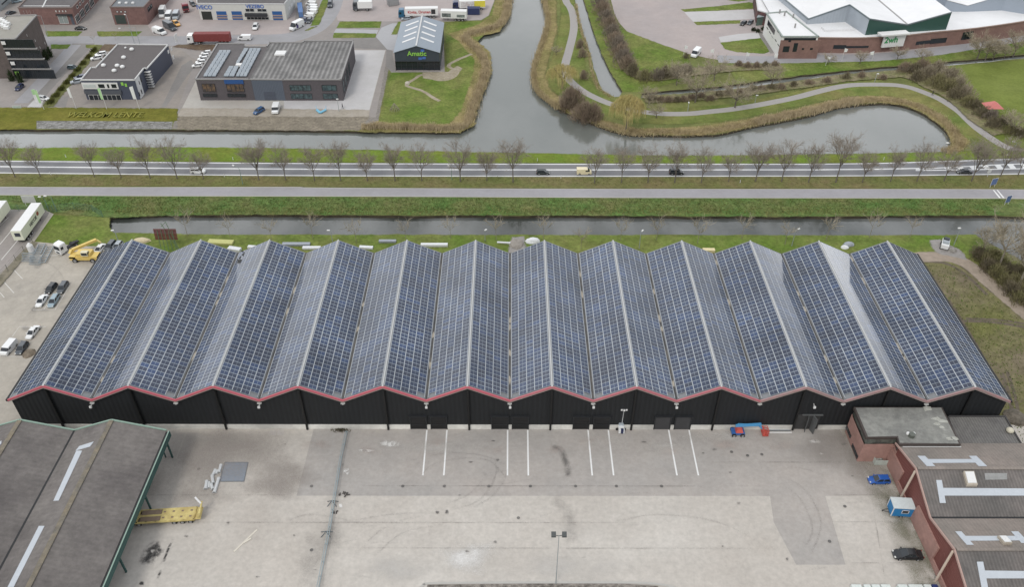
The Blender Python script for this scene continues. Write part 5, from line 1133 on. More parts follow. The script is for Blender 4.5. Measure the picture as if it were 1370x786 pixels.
reeds('dry reeds round the right end of the pond', [(1150,136),(1178,134),(1212,138),(1240,148),(1262,162),(1276,178),(1284,190),(1278,200),(1262,204)], 3.2, 8000, (.6,1.3), REEDP)
reeds('dry reeds on both sides of the ditch', [(770,5),(776,35),(786,66),(793,100),(802,119),(818,130)], 1.2, 1800, (.5,1.1), REEDP)
# rough grass tufts
def tufts(label, polypx, n, m_, h=(.15,.45)):
    P = [tuple(at(*p).to_2d()) for p in polypx]; xs_ = [p[0] for p in P]; ys_ = [p[1] for p in P]; b = MB(); k = 0
    while k < n:
        x, y = random.uniform(min(xs_), max(xs_)), random.uniform(min(ys_), max(ys_))
        if not inside(x, y, P): continue
        k += 1; sliver(b, Vector((x,y,0)), Vector((x+random.gauss(0,.2), y+random.gauss(0,.2), random.uniform(*h))), .22)
    o = b.build('grass_tufts', m_); tag(o, label, 'grass', kind='stuff')
TG = twigm('tuft_green', (96,116,62), (116,124,72), .2); TY = twigm('tuft_straw', (146,142,92), (120,124,72), .2)
tufts('rough grass tufts on the canal bank', [(0,264),(1350,268),(1320,286),(150,286),(60,282)], 9000, TG); tufts('straw coloured tufts low on the canal bank', [(150,278),(1325,280),(1325,288),(150,288)], 5000, TY, (.1,.35))
tufts('weeds on the muddy field beside the warehouse', [(1240,356),(1275,356),(1300,372),(1370,435),(1372,600),(1340,540)], 1500, TG)
tufts('straw tufts on the verge below the main road', [(0,236),(1370,240),(1370,250),(0,247)], 3000, TY, (.1,.3))
# ------------------------------------------------------------------ vehicles
def paint(name, rgb, rough=.3):
    if name in MATS: return MATS[name]
    M = bpy.data.materials.new(name); M.use_nodes = True; p = M.node_tree.nodes['Principled BSDF']
    p.inputs['Base Color'].default_value = (*[lin(v)*.9 for v in rgb], 1); p.inputs['Roughness'].default_value = rough; p.inputs['Coat Weight'].default_value = .4
    MATS[name] = M; return M
WHITE = paint('white_paint', (228,229,228)); SILV = paint('silver_paint', (158,166,172)); BLK = paint('black_paint', (30,32,35)); GRYP = paint('dark_grey_paint', (70,76,82)); BLUP = paint('blue_paint', (34,88,168)); TEALP = paint('teal_grey_paint', (72,92,98)); ORG_ = paint('amber_paint', (220,164,70)); CRM = paint('cream_paint', (226,214,178)); DRED = paint('dark_red_paint', (120,40,50)); NVY = paint('navy_paint', (34,44,80)); LBL = paint('light_blue_grey_paint', (140,160,170)); GRN = paint('green_black_paint', (34,44,42)); MBL = paint('mid_blue_paint', (44,84,128))
TYREM = mat('tyre_rubber', (34,34,34), .9); RIM = mat('wheel_rim', (150,150,150), .4); LAMP = mat('lamp_glass', (220,220,214), .2); TAIL = mat('tail_lamp', (150,30,30), .3); CHAS = mat('chassis_steel', (50,50,52), .7)
def wheel(par, x, y, r=.33, w_=.22):
    b = MB(); s = 1 if y > 0 else -1; b.tube((x, y-w_/2, r), (x, y+w_/2, r), r, n=12); t_ = b.build('wheel', TYREM, par, world=False)
    b = MB(); b.tube((x, y+s*w_*.5, r), (x, y+s*(w_*.5+.02), r), r*.6, n=10); b.build('rim', RIM, t_, world=False)
def body_loft(prof, w0, w1=None):
    """prof: (x, z bottom, z waist, half width) front to back"""
    R = []
    for x, zb, zw, hw in prof: R.append([(x,-hw*.94,zb),(x,-hw,zb+(zw-zb)*.35),(x,-hw*.98,zb+(zw-zb)*.75),(x,-hw*.86,zw),(x,hw*.86,zw),(x,hw*.98,zb+(zw-zb)*.75),(x,hw,zb+(zw-zb)*.35),(x,hw*.94,zb)])
    return R
def car(kind, pm, name='parked_car'):
    """front towards +X, 4.4 m long"""
    r = thing(name, 'proto', 'car')
    Lh = {'hatch': 2.05, 'sedan': 2.3, 'wagon': 2.3, 'suv': 2.25}[kind]; hz_ = {'hatch': 0, 'sedan': -.03, 'wagon': 0, 'suv': .16}[kind]
    waist = .88+hz_; w_ = .88
    b = MB(); b.loft(body_loft([(-Lh,.35,.72+hz_,w_*.8),(-Lh+.12,.22,waist+(.0 if kind=='sedan' else .04),w_*.95),(-Lh*.5,.2,waist+.02,w_),(0,.2,waist,w_),(Lh*.35,.2,waist-.02,w_),(Lh*.72,.22,.78+hz_,w_*.97),(Lh-.15,.24,.66+hz_,w_*.9),(Lh,.32,.52+hz_,w_*.72)], w_)); b.build('body', pm, r, world=False, smooth=False)
    xb0, xb1 = {'hatch': (-Lh+.12, -Lh+.42), 'sedan': (-Lh+.75, -Lh+1.35), 'wagon': (-Lh+.1, -Lh+.4), 'suv': (-Lh+.1, -Lh+.38)}[kind]; top = 1.42+hz_*1.3; xf0, xf1 = Lh*.52, Lh*.12
    hw = .76; ht = .6
    b = MB(); base_ = [(xb0,-hw,waist),(xf0,-hw,waist-.04),(xf0,hw,waist-.04),(xb0,hw,waist)]; tp = [(xb1,-ht,top-.03),(xf1,-ht,top-.03),(xf1,ht,top-.03),(xb1,ht,top-.03)]; b.hexa(base_+tp); b.build('windows', GLASS, r, world=False)
    b = MB(); b.hexa([(xb1-.06,-ht-.02,top-.04),(xf1+.02,-ht-.02,top-.04),(xf1+.02,ht+.02,top-.04),(xb1-.06,ht+.02,top-.04),(xb1+.02,-ht*.92,top+.03),(xf1-.12,-ht*.92,top+.03),(xf1-.12,ht*.92,top+.03),(xb1+.02,ht*.92,top+.03)])
    for s in (-1, 1):
        for f in (.0, .5, 1.0):
            xa = xb0+(xf0-xb0)*f; xt = xb1+(xf1-xb1)*f; b.bar((xa, s*(hw+.0), waist), (xt, s*(ht+.01), top-.03), .08 if f else .3, .06)
    b.build('roof', pm, r, world=False)
    for x in (Lh*.62, -Lh*.6):
        for s in (-1, 1): wheel(r, x, s*.8, .33+hz_*.3)
    for s in (-1, 1):
        b = MB(); b.box(Lh-.14, s*.58, .56+hz_, .2, .3, .14); b.build('headlight', LAMP, r, world=False)
        b = MB(); b.box(-Lh+.03, s*.62, .68+hz_, .1, .22, .16); b.build('tail_light', TAIL, r, world=False)
        b = MB(); b.box(xf0*.72, s*(hw+.2), waist+.03, .16, .2, .12); b.build('mirror', pm, r, world=False)
    return r
def van(pm, L=5.2, H=2.0, name='parked_van', stripe=None, cargo=None):
    r = thing(name, 'proto', 'van'); h = L/2; w_ = .98; P = cargo or pm
    b = MB(); R = []
    for x, zb, zt, wb, wt in ((-h,.35,H-.05,w_*.95,w_*.82),(-h+.1,.25,H,w_,w_*.86),(h*.32,.25,H,w_,w_*.86),(h*.45,.25,H-.08,w_,w_*.84),(h*.47,.25,1.2,w_,w_*.9),(h*.74,.25,1.12,w_,w_*.88),(h-.1,.27,.92,w_*.94,w_*.8),(h,.35,.6,w_*.8,w_*.7)):
        R.append([(x,-wb*.96,zb),(x,-wb,zb+(zt-zb)*.5),(x,-wt,zt),(x,wt,zt),(x,wb,zb+(zt-zb)*.5),(x,wb*.96,zb)])
    b.loft(R); b.build('body', P, r, world=False)
    b = MB(); b.hexa([(h*.46,-.86,1.2),(h*.74,-.84,1.14),(h*.74,.84,1.14),(h*.46,.86,1.2),(h*.42,-.8,H-.1),(h*.47,-.78,H-.12),(h*.47,.78,H-.12),(h*.42,.8,H-.1)]); b.build('windshield', GLASS, r, world=False)
    for s in (-1, 1):
        b = MB(); b.hexa([(h*.14,s*.95-.03,1.2),(h*.5,s*.95-.03,1.2),(h*.5,s*.95+.03,1.2),(h*.14,s*.95+.03,1.2),(h*.14,s*.88-.03,H-.3),(h*.42,s*.88-.03,H-.3),(h*.42,s*.88+.03,H-.3),(h*.14,s*.88+.03,H-.3)]); b.build('side_window', GLASS, r, world=False)
        for x in (h*.64, -h*.62): wheel(r, x, s*.86, .34)
        b = MB(); b.box(h-.1, s*.68, .66, .16, .3, .18); b.build('headlight', LAMP, r, world=False)
        b = MB(); b.box(-h+.0, s*.82, .9, .06, .14, .4); b.build('tail_light', TAIL, r, world=False)
    if stripe:
        for s in (-1, 1): b = MB(); b.box(h*.2, s*.99, .5, .9, .04, 1.1); b.build('stripe', stripe, r, world=False)
    return r
def cab(r, pm, x, W_=2.4, H=3.4, L=2.1):
    b = MB(); R = []
    for xx, zb, zt, k in ((x-L,.9,H-.1,.97),(x-L+.1,.8,H,1),(x-.5,.6,H-.02,1),(x-.12,.5,H-.35,.97),(x,.5,1.9,.95),(x+.04,.45,1.0,.93),(x-.05,.4,.5,.9)):
        hw = W_/2*k; R.append([(xx,-hw,zb),(xx,-hw,zt-.2),(xx,-hw+.16,zt),(xx,hw-.16,zt),(xx,hw,zt-.2),(xx,hw,zb)])
    b.loft(R); c = b.build('cab', pm, r, world=False)
    b = MB(); b.hexa([(x-.02,-W_*.44,1.75),(x+.06,-W_*.44,1.75),(x+.06,W_*.44,1.75),(x-.02,W_*.44,1.75),(x-.16,-W_*.42,2.75),(x-.06,-W_*.42,2.75),(x-.06,W_*.42,2.75),(x-.16,W_*.42,2.75)]); b.build('windshield', GLASS, c, world=False)
    for s in (-1, 1):
        b = MB(); b.box(x-.75, s*(W_/2), 1.8, .8, .06, .8); b.build('side_window', GLASS, c, world=False)
        b = MB(); b.box(x+.02, s*W_*.38, .7, .08, .36, .2); b.build('headlight', LAMP, c, world=False)
    b = MB(); b.box(x+.04, 0, .62, .06, W_*.5, .5); b.build('grille', CHAS, c, world=False)
def tractor(pm, name='truck', cargo=None, L=3.4, label=None):
    r = thing(name, 'proto', 'truck'); cab(r, pm, 3.0)
    b = MB(); b.box(-.3, 0, .6, 6.2, .9, .35); b.build('chassis', CHAS, r, world=False)
    for x in (2.0, -1.9): 
        for s in (-1, 1): wheel(r, x, s*1.0, .5, .35)
    b = MB(); b.box(-1.9, 0, .98, 1.4, 1.0, .16); b.build('coupling', CHAS, r, world=False)
    if cargo: b = MB(); b.box(-1.2, 0, 1.05, 5.0, 2.45, 2.3); b.build('cargo_box', cargo, r, world=False)
    return r
def semitrailer(r, m_, x0, x1, zt=3.9, zb=1.15, axles=3, at_rear=True, W_=2.5):
    b = MB(); b.box((x0+x1)/2, 0, zb, x1-x0, W_, zt-zb); bx = b.build('cargo_box', m_, r, world=False)
    b = MB(); b.box((x0+x1)/2, 0, zb-.3, x1-x0-.2, 1.0, .3); b.build('chassis', CHAS, r, world=False)
    for k in range(axles):
        for s in (-1, 1): wheel(r, x0+1.6+k*1.3, s*1.02, .48, .35)
    b = MB()
    for s in (-1, 1): b.box(x1-2.6, s*.8, 0, .12, .12, zb)
    b.build('landing_gear', CHAS, r, world=False); return bx
def place(o, p0, p1, label, group=None, z=.7, L=None, clamp=(.9,1.12), pos=None):
    """rear and front pixel of the vehicle at height z"""
    a, b_ = at(*p0, z), at(*p1, z); d = b_-a; a_ = math.atan2(d.y, d.x); m_ = (a+b_)/2
    if o.get('used'): o = copy_tree(o); del o['used']
    else: o['used'] = 1
    s = 1
    if L: s = max(clamp[0], min(clamp[1], d.length/L))
    o.location = (m_.x, m_.y, 0); o.rotation_euler = (0,0,a_); o.scale = (s,s,s); o['label'] = label
    if group: o['group'] = group
    return o
PROTO = {}
def CAR(kind, pm, p0, p1, label, group=None, name='parked_car'):
    k = (kind, pm.name, name)
    if k not in PROTO: PROTO[k] = car(kind, pm, name)
    return place(PROTO[k], p0, p1, label, group, L=4.5)
def VAN(pm, p0, p1, label, group=None, L=5.2, H=2.0, name='parked_van', stripe=None):
    k = ('van', pm.name, L, H, name, bool(stripe))
    if k not in PROTO: PROTO[k] = van(pm, L, H, name, stripe)
    return place(PROTO[k], p0, p1, label, group, L=L)
G1 = 'cars parked beside the warehouse'
CAR('hatch', BLK, (72.5,380), (63,391), 'black hatchback in the back row beside the warehouse, left of the grey blue one', G1)
CAR('wagon', GRYP, (87.5,378), (79,391), 'grey blue estate car in the back row nearest the warehouse', G1)
CAR('sedan', WHITE, (59.5,395.5), (51,408), 'white car in the group of four beside the warehouse', G1)
CAR('wagon', LBL, (75.5,395.5), (67,409), 'light silver estate car in the group of four beside the warehouse', G1)
CAR('sedan', WHITE, (48,438), (38.5,450), 'white saloon alone ahead of the two front parked cars', G1)
VAN(WHITE, (18,458), (5,473), 'white small van at the left edge beside the dark grey hatchback', G1, 4.6, 1.75)
CAR('hatch', GRYP, (34,458), (23.5,473), 'dark grey hatchback next to the white small van at the left edge', G1)
CAR('sedan', WHITE, (137,328), (129,337), 'pale silver car half hidden behind the warehouse corner beside the yellow crane', G1)
CAR('wagon', GRYP, (151,324), (143,333), 'grey estate car behind the warehouse corner', G1)
CAR('hatch', SILV, (160,325), (154,333), 'silver car mostly hidden behind the first roof bay', G1)
G2 = 'cars driving on the main road'
CAR('suv', WHITE, (256,228.2), (273.5,228.6), 'white car driving on the left part of the main road', G2, 'driving_car')
CAR('hatch', GRN, (718,229.6), (735,229.6), 'dark green car driving on the main road left of the cream van', G2, 'driving_car')
VAN(CRM, (772,229.5), (791,229.5), 'cream delivery van driving on the main road', G2, 4.6, 1.9, 'driving_van')
CAR('suv', BLK, (896,229.8), (914,229.8), 'black car passing behind a tree trunk on the main road', G2, 'driving_car')
CAR('sedan', BLK, (1299.5,229), (1281,229), 'black saloon driving at the right end of the main road', G2, 'driving_car')
CAR('hatch', BLUP, (1192,641.5), (1161,642), 'bright blue hatchback parked by the brick wall')
CAR('sedan', BLK, (1234,742.5), (1195.5,741.5), 'black saloon with grey roof parked near the bottom right brick wall')
# industrial estate
G3 = 'vehicles on the industrial estate'
CAR('sedan', GRYP, (10,17.6), (18,14.6), 'dark car parked in the corner behind the brown office', G3)
CAR('hatch', LBL, (19,1), (25,0), 'pale car cut by the top edge at far left', G3)
CAR('sedan', BLK, (100.5,36.8), (115,37), 'black car parked in front of the first red brick hall', G3)
CAR('hatch', TEALP, (90.5,89), (104.5,89.5), 'dark teal car parked on the side street', G3)
CAR('suv', WHITE, (141.5,71), (128,73), 'white car behind the navy office, upper one', G3)
CAR('suv', WHITE, (135.5,76), (122.5,78), 'white car behind the navy office, lower one', G3)
CAR('wagon', NVY, (113.5,101.5), (101,103.5), 'dark blue car beside the navy office, upper one', G3)
CAR('suv', SILV, (109,107.5), (96,109.5), 'silver dark car beside the navy office, lower one', G3)
CAR('hatch', NVY, (30,112.5), (21,120), 'dark navy car in front of the brown office', G3)
CAR('hatch', WHITE, (51,129.5), (65,131.5), 'white car beside the flag sign at the side street', G3)
VAN(WHITE, (205,39.5), (222,45), 'white delivery van parked apart in front of the red hall', G3)
VAN(GRYP, (219,32), (236,40.5), 'large dark grey van beside the amber car', G3, 5.8, 2.5)
CAR('sedan', ORG_, (230.5,27), (240,34), 'amber yellow car tucked behind the dark grey van', G3)
VAN(WHITE, (220.5,12), (215,24), 'tall white box van, leftmost of the three at the red hall', G3, 5.8, 2.7)
VAN(WHITE, (228,17), (223.5,26), 'white van in the middle of the three at the red hall', G3)
VAN(SILV, (238,16), (233.5,26), 'grey green van, rightmost of the three at the red hall', G3)
tr = tractor(DRED); place(tr, (246,5), (250.5,18), 'dark red truck cab facing the camera left of the workshop', G3)
CAR('suv', GRYP, (256,3), (259.5,6), 'dark car cut by the top edge beside the workshop', G3)
VAN(WHITE, (336,50.5), (318,50.5), 'white van driving on the industrial road', G3, 5.2, 2.0, 'driving_van')
CAR('hatch', WHITE, (343.5,31), (339.8,39.5), 'white car in front of the workshop gates', G3)
VAN(WHITE, (405.5,31), (388,39.5), 'white van with purple stripe parked right of the workshop', G3, 5.8, 2.4, 'parked_van', paint('purple_paint', (64,52,110)))
CAR('suv', GRYP, (442.2,1.5), (441,9.5), 'grey car driving up the curved road at the top edge', G3, 'driving_car')
for i, (x, y) in enumerate(((416,4),(417.5,8.5),(418,11.5),(417.3,15),(413.5,20))):
    VAN(WHITE, (x+4.5,y+.3), (x-4.5,y-.3), 'white van %s in the column beside the grass strip' % ((ORD[i]+' from the top')), 'white vans beside the grass strip', 4.6, 1.8)
CAR('hatch', NVY, (408.5,24), (406,28.5), 'dark car behind the striped white van, left one', G3); CAR('hatch', GRYP, (415,25), (412,29), 'dark car behind the striped white van, right one', G3)
for i, (x, y) in enumerate(((276,70),(273.5,73.8),(271.5,78),(268.5,82.3),(264,87))):
    CAR('hatch', WHITE, (x+6.5,y-.8), (x-7,y+.3), 'white car %s in the row beside the dark showroom' % (ORD[i]+' from the top'), 'white cars in a row beside the dark showroom')
CAR('suv', MBL, (350.5,145.5), (341.5,150.5), 'blue car parked on the river side of the dark showroom', G3)
VAN(WHITE, (370.5,141), (367.5,151), 'white small van parked on the river side of the dark showroom', G3, 4.6, 1.85)
CAR('hatch', SILV, (547,23.5), (539,24), 'silver car under the long white trailer', G3)
VAN(WHITE, (935,67), (927,75.5), 'white van standing at the edge of the logistics forecourt', G3)
CAR('hatch', BLK, (997,28.5), (992,32), 'black car on the driveway, left of the pair', G3); CAR('hatch', GRYP, (1006,27.5), (1001.5,31.2), 'dark car on the driveway, right of the pair', G3)
# trucks of the estate
REDC = mat('red_container', (130,62,60), .7, .12, .4, stripes=(0,.5,.03,.1)); WHB = mat('white_box', (232,232,230), .6, .04, .3); CREAMB = mat('cream_box', (226,228,206), .6, .05, .3); DBL = mat('dark_blue_container', (44,54,92), .6, .08, .3)
def rig(name, label, pm, boxm, p0, p1, z=2.5, Lb=13.0, group=None):
    a, b_ = at(*p0, z), at(*p1, z); d = b_-a; L = d.length; m_ = (a+b_)/2
    r = thing(name, label, 'truck', (m_.x, m_.y, 0), math.atan2(d.y, d.x), group); ORG[r.name] = Vector((0,0,0)); h = L/2
    if pm: cab(r, pm, h, 2.45, 3.6, 2.2); wheel(r, h-1.2, 1.0, .5, .35); wheel(r, h-1.2, -1.0, .5, .35); wheel(r, h-4.2, 1.0, .5, .35); wheel(r, h-4.2, -1.0, .5, .35); b = MB(); b.box(h-3, 0, .6, 4.5, .9, .4); b.build('tractor_frame', CHAS, r, world=False)
    bx = semitrailer(r, boxm, -h, h-(2.6 if pm else 0), zt=3.9); return r, bx, h
r, bx, h = rig('container_truck', 'white truck with a dark red container on the industrial road', WHITE, REDC, (308,48.5), (250.5,49))
def side_text(r, bx, text, x, z, size, m_, side=-1):
    c = bpy.data.curves.new('t', 'FONT'); c.body = text; c.size = size; c.extrude = .02; c.align_x = 'CENTER'; c.align_y = 'CENTER'; c.offset = .02*size
    o = bpy.data.objects.new('t', c); C.objects.link(o); me = bpy.data.meshes.new_from_object(o); bpy.data.objects.remove(o)
    me.materials.clear(); me.materials.append(m_)
    o = bpy.data.objects.new('lettering', me); C.objects.link(o); o.parent = bx; o.location = (x, side*1.27, z); o.rotation_euler = (math.pi/2, 0, 0 if side < 0 else math.pi)
    return o
REDT = mat('red_lettering', (190,40,40), .5); DKT = mat('dark_lettering', (60,58,60), .5)
r, bx, h = rig('articulated_truck', 'blue truck with a long white trailer lettered in red behind the gabled showroom', paint('petrol_paint', (40,96,128)), WHB, (586,14), (533,15)); side_text(r, bx, 'Kivits, Drunen', -.4, 2.5, 1.5, REDT, 1)
b = MB(); b.box(-h+1.8, 1.27, 1.7, 1.6, .04, 1.8); b.build('emblem', DKT, bx, world=False)
r, bx, h = rig('box_trailer', 'white box trailer with grey picture parked right of the long white trailer', None, WHB, (624.5,18.5), (590,17.5)); b = MB(); b.box(h-2.2, 1.27, 1.6, 3.4, .04, 1.4); b.box(-h+2.2, 1.27, 1.6, 3.0, .04, 1.0); b.build('picture', mat('picture_grey', (132,140,138), .6, .5, 1.2, (80,84,84), .5), bx, world=False)
r, bx, h = rig('articulated_truck', 'navy truck with a pale trailer ending in yellow at the top edge', NVY, WHB, (649,3.5), (605.5,5)); b = MB(); b.box(-h+2.2, 1.27, 1.4, 4.3, .04, 2.4); b.build('yellow_panel', mat('yellow_panel', (226,214,80), .6, .2, .8), bx, world=False); b = MB(); b.box(h-6, 1.27, 1.5, 5.5, .04, 2.0); b.build('picture', mat('picture_mixed', (196,186,182), .6, .4, 1.1, (226,226,224), .5), bx, world=False)
def container(label, px0, px1, m_, H=2.6, W_=2.45, z=1.3, name='container', cat='container', group=None):
    a, b_ = at(*px0, z), at(*px1, z); d = b_-a; m0_ = (a+b_)/2; r = thing(name, label, cat, (m0_.x, m0_.y, 0), math.atan2(d.y, d.x), group); L = d.length
    b = MB(); b.box(0, 0, .15, L, W_, H-.15); b.build('shell', m_, r, world=False)
    b = MB()
    for sx_ in (-1, 1):
        for sy_ in (-1, 1): b.box(sx_*(L/2-.02), sy_*(W_/2-.02), 0, .16, .16, H+.05)
    b.build('corner_posts', mat('post_grey', (120,124,128), .6), r, world=False)
    b = MB()
    for y in (-W_*.25, W_*.25): b.box(L/2+.03, y, .3, .05, W_*.44, H-.5)
    b.build('doors', m_, r, world=False); return r
container('dark blue container beside the white box trailer', (625.5,14), (642,14), DBL)
container('grey flat container at the top edge of the container yard', (519,3), (532,1), mat('grey_cont', (150,150,150), .7))
container('small blue container beside the column of white vans', (402.5,19), (401,6), mat('pale_blue_cont', (96,128,176), .7), 2.2, 1.8)
tb = tractor(GRYP, 'box_truck', WHB); place(tb, (497,9), (471,9.5), 'dark cab truck with white cargo box in the container yard', G3, z=1.2, L=6.8, clamp=(.9,1.3))
# left parking: white semi trailers, truck cab
def white_trailer(label, p0, p1, text=None):
    z = 3.9; a, b_ = at(*p0, z), at(*p1, z); d = b_-a; m_ = (a+b_)/2; L = d.length
    r = thing('box_trailer', label, 'trailer', (m_.x, m_.y, 0), math.atan2(d.y, d.x), 'white trailers in the trailer park'); ORG[r.name] = Vector((0,0,0)); bx = semitrailer(r, CREAMB, -L/2, L/2, 3.9, 1.2)
    b = MB(); b.box((-L/2-.03), -.1, 2.3, .08, 1.3, 1.0); b.build('cooling_unit', mat('dark_unit', (60,64,74), .5), bx, world=False)
    b = MB(); b.box(0, 0, 3.9, L-.1, 2.46, .04); b.build('roof_skin', WHB, bx, world=False)
    if text: side_text(r, bx, text, 0, 2.5, 1.2, DKT, -1); b = MB(); b.tube((2.9,-1.27,2.9), (2.9,-1.31,2.9), .55, n=10); b.build('emblem', mat('brown_emblem', (150,80,60), .5), bx, world=False)
    return r
white_trailer('long white refrigerated trailer with dark lettering beside the grass', (20.5,309.5), (48.5,271.5), 'HECCIE')
white_trailer('white trailer cut by the left edge of the picture', (-28,306), (2.5,268.5))
tw = tractor(WHITE); place(tw, (98,325), (82,335), 'white truck cab without trailer beside the yellow crane', None, z=.9, L=6.3)
# ------------------------------------------------------------------ sheds at the bottom
SHED = mat('shed_sheet_roof', (98,93,91), .9, .2, .08, (118,113,109), .48, stripes=(1,.9,.02,.03), fine=.2)
MOSS = mat('mossy_ridge', (132,122,104), .95, .2, .5, (110,106,98), .5, fine=.2); GRT = mat('sea_green_trim', (140,164,150), .6, .08, .4); GRD = mat('dark_green_trim', (48,84,80), .6, .1, .3); RL = mat('pale_roof_sheet', (190,196,202), .6, .06, .3)
zV, zR_ = 6.6, 9.3; yB = 100.3; X = [-61.4, -70.4, -77.8, -86.6, -94.2, -103]; Zs = [zV, zR_, zV, zR_, zV, zR_]; yF = 20
sh = thing('open_shed', 'long open shed with dark ridged roof and green trim, bottom left', 'shed', (-78, 60, 0))
b = MB()
for i in range(5):
    a, c = (X[i], Zs[i]), (X[i+1], Zs[i+1]); b.add([(a[0],yF,a[1]),(a[0],yB,a[1]),(c[0],yB,c[1]),(c[0],yF,c[1]),(a[0],yF,a[1]-.2),(a[0],yB,a[1]-.2),(c[0],yB,c[1]-.2),(c[0],yF,c[1]-.2)], [(0,1,2,3),(7,6,5,4),(5,6,2,1),(4,0,3,7)])
b.build('roof', SHED, sh)
for k in (1, 3, 5): b = MB(); b.box(X[k], (yF+yB)/2, zR_-.06, .8, yB-yF, .16); b.build('ridge_cap', MOSS, sh)
for k in (2, 4): b = MB(); b.box(X[k], (yF+yB)/2, zV-.02, .35, yB-yF, .1); b.build('valley_gutter', DARKM, sh)
b = MB()
for i in range(5): b.bar((X[i],yB+.1,Zs[i]), (X[i+1],yB+.1,Zs[i+1]), .28, .34)
b.build('end_trim', GRT, sh)
b = MB(); b.box(X[0]+.55, (yF+yB)/2, zV-1.25, .12, yB-yF, 1.3); b.build('side_fascia', GRD, sh)
b = MB(); b.box(X[0]+.18, (yF+yB)/2, zV-.16, .5, yB-yF-.4, .12); b.build('gutter', DARKM, sh)
b = MB(); b.box(X[0]+.5, (yF+yB)/2, zV+.04, .2, yB-yF, .06); b.build('fascia_cap', GRT, sh)
for (y,) in ((99.6,),(88,),(76,),(64,),(52,)):
    b = MB(); b.box(X[0]-.3, y, 0, .26, .26, zV-.2); b.build('column', GRD, sh)
b = MB(); b.box(X[0]-1.5, 99.6, 0, .16, .16, zV-.1); b.build('column', GRD, sh)
b = MB(); b.add([(X[2],yF,0),(X[2],yB-.4,0),(X[2],yB-.4,zV-.2),(X[2],yF,zV-.2)], [(0,1,2,3)]); b.build('inner_wall', mat('shed_inner', (70,72,72), .9), sh)
def on_roof(px, py, i):   # point of the roof plane between X[i] and X[i+1]
    d = F_R(px, py); nx = (Zs[i+1]-Zs[i])/(X[i+1]-X[i]); o = Vector((CAMX,0,CAMH)); t = (Zs[i]+nx*(o.x-X[i])-o.z)/(d.z-nx*d.x); return o+d*t
def F_R(px, py): return cam.matrix_world.to_3x3() @ Vector(((px-685)/FPX, -(py-393)/FPX, -1))
def quad_on(nm, pxs, i, m_, lift=.06):
    P = [on_roof(x, y, i)+Vector((0,0,lift)) for x, y in pxs]; b = MB(); b.add(P+[p-Vector((0,0,lift*.9)) for p in P], [(0,1,2,3),(0,4,5,1),(1,5,6,2),(2,6,7,3),(3,7,4,0)]); return b.build(nm, m_, sh)
H0 = crop(0,470); H1 = crop(0,626)
quad_on('pale_sheet_strip', [H0(500,655),H0(538,655),H1(385,218),H1(350,220)], 1, RL); quad_on('pale_sheet_strip', [H0(520,625),H0(615,595),H0(590,628),H0(495,655)], 1, RL, .075)
quad_on('pale_sheet_strip', [H1(255,385),H1(292,385),H1(90,786),H1(50,786)], 1, RL)
quad_on('pale_sheet_strip', [(-6,598),(2,590),(2,594),(-6,602)], 3, RL)
# brick hall with saw-shaped west gables, bottom right
XW = 68.85; YR = [90.6, 74.8, 59]; YV = [98.2, 82.4, 66.6, 50.5]; hR, hV = 8.4, 6.0; XE = 150
RB1 = mat('brownish_roof', (140,130,122), .9, .16, .1, (126,120,113), .5, stripes=(0,.6,.015,.05), fine=.1); RB2 = mat('dark_ribbed_roof', (98,95,92), .9, .2, .12, (114,108,104), .5, stripes=(0,.55,.03,.12), fine=.12)
BRN = mat('brown_wall_sheet', (120,72,66), .7, .08, .2, stripes=(1,.35,.02,.08)); PBR = mat('pink_brick', (176,138,128), .9, .1, .4, (160,126,116), .5, fine=.1)
bh = thing('brick_hall', 'red brown brick hall with saw tooth roof and pale roof strips, bottom right', 'hall', (80, 75, 0))
seq = [(YV[0],hV),(YR[0],hR),(YV[1],hV),(YR[1],hR),(YV[2],hV),(YR[2],hR),(YV[3],hV)]
b = MB()
for (y0,z0),(y1,z1) in zip(seq, seq[1:]): b.add([(XW,y1,0),(XW,y0,0),(XW,y0,z0-.1),(XW,y1,z1-.1)], [(0,1,2,3)])
b.build('wall', BRN, bh)
ov = .25
for k, ((y0,z0),(y1,z1)) in enumerate(zip(seq, seq[1:])):
    b = MB(); P = [(XW-ov,y1,z1),(XE,y1,z1),(XE,y0,z0),(XW-ov,y0,z0)]; b.add(P+[(p[0],p[1],p[2]-.18) for p in P], [(0,1,2,3),(7,6,5,4),(0,3,7,4),(0,4,5,1),(3,2,6,7)]); b.build('roof', RB1 if k % 2 == 0 else RB2, bh)
    b = MB(); b.bar((XW-ov-.06,y0,z0-.02), (XW-ov-.06,y1,z1-.02), .22, .34); b.build('verge_board', mat('pinkish_verge', (178,150,140), .8, .08, .5), bh)
for y in YR: b = MB(); b.box((XW+XE)/2, y, hR-.02, XE-XW, .55, .14); b.build('ridge_cap', RB1, bh)
for y in YV[1:3]: b = MB(); b.box((XW+XE)/2, y-.05, hV+.02, XE-XW, .28, .1); b.build('valley_gutter', DARKM, bh)
aW, bW = Vector((XW, 110, 0)), Vector((XW, 40, 0))      # facing -X
def wall_poly(nm, pxs, m_, out=.2, zmin=None):
    P = [on_plane(x, y, aW, bW) for x, y in pxs]; P = [(110-u, max(0, z)) for u, z in P]
    b = MB(); b.add([(XW-out, y, z) for y, z in P]+[(XW, y, z) for y, z in P], [tuple(range(len(P)))[::-1]]+[(i, (i+1) % len(P), len(P)+(i+1) % len(P), len(P)+i) for i in range(len(P))]); return b.build(nm, m_, bh)
J = crop(1090,626); J0 = crop(1090,480)
wall_poly('brick_bay', [J(686,250),J(820,530),J(768,612),J(628,335)], PBR, .3)
wall_poly('brick_bay', [J0(480,590),J0(510,590),J0(588,745),J(540,112),J(485,-4)], PBR, .3)
b = MB(); b.box(XW-.12, (98.2+50)/2, 0, .24, 48, 1.3); b.build('brick_base', PBR, bh)
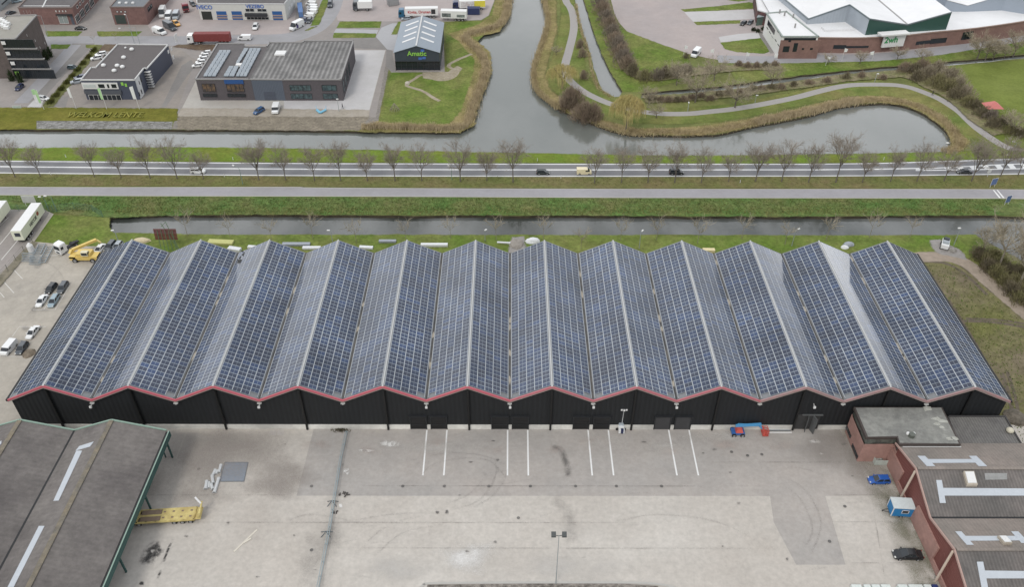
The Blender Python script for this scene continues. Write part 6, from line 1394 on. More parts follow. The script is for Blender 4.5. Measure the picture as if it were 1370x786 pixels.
for (p_top, p_bot) in (((1235,631),(1207.5,670.5)), ((1286.5,738),(1252.5,779.5))):
    a_ = at(*p_bot, 0); c_ = at(*p_top, hR-.3); b = MB(); b.tube((XW-.75, a_.y, .1), (XW-.45, c_.y, hR-.35), .2, n=7); b.build('downpipe', mat('cream_pipe', (206,190,174), .6), bh)
def on_s(px, py, k):
    (y0,z0),(y1,z1) = seq[k], seq[k+1]; d = F_R(px, py); n_ = (z1-z0)/(y1-y0); o = Vector((CAMX,0,CAMH)); t = (z0+n_*(o.y-y0)-o.z)/(d.z-n_*d.y); return o+d*t
def roof_quad(nm, pxs, k, m_, lift=.07, par=None):
    P = [on_s(x, y, k)+Vector((0,0,lift)) for x, y in pxs]; b = MB(); b.add(P+[p-Vector((0,0,lift*.9)) for p in P], [(0,1,2,3),(0,4,5,1),(1,5,6,2),(2,6,7,3),(3,7,4,0)]); return b.build(nm, m_, bh)
K = crop(1200,590,4.0118)
roof_quad('pale_sheet_strip', [K(110,84),K(150,84),K(205,139),K(160,139)], 0, RL, .085); roof_quad('pale_sheet_strip', [K(160,101),K(410,101),K(425,120),K(180,122)], 0, RL); roof_quad('pale_sheet_strip', [K(386,84),K(426,84),K(483,139),K(438,139)], 0, RL, .085)
roof_quad('pale_sheet_strip', [K(210,214),K(240,214),K(262,337),K(230,337)], 1, RL, .085); roof_quad('pale_sheet_strip', [K(243,256),K(700,259),K(705,297),K(252,297)], 1, RL)
roof_quad('pale_sheet_strip', [K(312,490),K(345,490),K(412,562),K(375,562)], 2, RL, .085); roof_quad('pale_sheet_strip', [K(355,514),K(640,514),K(655,538),K(375,540)], 2, RL); roof_quad('pale_sheet_strip', [K(612,490),K(650,490),K(710,552),K(668,552)], 2, RL, .085)
roof_quad('pale_sheet_strip', [K(428,653),K(462,653),K(490,800),K(455,800)], 3, RL, .085); roof_quad('pale_sheet_strip', [K(468,700),K(700,703),K(710,742),K(478,742)], 3, RL)
for k, (q0, q1, q2, q3) in ((1, (K(352,175),K(408,175),K(428,248),K(372,248))), (2, (K(535,522),K(577,522),K(614,562),K(570,562)))):
    P = [on_s(*q, k) for q in (q0,q1,q2,q3)]; c_ = sum(P, Vector((0,0,0)))/4; b = MB(); b.hexa([p-Vector((0,0,.2)) for p in (P[3],P[2],P[1],P[0])]+[p+Vector((0,0,.55)) for p in (P[3],P[2],P[1],P[0])]); fo = b.build('roof_light', mat('rooflight_kerb', (186,176,160), .7), bh)
    b = MB(); Q = [p.lerp(c_, .18)+Vector((0,0,.6)) for p in (P[3],P[2],P[1],P[0])]; b.hexa(Q+[p+Vector((0,0,.12)) for p in Q]); b.build('dome', WHM, fo)
roof_quad('worn_sheet', [K(470,176),K(590,176),K(592,210),K(474,212)], 1, mat('pale_worn_sheet', (146,146,144), .8, .2, .3), .05)
# flat roofed brick office between the brick hall and the warehouse
Z7 = 6.9; R7 = [J0(250,305),J0(828,305),J0(958,562),J0(555,562),J0(540,516),J0(338,516)]
fo = thing('brick_yard_office', 'pink brick yard office with flat grey roof against the warehouse front', 'office', tuple(at(1200,600)))
P = poly_at(R7, Z7); P[0].y = 106.1; P[1].y = 106.1
W7 = inset(P, .12); b = MB(); b.prism([(p.x,p.y) for p in W7], 0, Z7-1.9, cap=False); b.build('wall', PBR, fo)
b = MB(); b.prism([(p.x,p.y) for p in inset(P, .3)], Z7-1.9, Z7-.6, cap=False); b.build('window_band', mat('office_glass_band', (56,58,58), .3, .5, .7, (104,108,100), .5), fo)
b = MB(); b.prism([(p.x,p.y) for p in P], Z7-.65, Z7-.05, cap=True); b.build('roof_edge', mat('dark_brown_fascia', (74,66,62), .7), fo)
b = MB(); b.sheet([(p.x,p.y) for p in inset(P,.35)], Z7); b.build('roof', mat('weathered_felt', (142,142,136), .95, .22, .2, (122,122,118), .5, fine=.2), fo)
a, c, d = g3(W7[5]), g3(W7[0]), g3(W7[4])
for q in ((J0(205,455),J0(235,520)), (J0(243,575),J0(282,650))):
    u0, z0 = on_plane(*q[0], c, a); u1, z1 = on_plane(*q[1], c, a); e = (a-c).normalized(); n_ = Vector((e.y,-e.x,0)); m_ = c+e*(u0+u1)/2+n_*.04; b = MB(); b.box(m_.x, m_.y, max(.1, min(z0,z1)), max(.8,abs(u1-u0)), .12, max(.8,abs(z1-z0)), math.atan2(e.y,e.x)); b.build('window', GLASS, fo)
b = MB(); q = at(*J0(632,512), Z7); b.tube((q.x,q.y,Z7), (q.x,q.y,Z7+.7), .55, n=10); b.build('roof_vent', mat('vent_dark', (96,100,92), .6), fo)
for q_ in (J0(608,498),J0(645,500)): q = at(*q_, Z7); b = MB(); b.ball((q.x,q.y,Z7+.25), .35, 8); b.build('roof_dome', WHM, fo)
for q_, s_ in ((J0(740,330),1.2),(J0(792,395),1.1),(J0(840,410),1.1),(J0(800,430),.8),(J0(830,450),.6),(J0(880,525),.9),(J0(915,522),.9)):
    q = at(*q_, Z7+.02); b = MB(); b.sheet([(q.x+random.uniform(.5,1)*s_*math.cos(a_*.8), q.y+random.uniform(.4,1)*s_*.7*math.sin(a_*.8)) for a_ in range(8)], Z7+.02); b.build('lichen_patch', mat('lichen', (184,184,176), .95, .3, 1.2, (160,160,150), .5), fo)
b = MB(); q0, q1 = at(*J0(560,592), Z7-1.5), at(*J0(940,592), Z7-1.5); b.bar((q0.x,97.0,6.3), (q1.x,97.0,6.3), .25, .2); b.build('gutter', TRIMW, fo)
# low ribbed roof to the right
SP = poly_at([J0(868,368),J0(1240,368),J0(1372,588),J0(945,588)], 4.6); SP[0].y = SP[1].y = 106.0
t, P = block('low_annex', 'low annex with ribbed grey roof between the yard office and the field', None, 4.6, DBRICK, mat('ribbed_annex_roof', (124,122,118), .9, .16, .15, (106,104,102), .5, stripes=(0,.5,.03,.14), fine=.12), mat('dark_annex_edge', (70,68,68), .7), pts=SP, trim=.25, lip=.12)
b = MB(); q = at(*J0(1275,478), 4.6); b.ball((q.x,q.y,4.9), .7, 10, sz=.7); b.build('roof_dome', mat('cream_dome', (206,200,180), .6), t)
# ------------------------------------------------------------------ things in the yard
YEL = mat('yellow_paint_worn', (220,204,136), .7, .15, .6, (190,170,110), .5); YELB = mat('crane_yellow', (222,194,112), .6, .12, .5); WOOD = mat('worn_planks', (140,122,104), .9, .2, .8)
a_, b_ = at(176,693, 1), at(272,687, 1); d = b_-a_; L = d.length+3; mid = (a_+b_)/2-d.normalized()*1.5
r = thing('low_loader', 'yellow low loader trailer sticking out from under the shed roof', 'trailer', (mid.x, mid.y, 0), math.atan2(d.y, d.x)); ORG[r.name] = Vector((0,0,0)); h = L/2
b = MB(); b.box(-.6, 0, .85, L-1.2, .7, .3); b.box(-.6, 1.25, .85, L-1.2, .22, .28); b.box(-.6, -1.25, .85, L-1.2, .22, .28)
for k in range(9): b.box(-h+1+k*(L-2.4)/8, 0, .86, .25, 2.6, .27)
b.build('frame', YEL, r, world=False)
for x0, x1, s in ((-h+.4,-h+3.6,.66),(-h+.4,-h+3.6,-.66),(-h+4.6,-h+8,.66),(-h+4.6,-h+8,-.66)): b = MB(); b.box((x0+x1)/2, s, 1.12, x1-x0, .9, .06); b.build('deck_planks', WOOD, r, world=False)
b = MB(); b.box(h-4.2, 0, 1.12, 5.6, 2.5, .06); b.build('deck_plate', YEL, r, world=False)
b = MB()
for k in range(8): b.box(h-6.5+(k//2)*1.5, .6 if k % 2 else -.6, 1.17, .4, .3, .04)
b.build('deck_slots', WOOD, r, world=False)
for k in range(3):
    for s in (-1, 1): wheel(r, h-2.0-k*1.35, s*1.12, .42, .34)
for k in range(3):
    for s in (-1, 1): wheel(r, -h+1.6+k*1.4, s*1.12, .42, .34)
b = MB(); b.hexa([(h-1.2,-1.25,1.0),(h-.2,-1.25,1.0),(h-.2,1.25,1.0),(h-1.2,1.25,1.0),(h-.7,-.9,1.5),(h-.3,-.9,1.5),(h-.3,.9,1.5),(h-.7,.9,1.5)]); b.bar((h-.6,-1.1,1.2), (h-.1,-1.1,2.7), .2, .3); b.bar((h-.6,1.1,1.2), (h-.1,1.1,2.7), .2, .3); b.bar((h-.1,-1.1,2.6), (h-.1,1.1,2.6), .2, .2); b.bar((h-.35,-1.1,1.9), (h-.35,1.1,1.9), .15, .2); b.build('gooseneck', YEL, r, world=False)
b = MB(); b.bar((h-.2,.7,2.7), (h-1.1,1.4,3.6), .3, .1); b.build('ramp_flap', WHM, r, world=False)
# blue plate and pipes
r = thing('steel_plate', 'grey blue steel plate lying flat in the yard', 'plate', tuple(at(312,632))); P = poly_at([(301,619.5),(332,619.5),(326.5,645),(294,645)], .1)
b = MB(); b.prism([(p.x,p.y) for p in P], .02, .14); b.build('plate', mat('blue_grey_plate', (142,152,164), .6, .1, .5), r)
b = MB()
for i in range(4): b.bar(P[i]+Vector((0,0,.06)), P[(i+1) % 4]+Vector((0,0,.06)), .12, .1)
b.build('rim', mat('plate_rim', (110,118,126), .6), r)
GP = mat('galvanised_pipe', (206,208,208), .4, .08, 1)
pz = crop(160,560)
for i, (p0, p1, rr, lab) in enumerate([(pz(665,308),pz(650,360),.2,'galvanised pipe nearest the upper left corner of the steel plate'),(pz(628,340),pz(608,378),.2,'galvanised pipe left of the steel plate, upper end of the heap'),(pz(640,342),pz(632,368),.16,'short pipe between two longer ones by the steel plate'),(pz(606,380),pz(614,430),.2,'pipe in the middle of the pipe heap'),(pz(650,395),pz(620,492),.22,'longest pipe of the heap, below the steel plate'),(pz(572,415),pz(562,468),.22,'outermost left pipe of the heap'),(pz(588,420),pz(584,460),.16,'thin pipe beside the outermost left one'),(pz(600,435),pz(612,470),.22,'bent short pipe at the lower end of the heap')]):
    q0, q1 = at(*p0,.2), at(*p1,.2); m_ = (q0+q1)/2; d = q1-q0; t = thing('pipe', lab, 'pipe', (m_.x,m_.y,0), math.atan2(d.y,d.x), 'galvanised pipes by the steel plate'); ORG[t.name] = Vector((0,0,0)); L = d.length
    b = MB(); rr *= 1.4; b.tube((-L/2,0,rr),(L/2,0,rr), rr, n=8); b.build('tube', GP, t, world=False); b = MB(); b.tube((L/2-.1,0,rr),(L/2,0,rr), rr*1.25, n=8); b.tube((-L/2+.1,0,rr),(-L/2,0,rr), rr*1.25, n=8); b.build('flange', GP, t, world=False)
# crossed timbers
t = thing('timber_cross', 'pale broken timbers lying on the open yard', 'timber', tuple(at(327,724))); b = MB(); b.bar(at(313,739,.12), at(344,709.5,.12), .28, .14); b.bar(at(326,727,.2), at(336,721,.2), .3, .1); b.build('plank', mat('pale_timber', (214,208,194), .8, .1, .8), t)
# yard floodlight mast
base_ = at(743.6, 783); hh = 13.2; t = thing('floodlight_mast', 'slender yard lighting mast with two floodlights, bottom centre', 'lamp mast', tuple(base_)); ORG[t.name] = Vector((0,0,0))
b = MB(); b.tube((0,0,0),(0,0,hh), .09, .055, 8); b.build('pole', mat('galvanised_mast', (160,166,166), .5), t, world=False)
for s in (-1, 1): b = MB(); b.bar((0,0,hh-.1),(s*.55,0,hh+.05), .08, .08); b.hexa([(s*.8-.35,-.3,hh-.1),(s*.8+.35,-.3,hh-.1),(s*.8+.35,.35,hh+.25),(s*.8-.35,.35,hh+.25),(s*.8-.35,-.3,hh+.15),(s*.8+.35,-.3,hh+.15),(s*.8+.35,.35,hh+.5),(s*.8-.35,.35,hh+.5)]); b.build('floodlight', mat('floodlight_dark', (70,74,74), .5), t, world=False)
b = MB(); b.box(0,0,0,.5,.5,.15); b.build('foot', KERB, t, world=False)
# long yard barrier
t = thing('yard_barrier', 'long galvanised barrier of two rails crossing the yard', 'barrier', tuple(at(440,680))); BAR = mat('galvanised_rail', (150,164,168), .5, .1, .8)
bl_ = [at(463.5,577.5,.9), at(456,612,.9), at(448,660,.9), at(441,705,.9), at(432,752,.9), at(424,792,.9)]
b = MB()
for p, q in zip(bl_, bl_[1:]):
    for dz, dx_ in ((0,-.17),(0,.17),(-.55,0)): b.bar(p+Vector((dx_,0,dz)), q+Vector((dx_,0,dz)), .1, .1)
b.build('rail', BAR, t)
b = MB()
for p, q in zip(bl_, bl_[1:]):
    n_ = max(2, int((q-p).length/2.4))
    for k in range(n_): m_ = p.lerp(q, k/n_); b.box(m_.x, m_.y, 0, .09, .09, .95); b.bar(m_+Vector((-.2,0,0)), m_+Vector((.2,0,0)), .06, .06)
b.build('posts', BAR, t)
b = MB()
for (x, y) in ((445,675),(437,716)):
    q = at(x, y); 
    for s in (-1, 1): b.bar((q.x,q.y,.9), (q.x+s*1.1,q.y+.5,0), .1, .1); b.bar((q.x,q.y,.9), (q.x+s*.9,q.y-.7,0), .1, .1)
b.build('brace', mat('dark_brace', (96,104,108), .5), t)
for i, (x, y) in enumerate(((458,662),(464,663.5),(449,686.5))):
    q = at(x, y); b = MB()
    for k in range(5): b.box(q.x+random.uniform(-.5,.5), q.y+random.uniform(-.35,.35), .01+k*.05, random.uniform(.3,.7), .2, .12, random.uniform(0,3))
    o = b.build('debris', mat('dark_debris', (84,80,76), .9, .3, 1), None); tag(o, ['dark scrap heap right of the yard barrier, left one','dark scrap heap right of the yard barrier, right one','small dark scrap just below the barrier brace'][i], 'debris', 'scrap by the barrier')
q = at(456,576.5); b = MB()
for _ in range(240): s_ = Vector((q.x+random.gauss(0,.8), q.y+random.gauss(-.1,.25), 0)); sliver(b, s_, s_+rnd_dir(Vector((0,0,1)),.9)*.5, .12)
tag(b.build('weeds', twigm('weed_brown', (104,96,76), (84,82,60))), 'brown weeds growing at the foot of the plinth', 'weeds', kind='stuff')
# boom lift (blue and red)
LB = mat('lift_blue', (86,160,210), .5, .06, .8); LR = mat('lift_red', (204,92,80), .5, .08, .8)
q = at(1003,581); t = thing('boom_lift', 'blue and red boom lift folded along the warehouse front', 'lift', (q.x,q.y,0)); ORG[t.name] = Vector((0,0,0))
b = MB(); b.box(-2.4,0,.45,2.4,1.5,.45); b.build('chassis', mat('lift_blue_dark', (56,104,170), .5), t, world=False)
for x in (-3.2,-1.6):
    for s in (-1, 1): wheel(t, x, s*.85, .42, .3)
b = MB(); b.hexa([(-2.9,-.7,.95),(-1.5,-.7,.95),(-1.5,.5,.95),(-2.9,.5,.95),(-2.7,-.5,1.75),(-1.7,-.5,1.6),(-1.7,.4,1.6),(-2.7,.4,1.75)]); b.build('turret', LR, t, world=False)
b = MB(); b.bar((-2.9,.3,1.9),(1.9,.5,2.1),.42,.42); b.bar((-2.4,.8,1.7),(1.4,.8,1.5),.34,.34); b.bar((1.4,.7,1.7),(2.5,.1,1.1),.22,.22); b.build('boom', LB, t, world=False)
b = MB()
for z in (.5,1.0,1.5):
    for (x0,y0,x1,y1) in ((2.2,-.9,3.2,-.9),(3.2,-.9,3.2,.6),(3.2,.6,2.2,.6),(2.2,.6,2.2,-.9)): b.bar((x0,y0,z),(x1,y1,z),.1,.1)
b.box(2.7,-.15,.35,1.1,1.6,.14); b.box(2.35,-.15,.5,.3,1.4,.9); b.build('basket', LR, t, world=False)
q = at(1040,580); b = MB(); b.box(0,0,0,5.2,.3,.2); 
for k, (y, m__) in enumerate(((579.8,WHM),(577.2,mat('grey_beam', (110,114,116), .6)),(575.8,GP))):
    q = at(1040,y+.2); b = MB(); b.box(q.x, q.y, 0, 5.4-(k*.4), .24, .22); o = b.build('steel_beam', m__); tag(o, ['white beam lying on the ground nearest the camera beside the boom lift','dark grey beam behind the white one beside the boom lift','pale beam closest to the plinth beside the boom lift'][k], 'beam', 'beams beside the boom lift')
# mobile light tower
q = at(830.5,577.5); t = thing('light_tower', 'white mobile light tower with folded mast before the black facade', 'light tower', (q.x,q.y,0)); ORG[t.name] = Vector((0,0,0))
b = MB(); b.box(0,.1,.35,1.1,2.0,.95); b.build('cabinet', WHITE, t, world=False); b = MB(); b.box(.1,-.7,.36,.5,.45,.98); b.build('control_panel', NVY, t, world=False)
b = MB(); b.hexa([(-.5,.2,1.3),(.5,.2,1.3),(.5,1.1,1.3),(-.5,1.1,1.3),(-.4,.3,1.75),(.4,.3,1.75),(.4,1.0,1.75),(-.4,1.0,1.75)]); b.build('hood', SILV, t, world=False)
for s in (-1, 1): wheel(t, s*.65, .2, .32, .2)
b = MB(); b.tube((.15,.6,1.6),(.25,.6,5.2),.07,.05,6); b.build('mast', GP, t, world=False)
for k, (x, y) in enumerate(((-.2,.6),(.25,.45),(.7,.6),(.25,.85))): b = MB(); b.box(x,y,5.1,.34,.24,.34); b.build('lamp_head', WHM, t, world=False)
# blue site caravan
a_, b_ = at(1186,690,1.2), at(1222,693,1.2); d = at(1216,694)-at(1189,692)
q = at(1203.5,691); t = thing('site_caravan', 'bright blue site caravan with white roof beside the brick wall', 'caravan', (q.x,q.y+.6,0), math.atan2(-.35,5)); ORG[t.name] = Vector((0,0,0))
CBL = mat('caravan_blue', (44,128,186), .5, .05, .5)
b = MB(); b.box(0,0,.55,3.5,2.2,2.1); b.build('body', CBL, t, world=False); b = MB(); b.box(0,0,2.65,3.65,2.35,.14); b.build('roof', mat('caravan_roof', (206,214,214), .6, .1, .8), t, world=False)
b = MB(); b.box(.35,-1.12,1.5,.9,.06,.6); w_ = b.build('window', GLASS, t, world=False)
b = MB(); b.box(.35,-1.11,1.38,1.15,.05,.1); b.box(.35,-1.11,2.12,1.15,.05,.1); b.box(-.2,-1.11,1.4,.12,.05,.8); b.box(.9,-1.11,1.4,.12,.05,.8); b.build('frame', WFR, w_, world=False)
b = MB()
for sx_ in (-1,1):
    for sy_ in (-1,1): b.box(sx_*1.73, sy_*1.08, .5, .14, .14, 2.2)
b.build('corner_strips', WFR, t, world=False)
for s in (-1,1): wheel(t, 0, s*1.0, .33, .2)
b = MB(); b.bar((-1.7,.4,.55),(-2.9,0,.5),.08,.08); b.bar((-1.7,-.4,.55),(-2.9,0,.5),.08,.08); b.tube((-2.8,0,0),(-2.8,0,.6),.05); b.build('drawbar', CHAS, t, world=False)
# white skip by the office
t = thing('waste_container', 'open white green skip by the brick office corner', 'skip', tuple(at(1177,618))); q = at(1177,619); ORG[t.name] = Vector((0,0,0)); t.location = (q.x,q.y,0)
b = MB(); b.box(0,-.8,.2,2.6,.1,1.2); b.box(0,.8,.2,2.6,.1,1.2); b.box(-1.3,0,.2,.1,1.6,1.2); b.box(1.3,0,.2,.1,1.6,1.2); b.box(0,0,.15,2.6,1.6,.1); b.build('tub', mat('skip_pale', (188,196,188), .7), t, world=False)
b = MB(); b.box(-.4,.1,.3,1.2,.9,.8); b.build('rubbish', mat('skip_dark', (90,94,84), .9, .4, 1.5, (190,190,186), .5), t, world=False)
# white bagged stacks at the bottom right
for i, (x0, x1, m_) in enumerate(((1138,1152,0),(1154.5,1164,0),(1165,1176.5,0),(1177.5,1190.5,0),(1200,1213,0),(1214.5,1233.5,0),(1235,1245,0),(1245.8,1254,1))):
    z = 1.2; a_, b_ = at(x0,781.5,z), at(x1,781.5,z); q = (a_+b_)/2; t = thing('wrapped_stack', ['white wrapped stack at the left end of the bottom right row','narrow white stack second from the left in the bottom row','white wrapped stack third from the left in the bottom row','white wrapped stack fourth from the left, before the gap','white wrapped stack just right of the gap','widest white wrapped stack right of the gap','white wrapped stack left of the blue one','blue wrapped stack at the right end of the bottom row'][i], 'stack', (q.x,q.y-1.1,0), 0, 'wrapped stacks at the bottom edge'); ORG[t.name] = Vector((0,0,0)); w_ = abs(b_.x-a_.x)
    b = MB(); b.hexa([(-w_/2,-1,.14),(w_/2,-1,.14),(w_/2,1,.14),(-w_/2,1,.14),(-w_/2+.05,-.95,1.1+.1*(i%3)),(w_/2-.05,-.95,1.2),(w_/2-.05,.95,1.15),(-w_/2+.05,.95,1.2)]); b.build('wrapping', [mat('wrap_white', (214,222,216), .5, .1, 1.2), mat('wrap_blue', (44,58,110), .5)][m_], t, world=False)
    b = MB(); b.box(0,0,0,w_,2,.13); b.build('pallet', WOOD, t, world=False)
# ------------------------------------------------------------------ yellow crane beside the parking
q = at(116,348); t = thing('mobile_crane', 'yellow mobile crane with folded boom at the warehouse corner', 'crane', (q.x,q.y,0)); ORG[t.name] = Vector((0,0,0))
b = MB(); b.box(0,0,.7,6.6,2.3,.9); b.box(-2.6,-.2,1.2,1.5,1.9,.5); b.box(2.6,-.2,1.2,1.4,2.0,.5); b.build('chassis', YELB, t, world=False)
for x in (-2.1,2.1):
    for s in (-1,1): wheel(t, x, s*1.1, .62, .45)
b = MB(); b.box(.1,.1,1.6,3.4,2.1,.8); b.build('superstructure', YELB, t, world=False)
b = MB(); b.box(.6,-.7,1.9,1.6,1.0,1.1); cb = b.build('cab', mat('crane_cab_cream', (216,208,176), .5), t, world=False); b = MB(); b.box(.6,-1.22,2.2,1.3,.06,.6); b.box(1.42,-.7,2.2,.06,.8,.6); b.build('window', GLASS, cb, world=False)
b = MB(); b.bar((-3.2,1.0,2.2),(1.2,4.8,2.5),.7,.6); b.bar((-3.2,1.0,2.3),(-3.5,.2,1.6),.7,.7); b.build('boom', YELB, t, world=False)
b = MB(); b.bar((1.2,4.8,2.5),(2.4,4.3,2.0),.3,.4); b.build('jib_head', YEL, t, world=False)
# galvanised frames and white tank
GF = mat('galvanised_frame', (150,158,162), .5, .1, .8)
for i, (p, q_, w_, lab) in enumerate(((A3(245,490),A3(275,425),1.5,'galvanised ladder frame lying behind the white tank'),(A3(275,545),A3(330,440),1.5,'galvanised ladder frame nearest the truck cab'))):
    a_, b_ = at(*p,.5), at(*q_,.5); d = (b_-a_).normalized(); n_ = Vector((-d.y,d.x,0)); t = thing('ladder_frame', lab, 'frame', tuple((a_+b_)/2), 0, 'galvanised frames'); ORG[t.name] = (a_+b_)/2; b = MB(); L = (b_-a_).length
    for s in (-1,1): b.bar(a_+n_*s*w_/2, b_+n_*s*w_/2, .16, .3)
    b.build('beam', GF, t); b = MB()
    for k in range(7): m_ = a_.lerp(b_, k/6); b.bar(m_-n_*w_/2, m_+n_*w_/2, .12, .12)
    b.build('rung', GF, t)
for i, (x, y, lab) in enumerate(((A3(195,525)[0],A3(195,525)[1],'stack of galvanised rails left of the other stack'),(A3(245,545)[0],A3(245,545)[1],'stack of galvanised rails nearest the open lot'))):
    q = at(x,y); t = thing('rail_stack', lab, 'stack', (q.x,q.y,0), 0, 'stacks of galvanised rails'); ORG[t.name] = Vector((0,0,0)); b = MB()
    for k in range(6): b.bar((-1.5,-1.0+k*.32,.25+.24*k),(1.5,-1.3+k*.32,.25+.24*k),.12,.14)
    for s in (-1,1): b.box(s*1.3,0,0,.12,.12,1.7)
    b.build('rails', GF, t, world=False)
q = at(*A3(210,475)); t = thing('white_tank', 'white upright tank standing by the ladder frames', 'tank', (q.x,q.y,0)); ORG[t.name] = Vector((0,0,0)); b = MB(); b.tube((0,0,.3),(0,0,1.9),.75,.72,12); b.tube((0,0,1.9),(0,0,2.5),.72,.25,12); b.build('vessel', WHM, t, world=False); b = MB(); b.box(0,0,0,1.5,1.5,.3); b.build('base', GF, t, world=False)
# parking fence along the trailer park
t = thing('wire_fence', 'low wire fence with posts between trailer park and parking lot', 'fence', tuple(at(20,350))); fl_ = [(44,325),(33,338),(22,350),(11,363),(0,375),(-14,392)]
GFN = mat('fence_wire', (120,120,112), .7); b = MB()
for k, (p, q_) in enumerate(zip(fl_, fl_[1:])):
    a_, c_ = at(*p), at(*q_)
    for z in (.3,.8,1.3,1.8): b.bar(a_+Vector((0,0,z)), c_+Vector((0,0,z)), .035, .035)
b.build('wire', GFN, t)
for p in fl_:
    a_ = at(*p); b = MB(); b.box(a_.x,a_.y,0,.1,.1,1.9); b.build('post', GFN, t)
ground('fence_strip', [(44,324),(50,326),(0,384),(-20,400),(-20,388),(0,371)], natural(mat('mossy_strip', (112,108,88), .95, .3, .3, (140,132,116), .5, fine=.25), 1))
# green fence along the canal end
t = thing('mesh_fence', 'green mesh fence along the field road behind the trailers', 'fence', tuple(at(60,285))); b = MB()
fp = [(-20,287),(0,286),(26,283),(60,283.5),(72,284),(100,280),(125,283),(138,291)]
for p, q_ in zip(fp, fp[1:]):
    a_, c_ = at(*p), at(*q_); n_ = max(1, int((c_-a_).length/.45))
    for z in (.1,.6,1.1,1.6,1.95): b.bar(a_+Vector((0,0,z)), c_+Vector((0,0,z)), .03, .03)
    for k in range(n_): m_ = a_.lerp(c_, k/n_); b.box(m_.x,m_.y,0,.025,.025,2)
b.build('mesh', mat('green_wire', (92,124,104), .7), t)
for p in fp: a_ = at(*p); b = MB(); b.box(a_.x,a_.y,0,.1,.1,2.1); b.build('post', mat('green_wire', (92,124,104)), t)
# ------------------------------------------------------------------ lamps, signs, flags
def street_lamp(label, px, py, pyt, arm=(1.2,0), name='street_lamp', m_=None, group='street lamps', z=0):
    q = at(px,py); hh = hgt(px,py,pyt); t = thing(name, label, 'street lamp', (q.x,q.y,0), 0, group); ORG[t.name] = Vector((0,0,0)); m_ = m_ or mat('lamp_pole_grey', (160,168,168), .5)
    b = MB(); b.tube((0,0,0),(0,0,hh),.1,.06,6); b.tube((0,0,hh),(arm[0],arm[1],hh+.15),.05,.04,5); b.build('pole', m_, t, world=False)
    b = MB(); b.box(arm[0],arm[1],hh+.02,.7,.32,.2,math.atan2(arm[1],arm[0])); b.build('lamp_head', WHM, t, world=False); return t
street_lamp('lamp post between the third and fourth saplings behind the roof', 445,324,309,(-.6,0)); street_lamp('lamp post on the canal lawn left of the gravel heap', 649,323,309,(.2,.2)); street_lamp('lamp post behind the ninth roof bay', 855,333,311,(.4,.5)); street_lamp('lamp post between two saplings near the eleventh roof bay', 1059,330,309,(.9,.6))
GRL = mat('green_grey_pole', (112,138,128), .6)
street_lamp('green grey lamp post on the main road verge at left', 325,247,226,(-2,1.6),m_=GRL); street_lamp('thin lamp post on the verge left of the road tree gap', 604.5,241,225,(-.8,1),m_=GRL); street_lamp('leaning green lamp post behind the mesh fence', 76,283,263,(-1.4,0),m_=GRL); street_lamp('second green lamp post left of the leaning one', 66,283,264,(-1,0),m_=GRL)
street_lamp('tall lamp post behind the navy office', 187,58,36,(-5,-1.5)); street_lamp('lamp post with white head beside the industrial road', 180,58,20,(-.6,.3)); street_lamp('lamp post between brown office and red brick hall', 64,47,21,(-2.2,0)); street_lamp('lamp post on the path bend at the right', 1358,197,191,(-.8,.4)); street_lamp('lamp post beside the pond path near the thicket', 1170,110,99,(.3,0)); street_lamp('small lamp post on the lawn above the foot path', 1010,138,128,(.2,0)); street_lamp('thin lamp post on the grass beside the foot path', 920,149,138,(0,.2)); street_lamp('lamp post by the concrete plot at the river', 453.5,149,133,(0,0)); street_lamp('white lamp on the bank behind the red rack', 1275.5,329,306,(-.3,0)); street_lamp('low lamp post left of the white saloon lot', 158,322,309,(-.5,0))
def flag(label, px, py, pyt, fm, group='flags', side=-1, fh=2.2, fw=.8):
    q = at(px,py); hh = hgt(px,py,pyt); t = thing('flag_pole', label, 'flag', (q.x,q.y,0), 0, group); ORG[t.name] = Vector((0,0,0)); b = MB(); b.tube((0,0,0),(0,0,hh),.07,.045,6); b.build('pole', WHM, t, world=False)
    R = [(side*.05,0,hh-.1),(side*fw,.15,hh-.5),(side*fw*.8,.05,hh-fh),(side*.05,0,hh-fh)]; b = MB(); b.add(R+[(p[0],p[1]+.04,p[2]) for p in R], [(0,1,2,3),(7,6,5,4),(0,4,5,1),(1,5,6,2),(2,6,7,3),(3,7,4,0)]); b.build('banner', fm, t, world=False); return t
FW = mat('white_flag', (232,234,232), .8); FG = mat('pale_green_flag', (176,214,160), .8)
flag('white flag left of the navy office entrance', 102,145.5,117,FW,'flags on the river lawn',-1,3.4,.9); flag('white and green flag before the navy office windows', 143,146,117,FG,'flags on the river lawn',-1,4,1.0); flag('white flag before the navy office corner', 186.5,146,115,FW,'flags on the river lawn',-1,4.4,1.2); flag('pale green flag by the entrance square', 59,146.5,120,FG,'flags on the river lawn',-1,4.5,1.0)
for i, (x, y, yt, lab) in enumerate(((914.5,73.5,60,'white flag beside the brown bush at the forecourt'),(953.5,78,65,'white flag right of the standing white van'),(997,82,69.5,'white flag in the middle of the lane verge'),(1038,86.5,71.5,'larger white flag near the white office corner'),(1126,82,64,'white flag in front of the brick wall window'),(1166,81.5,68,'thin white flag left of the entrance sign'),(1104.5,88,75,'short white flag pole on the lane verge'))):
    flag(lab, x, y, yt, FW, 'white flags on the lane verge', -1 if i % 2 else 1, 1.5, 1.2)
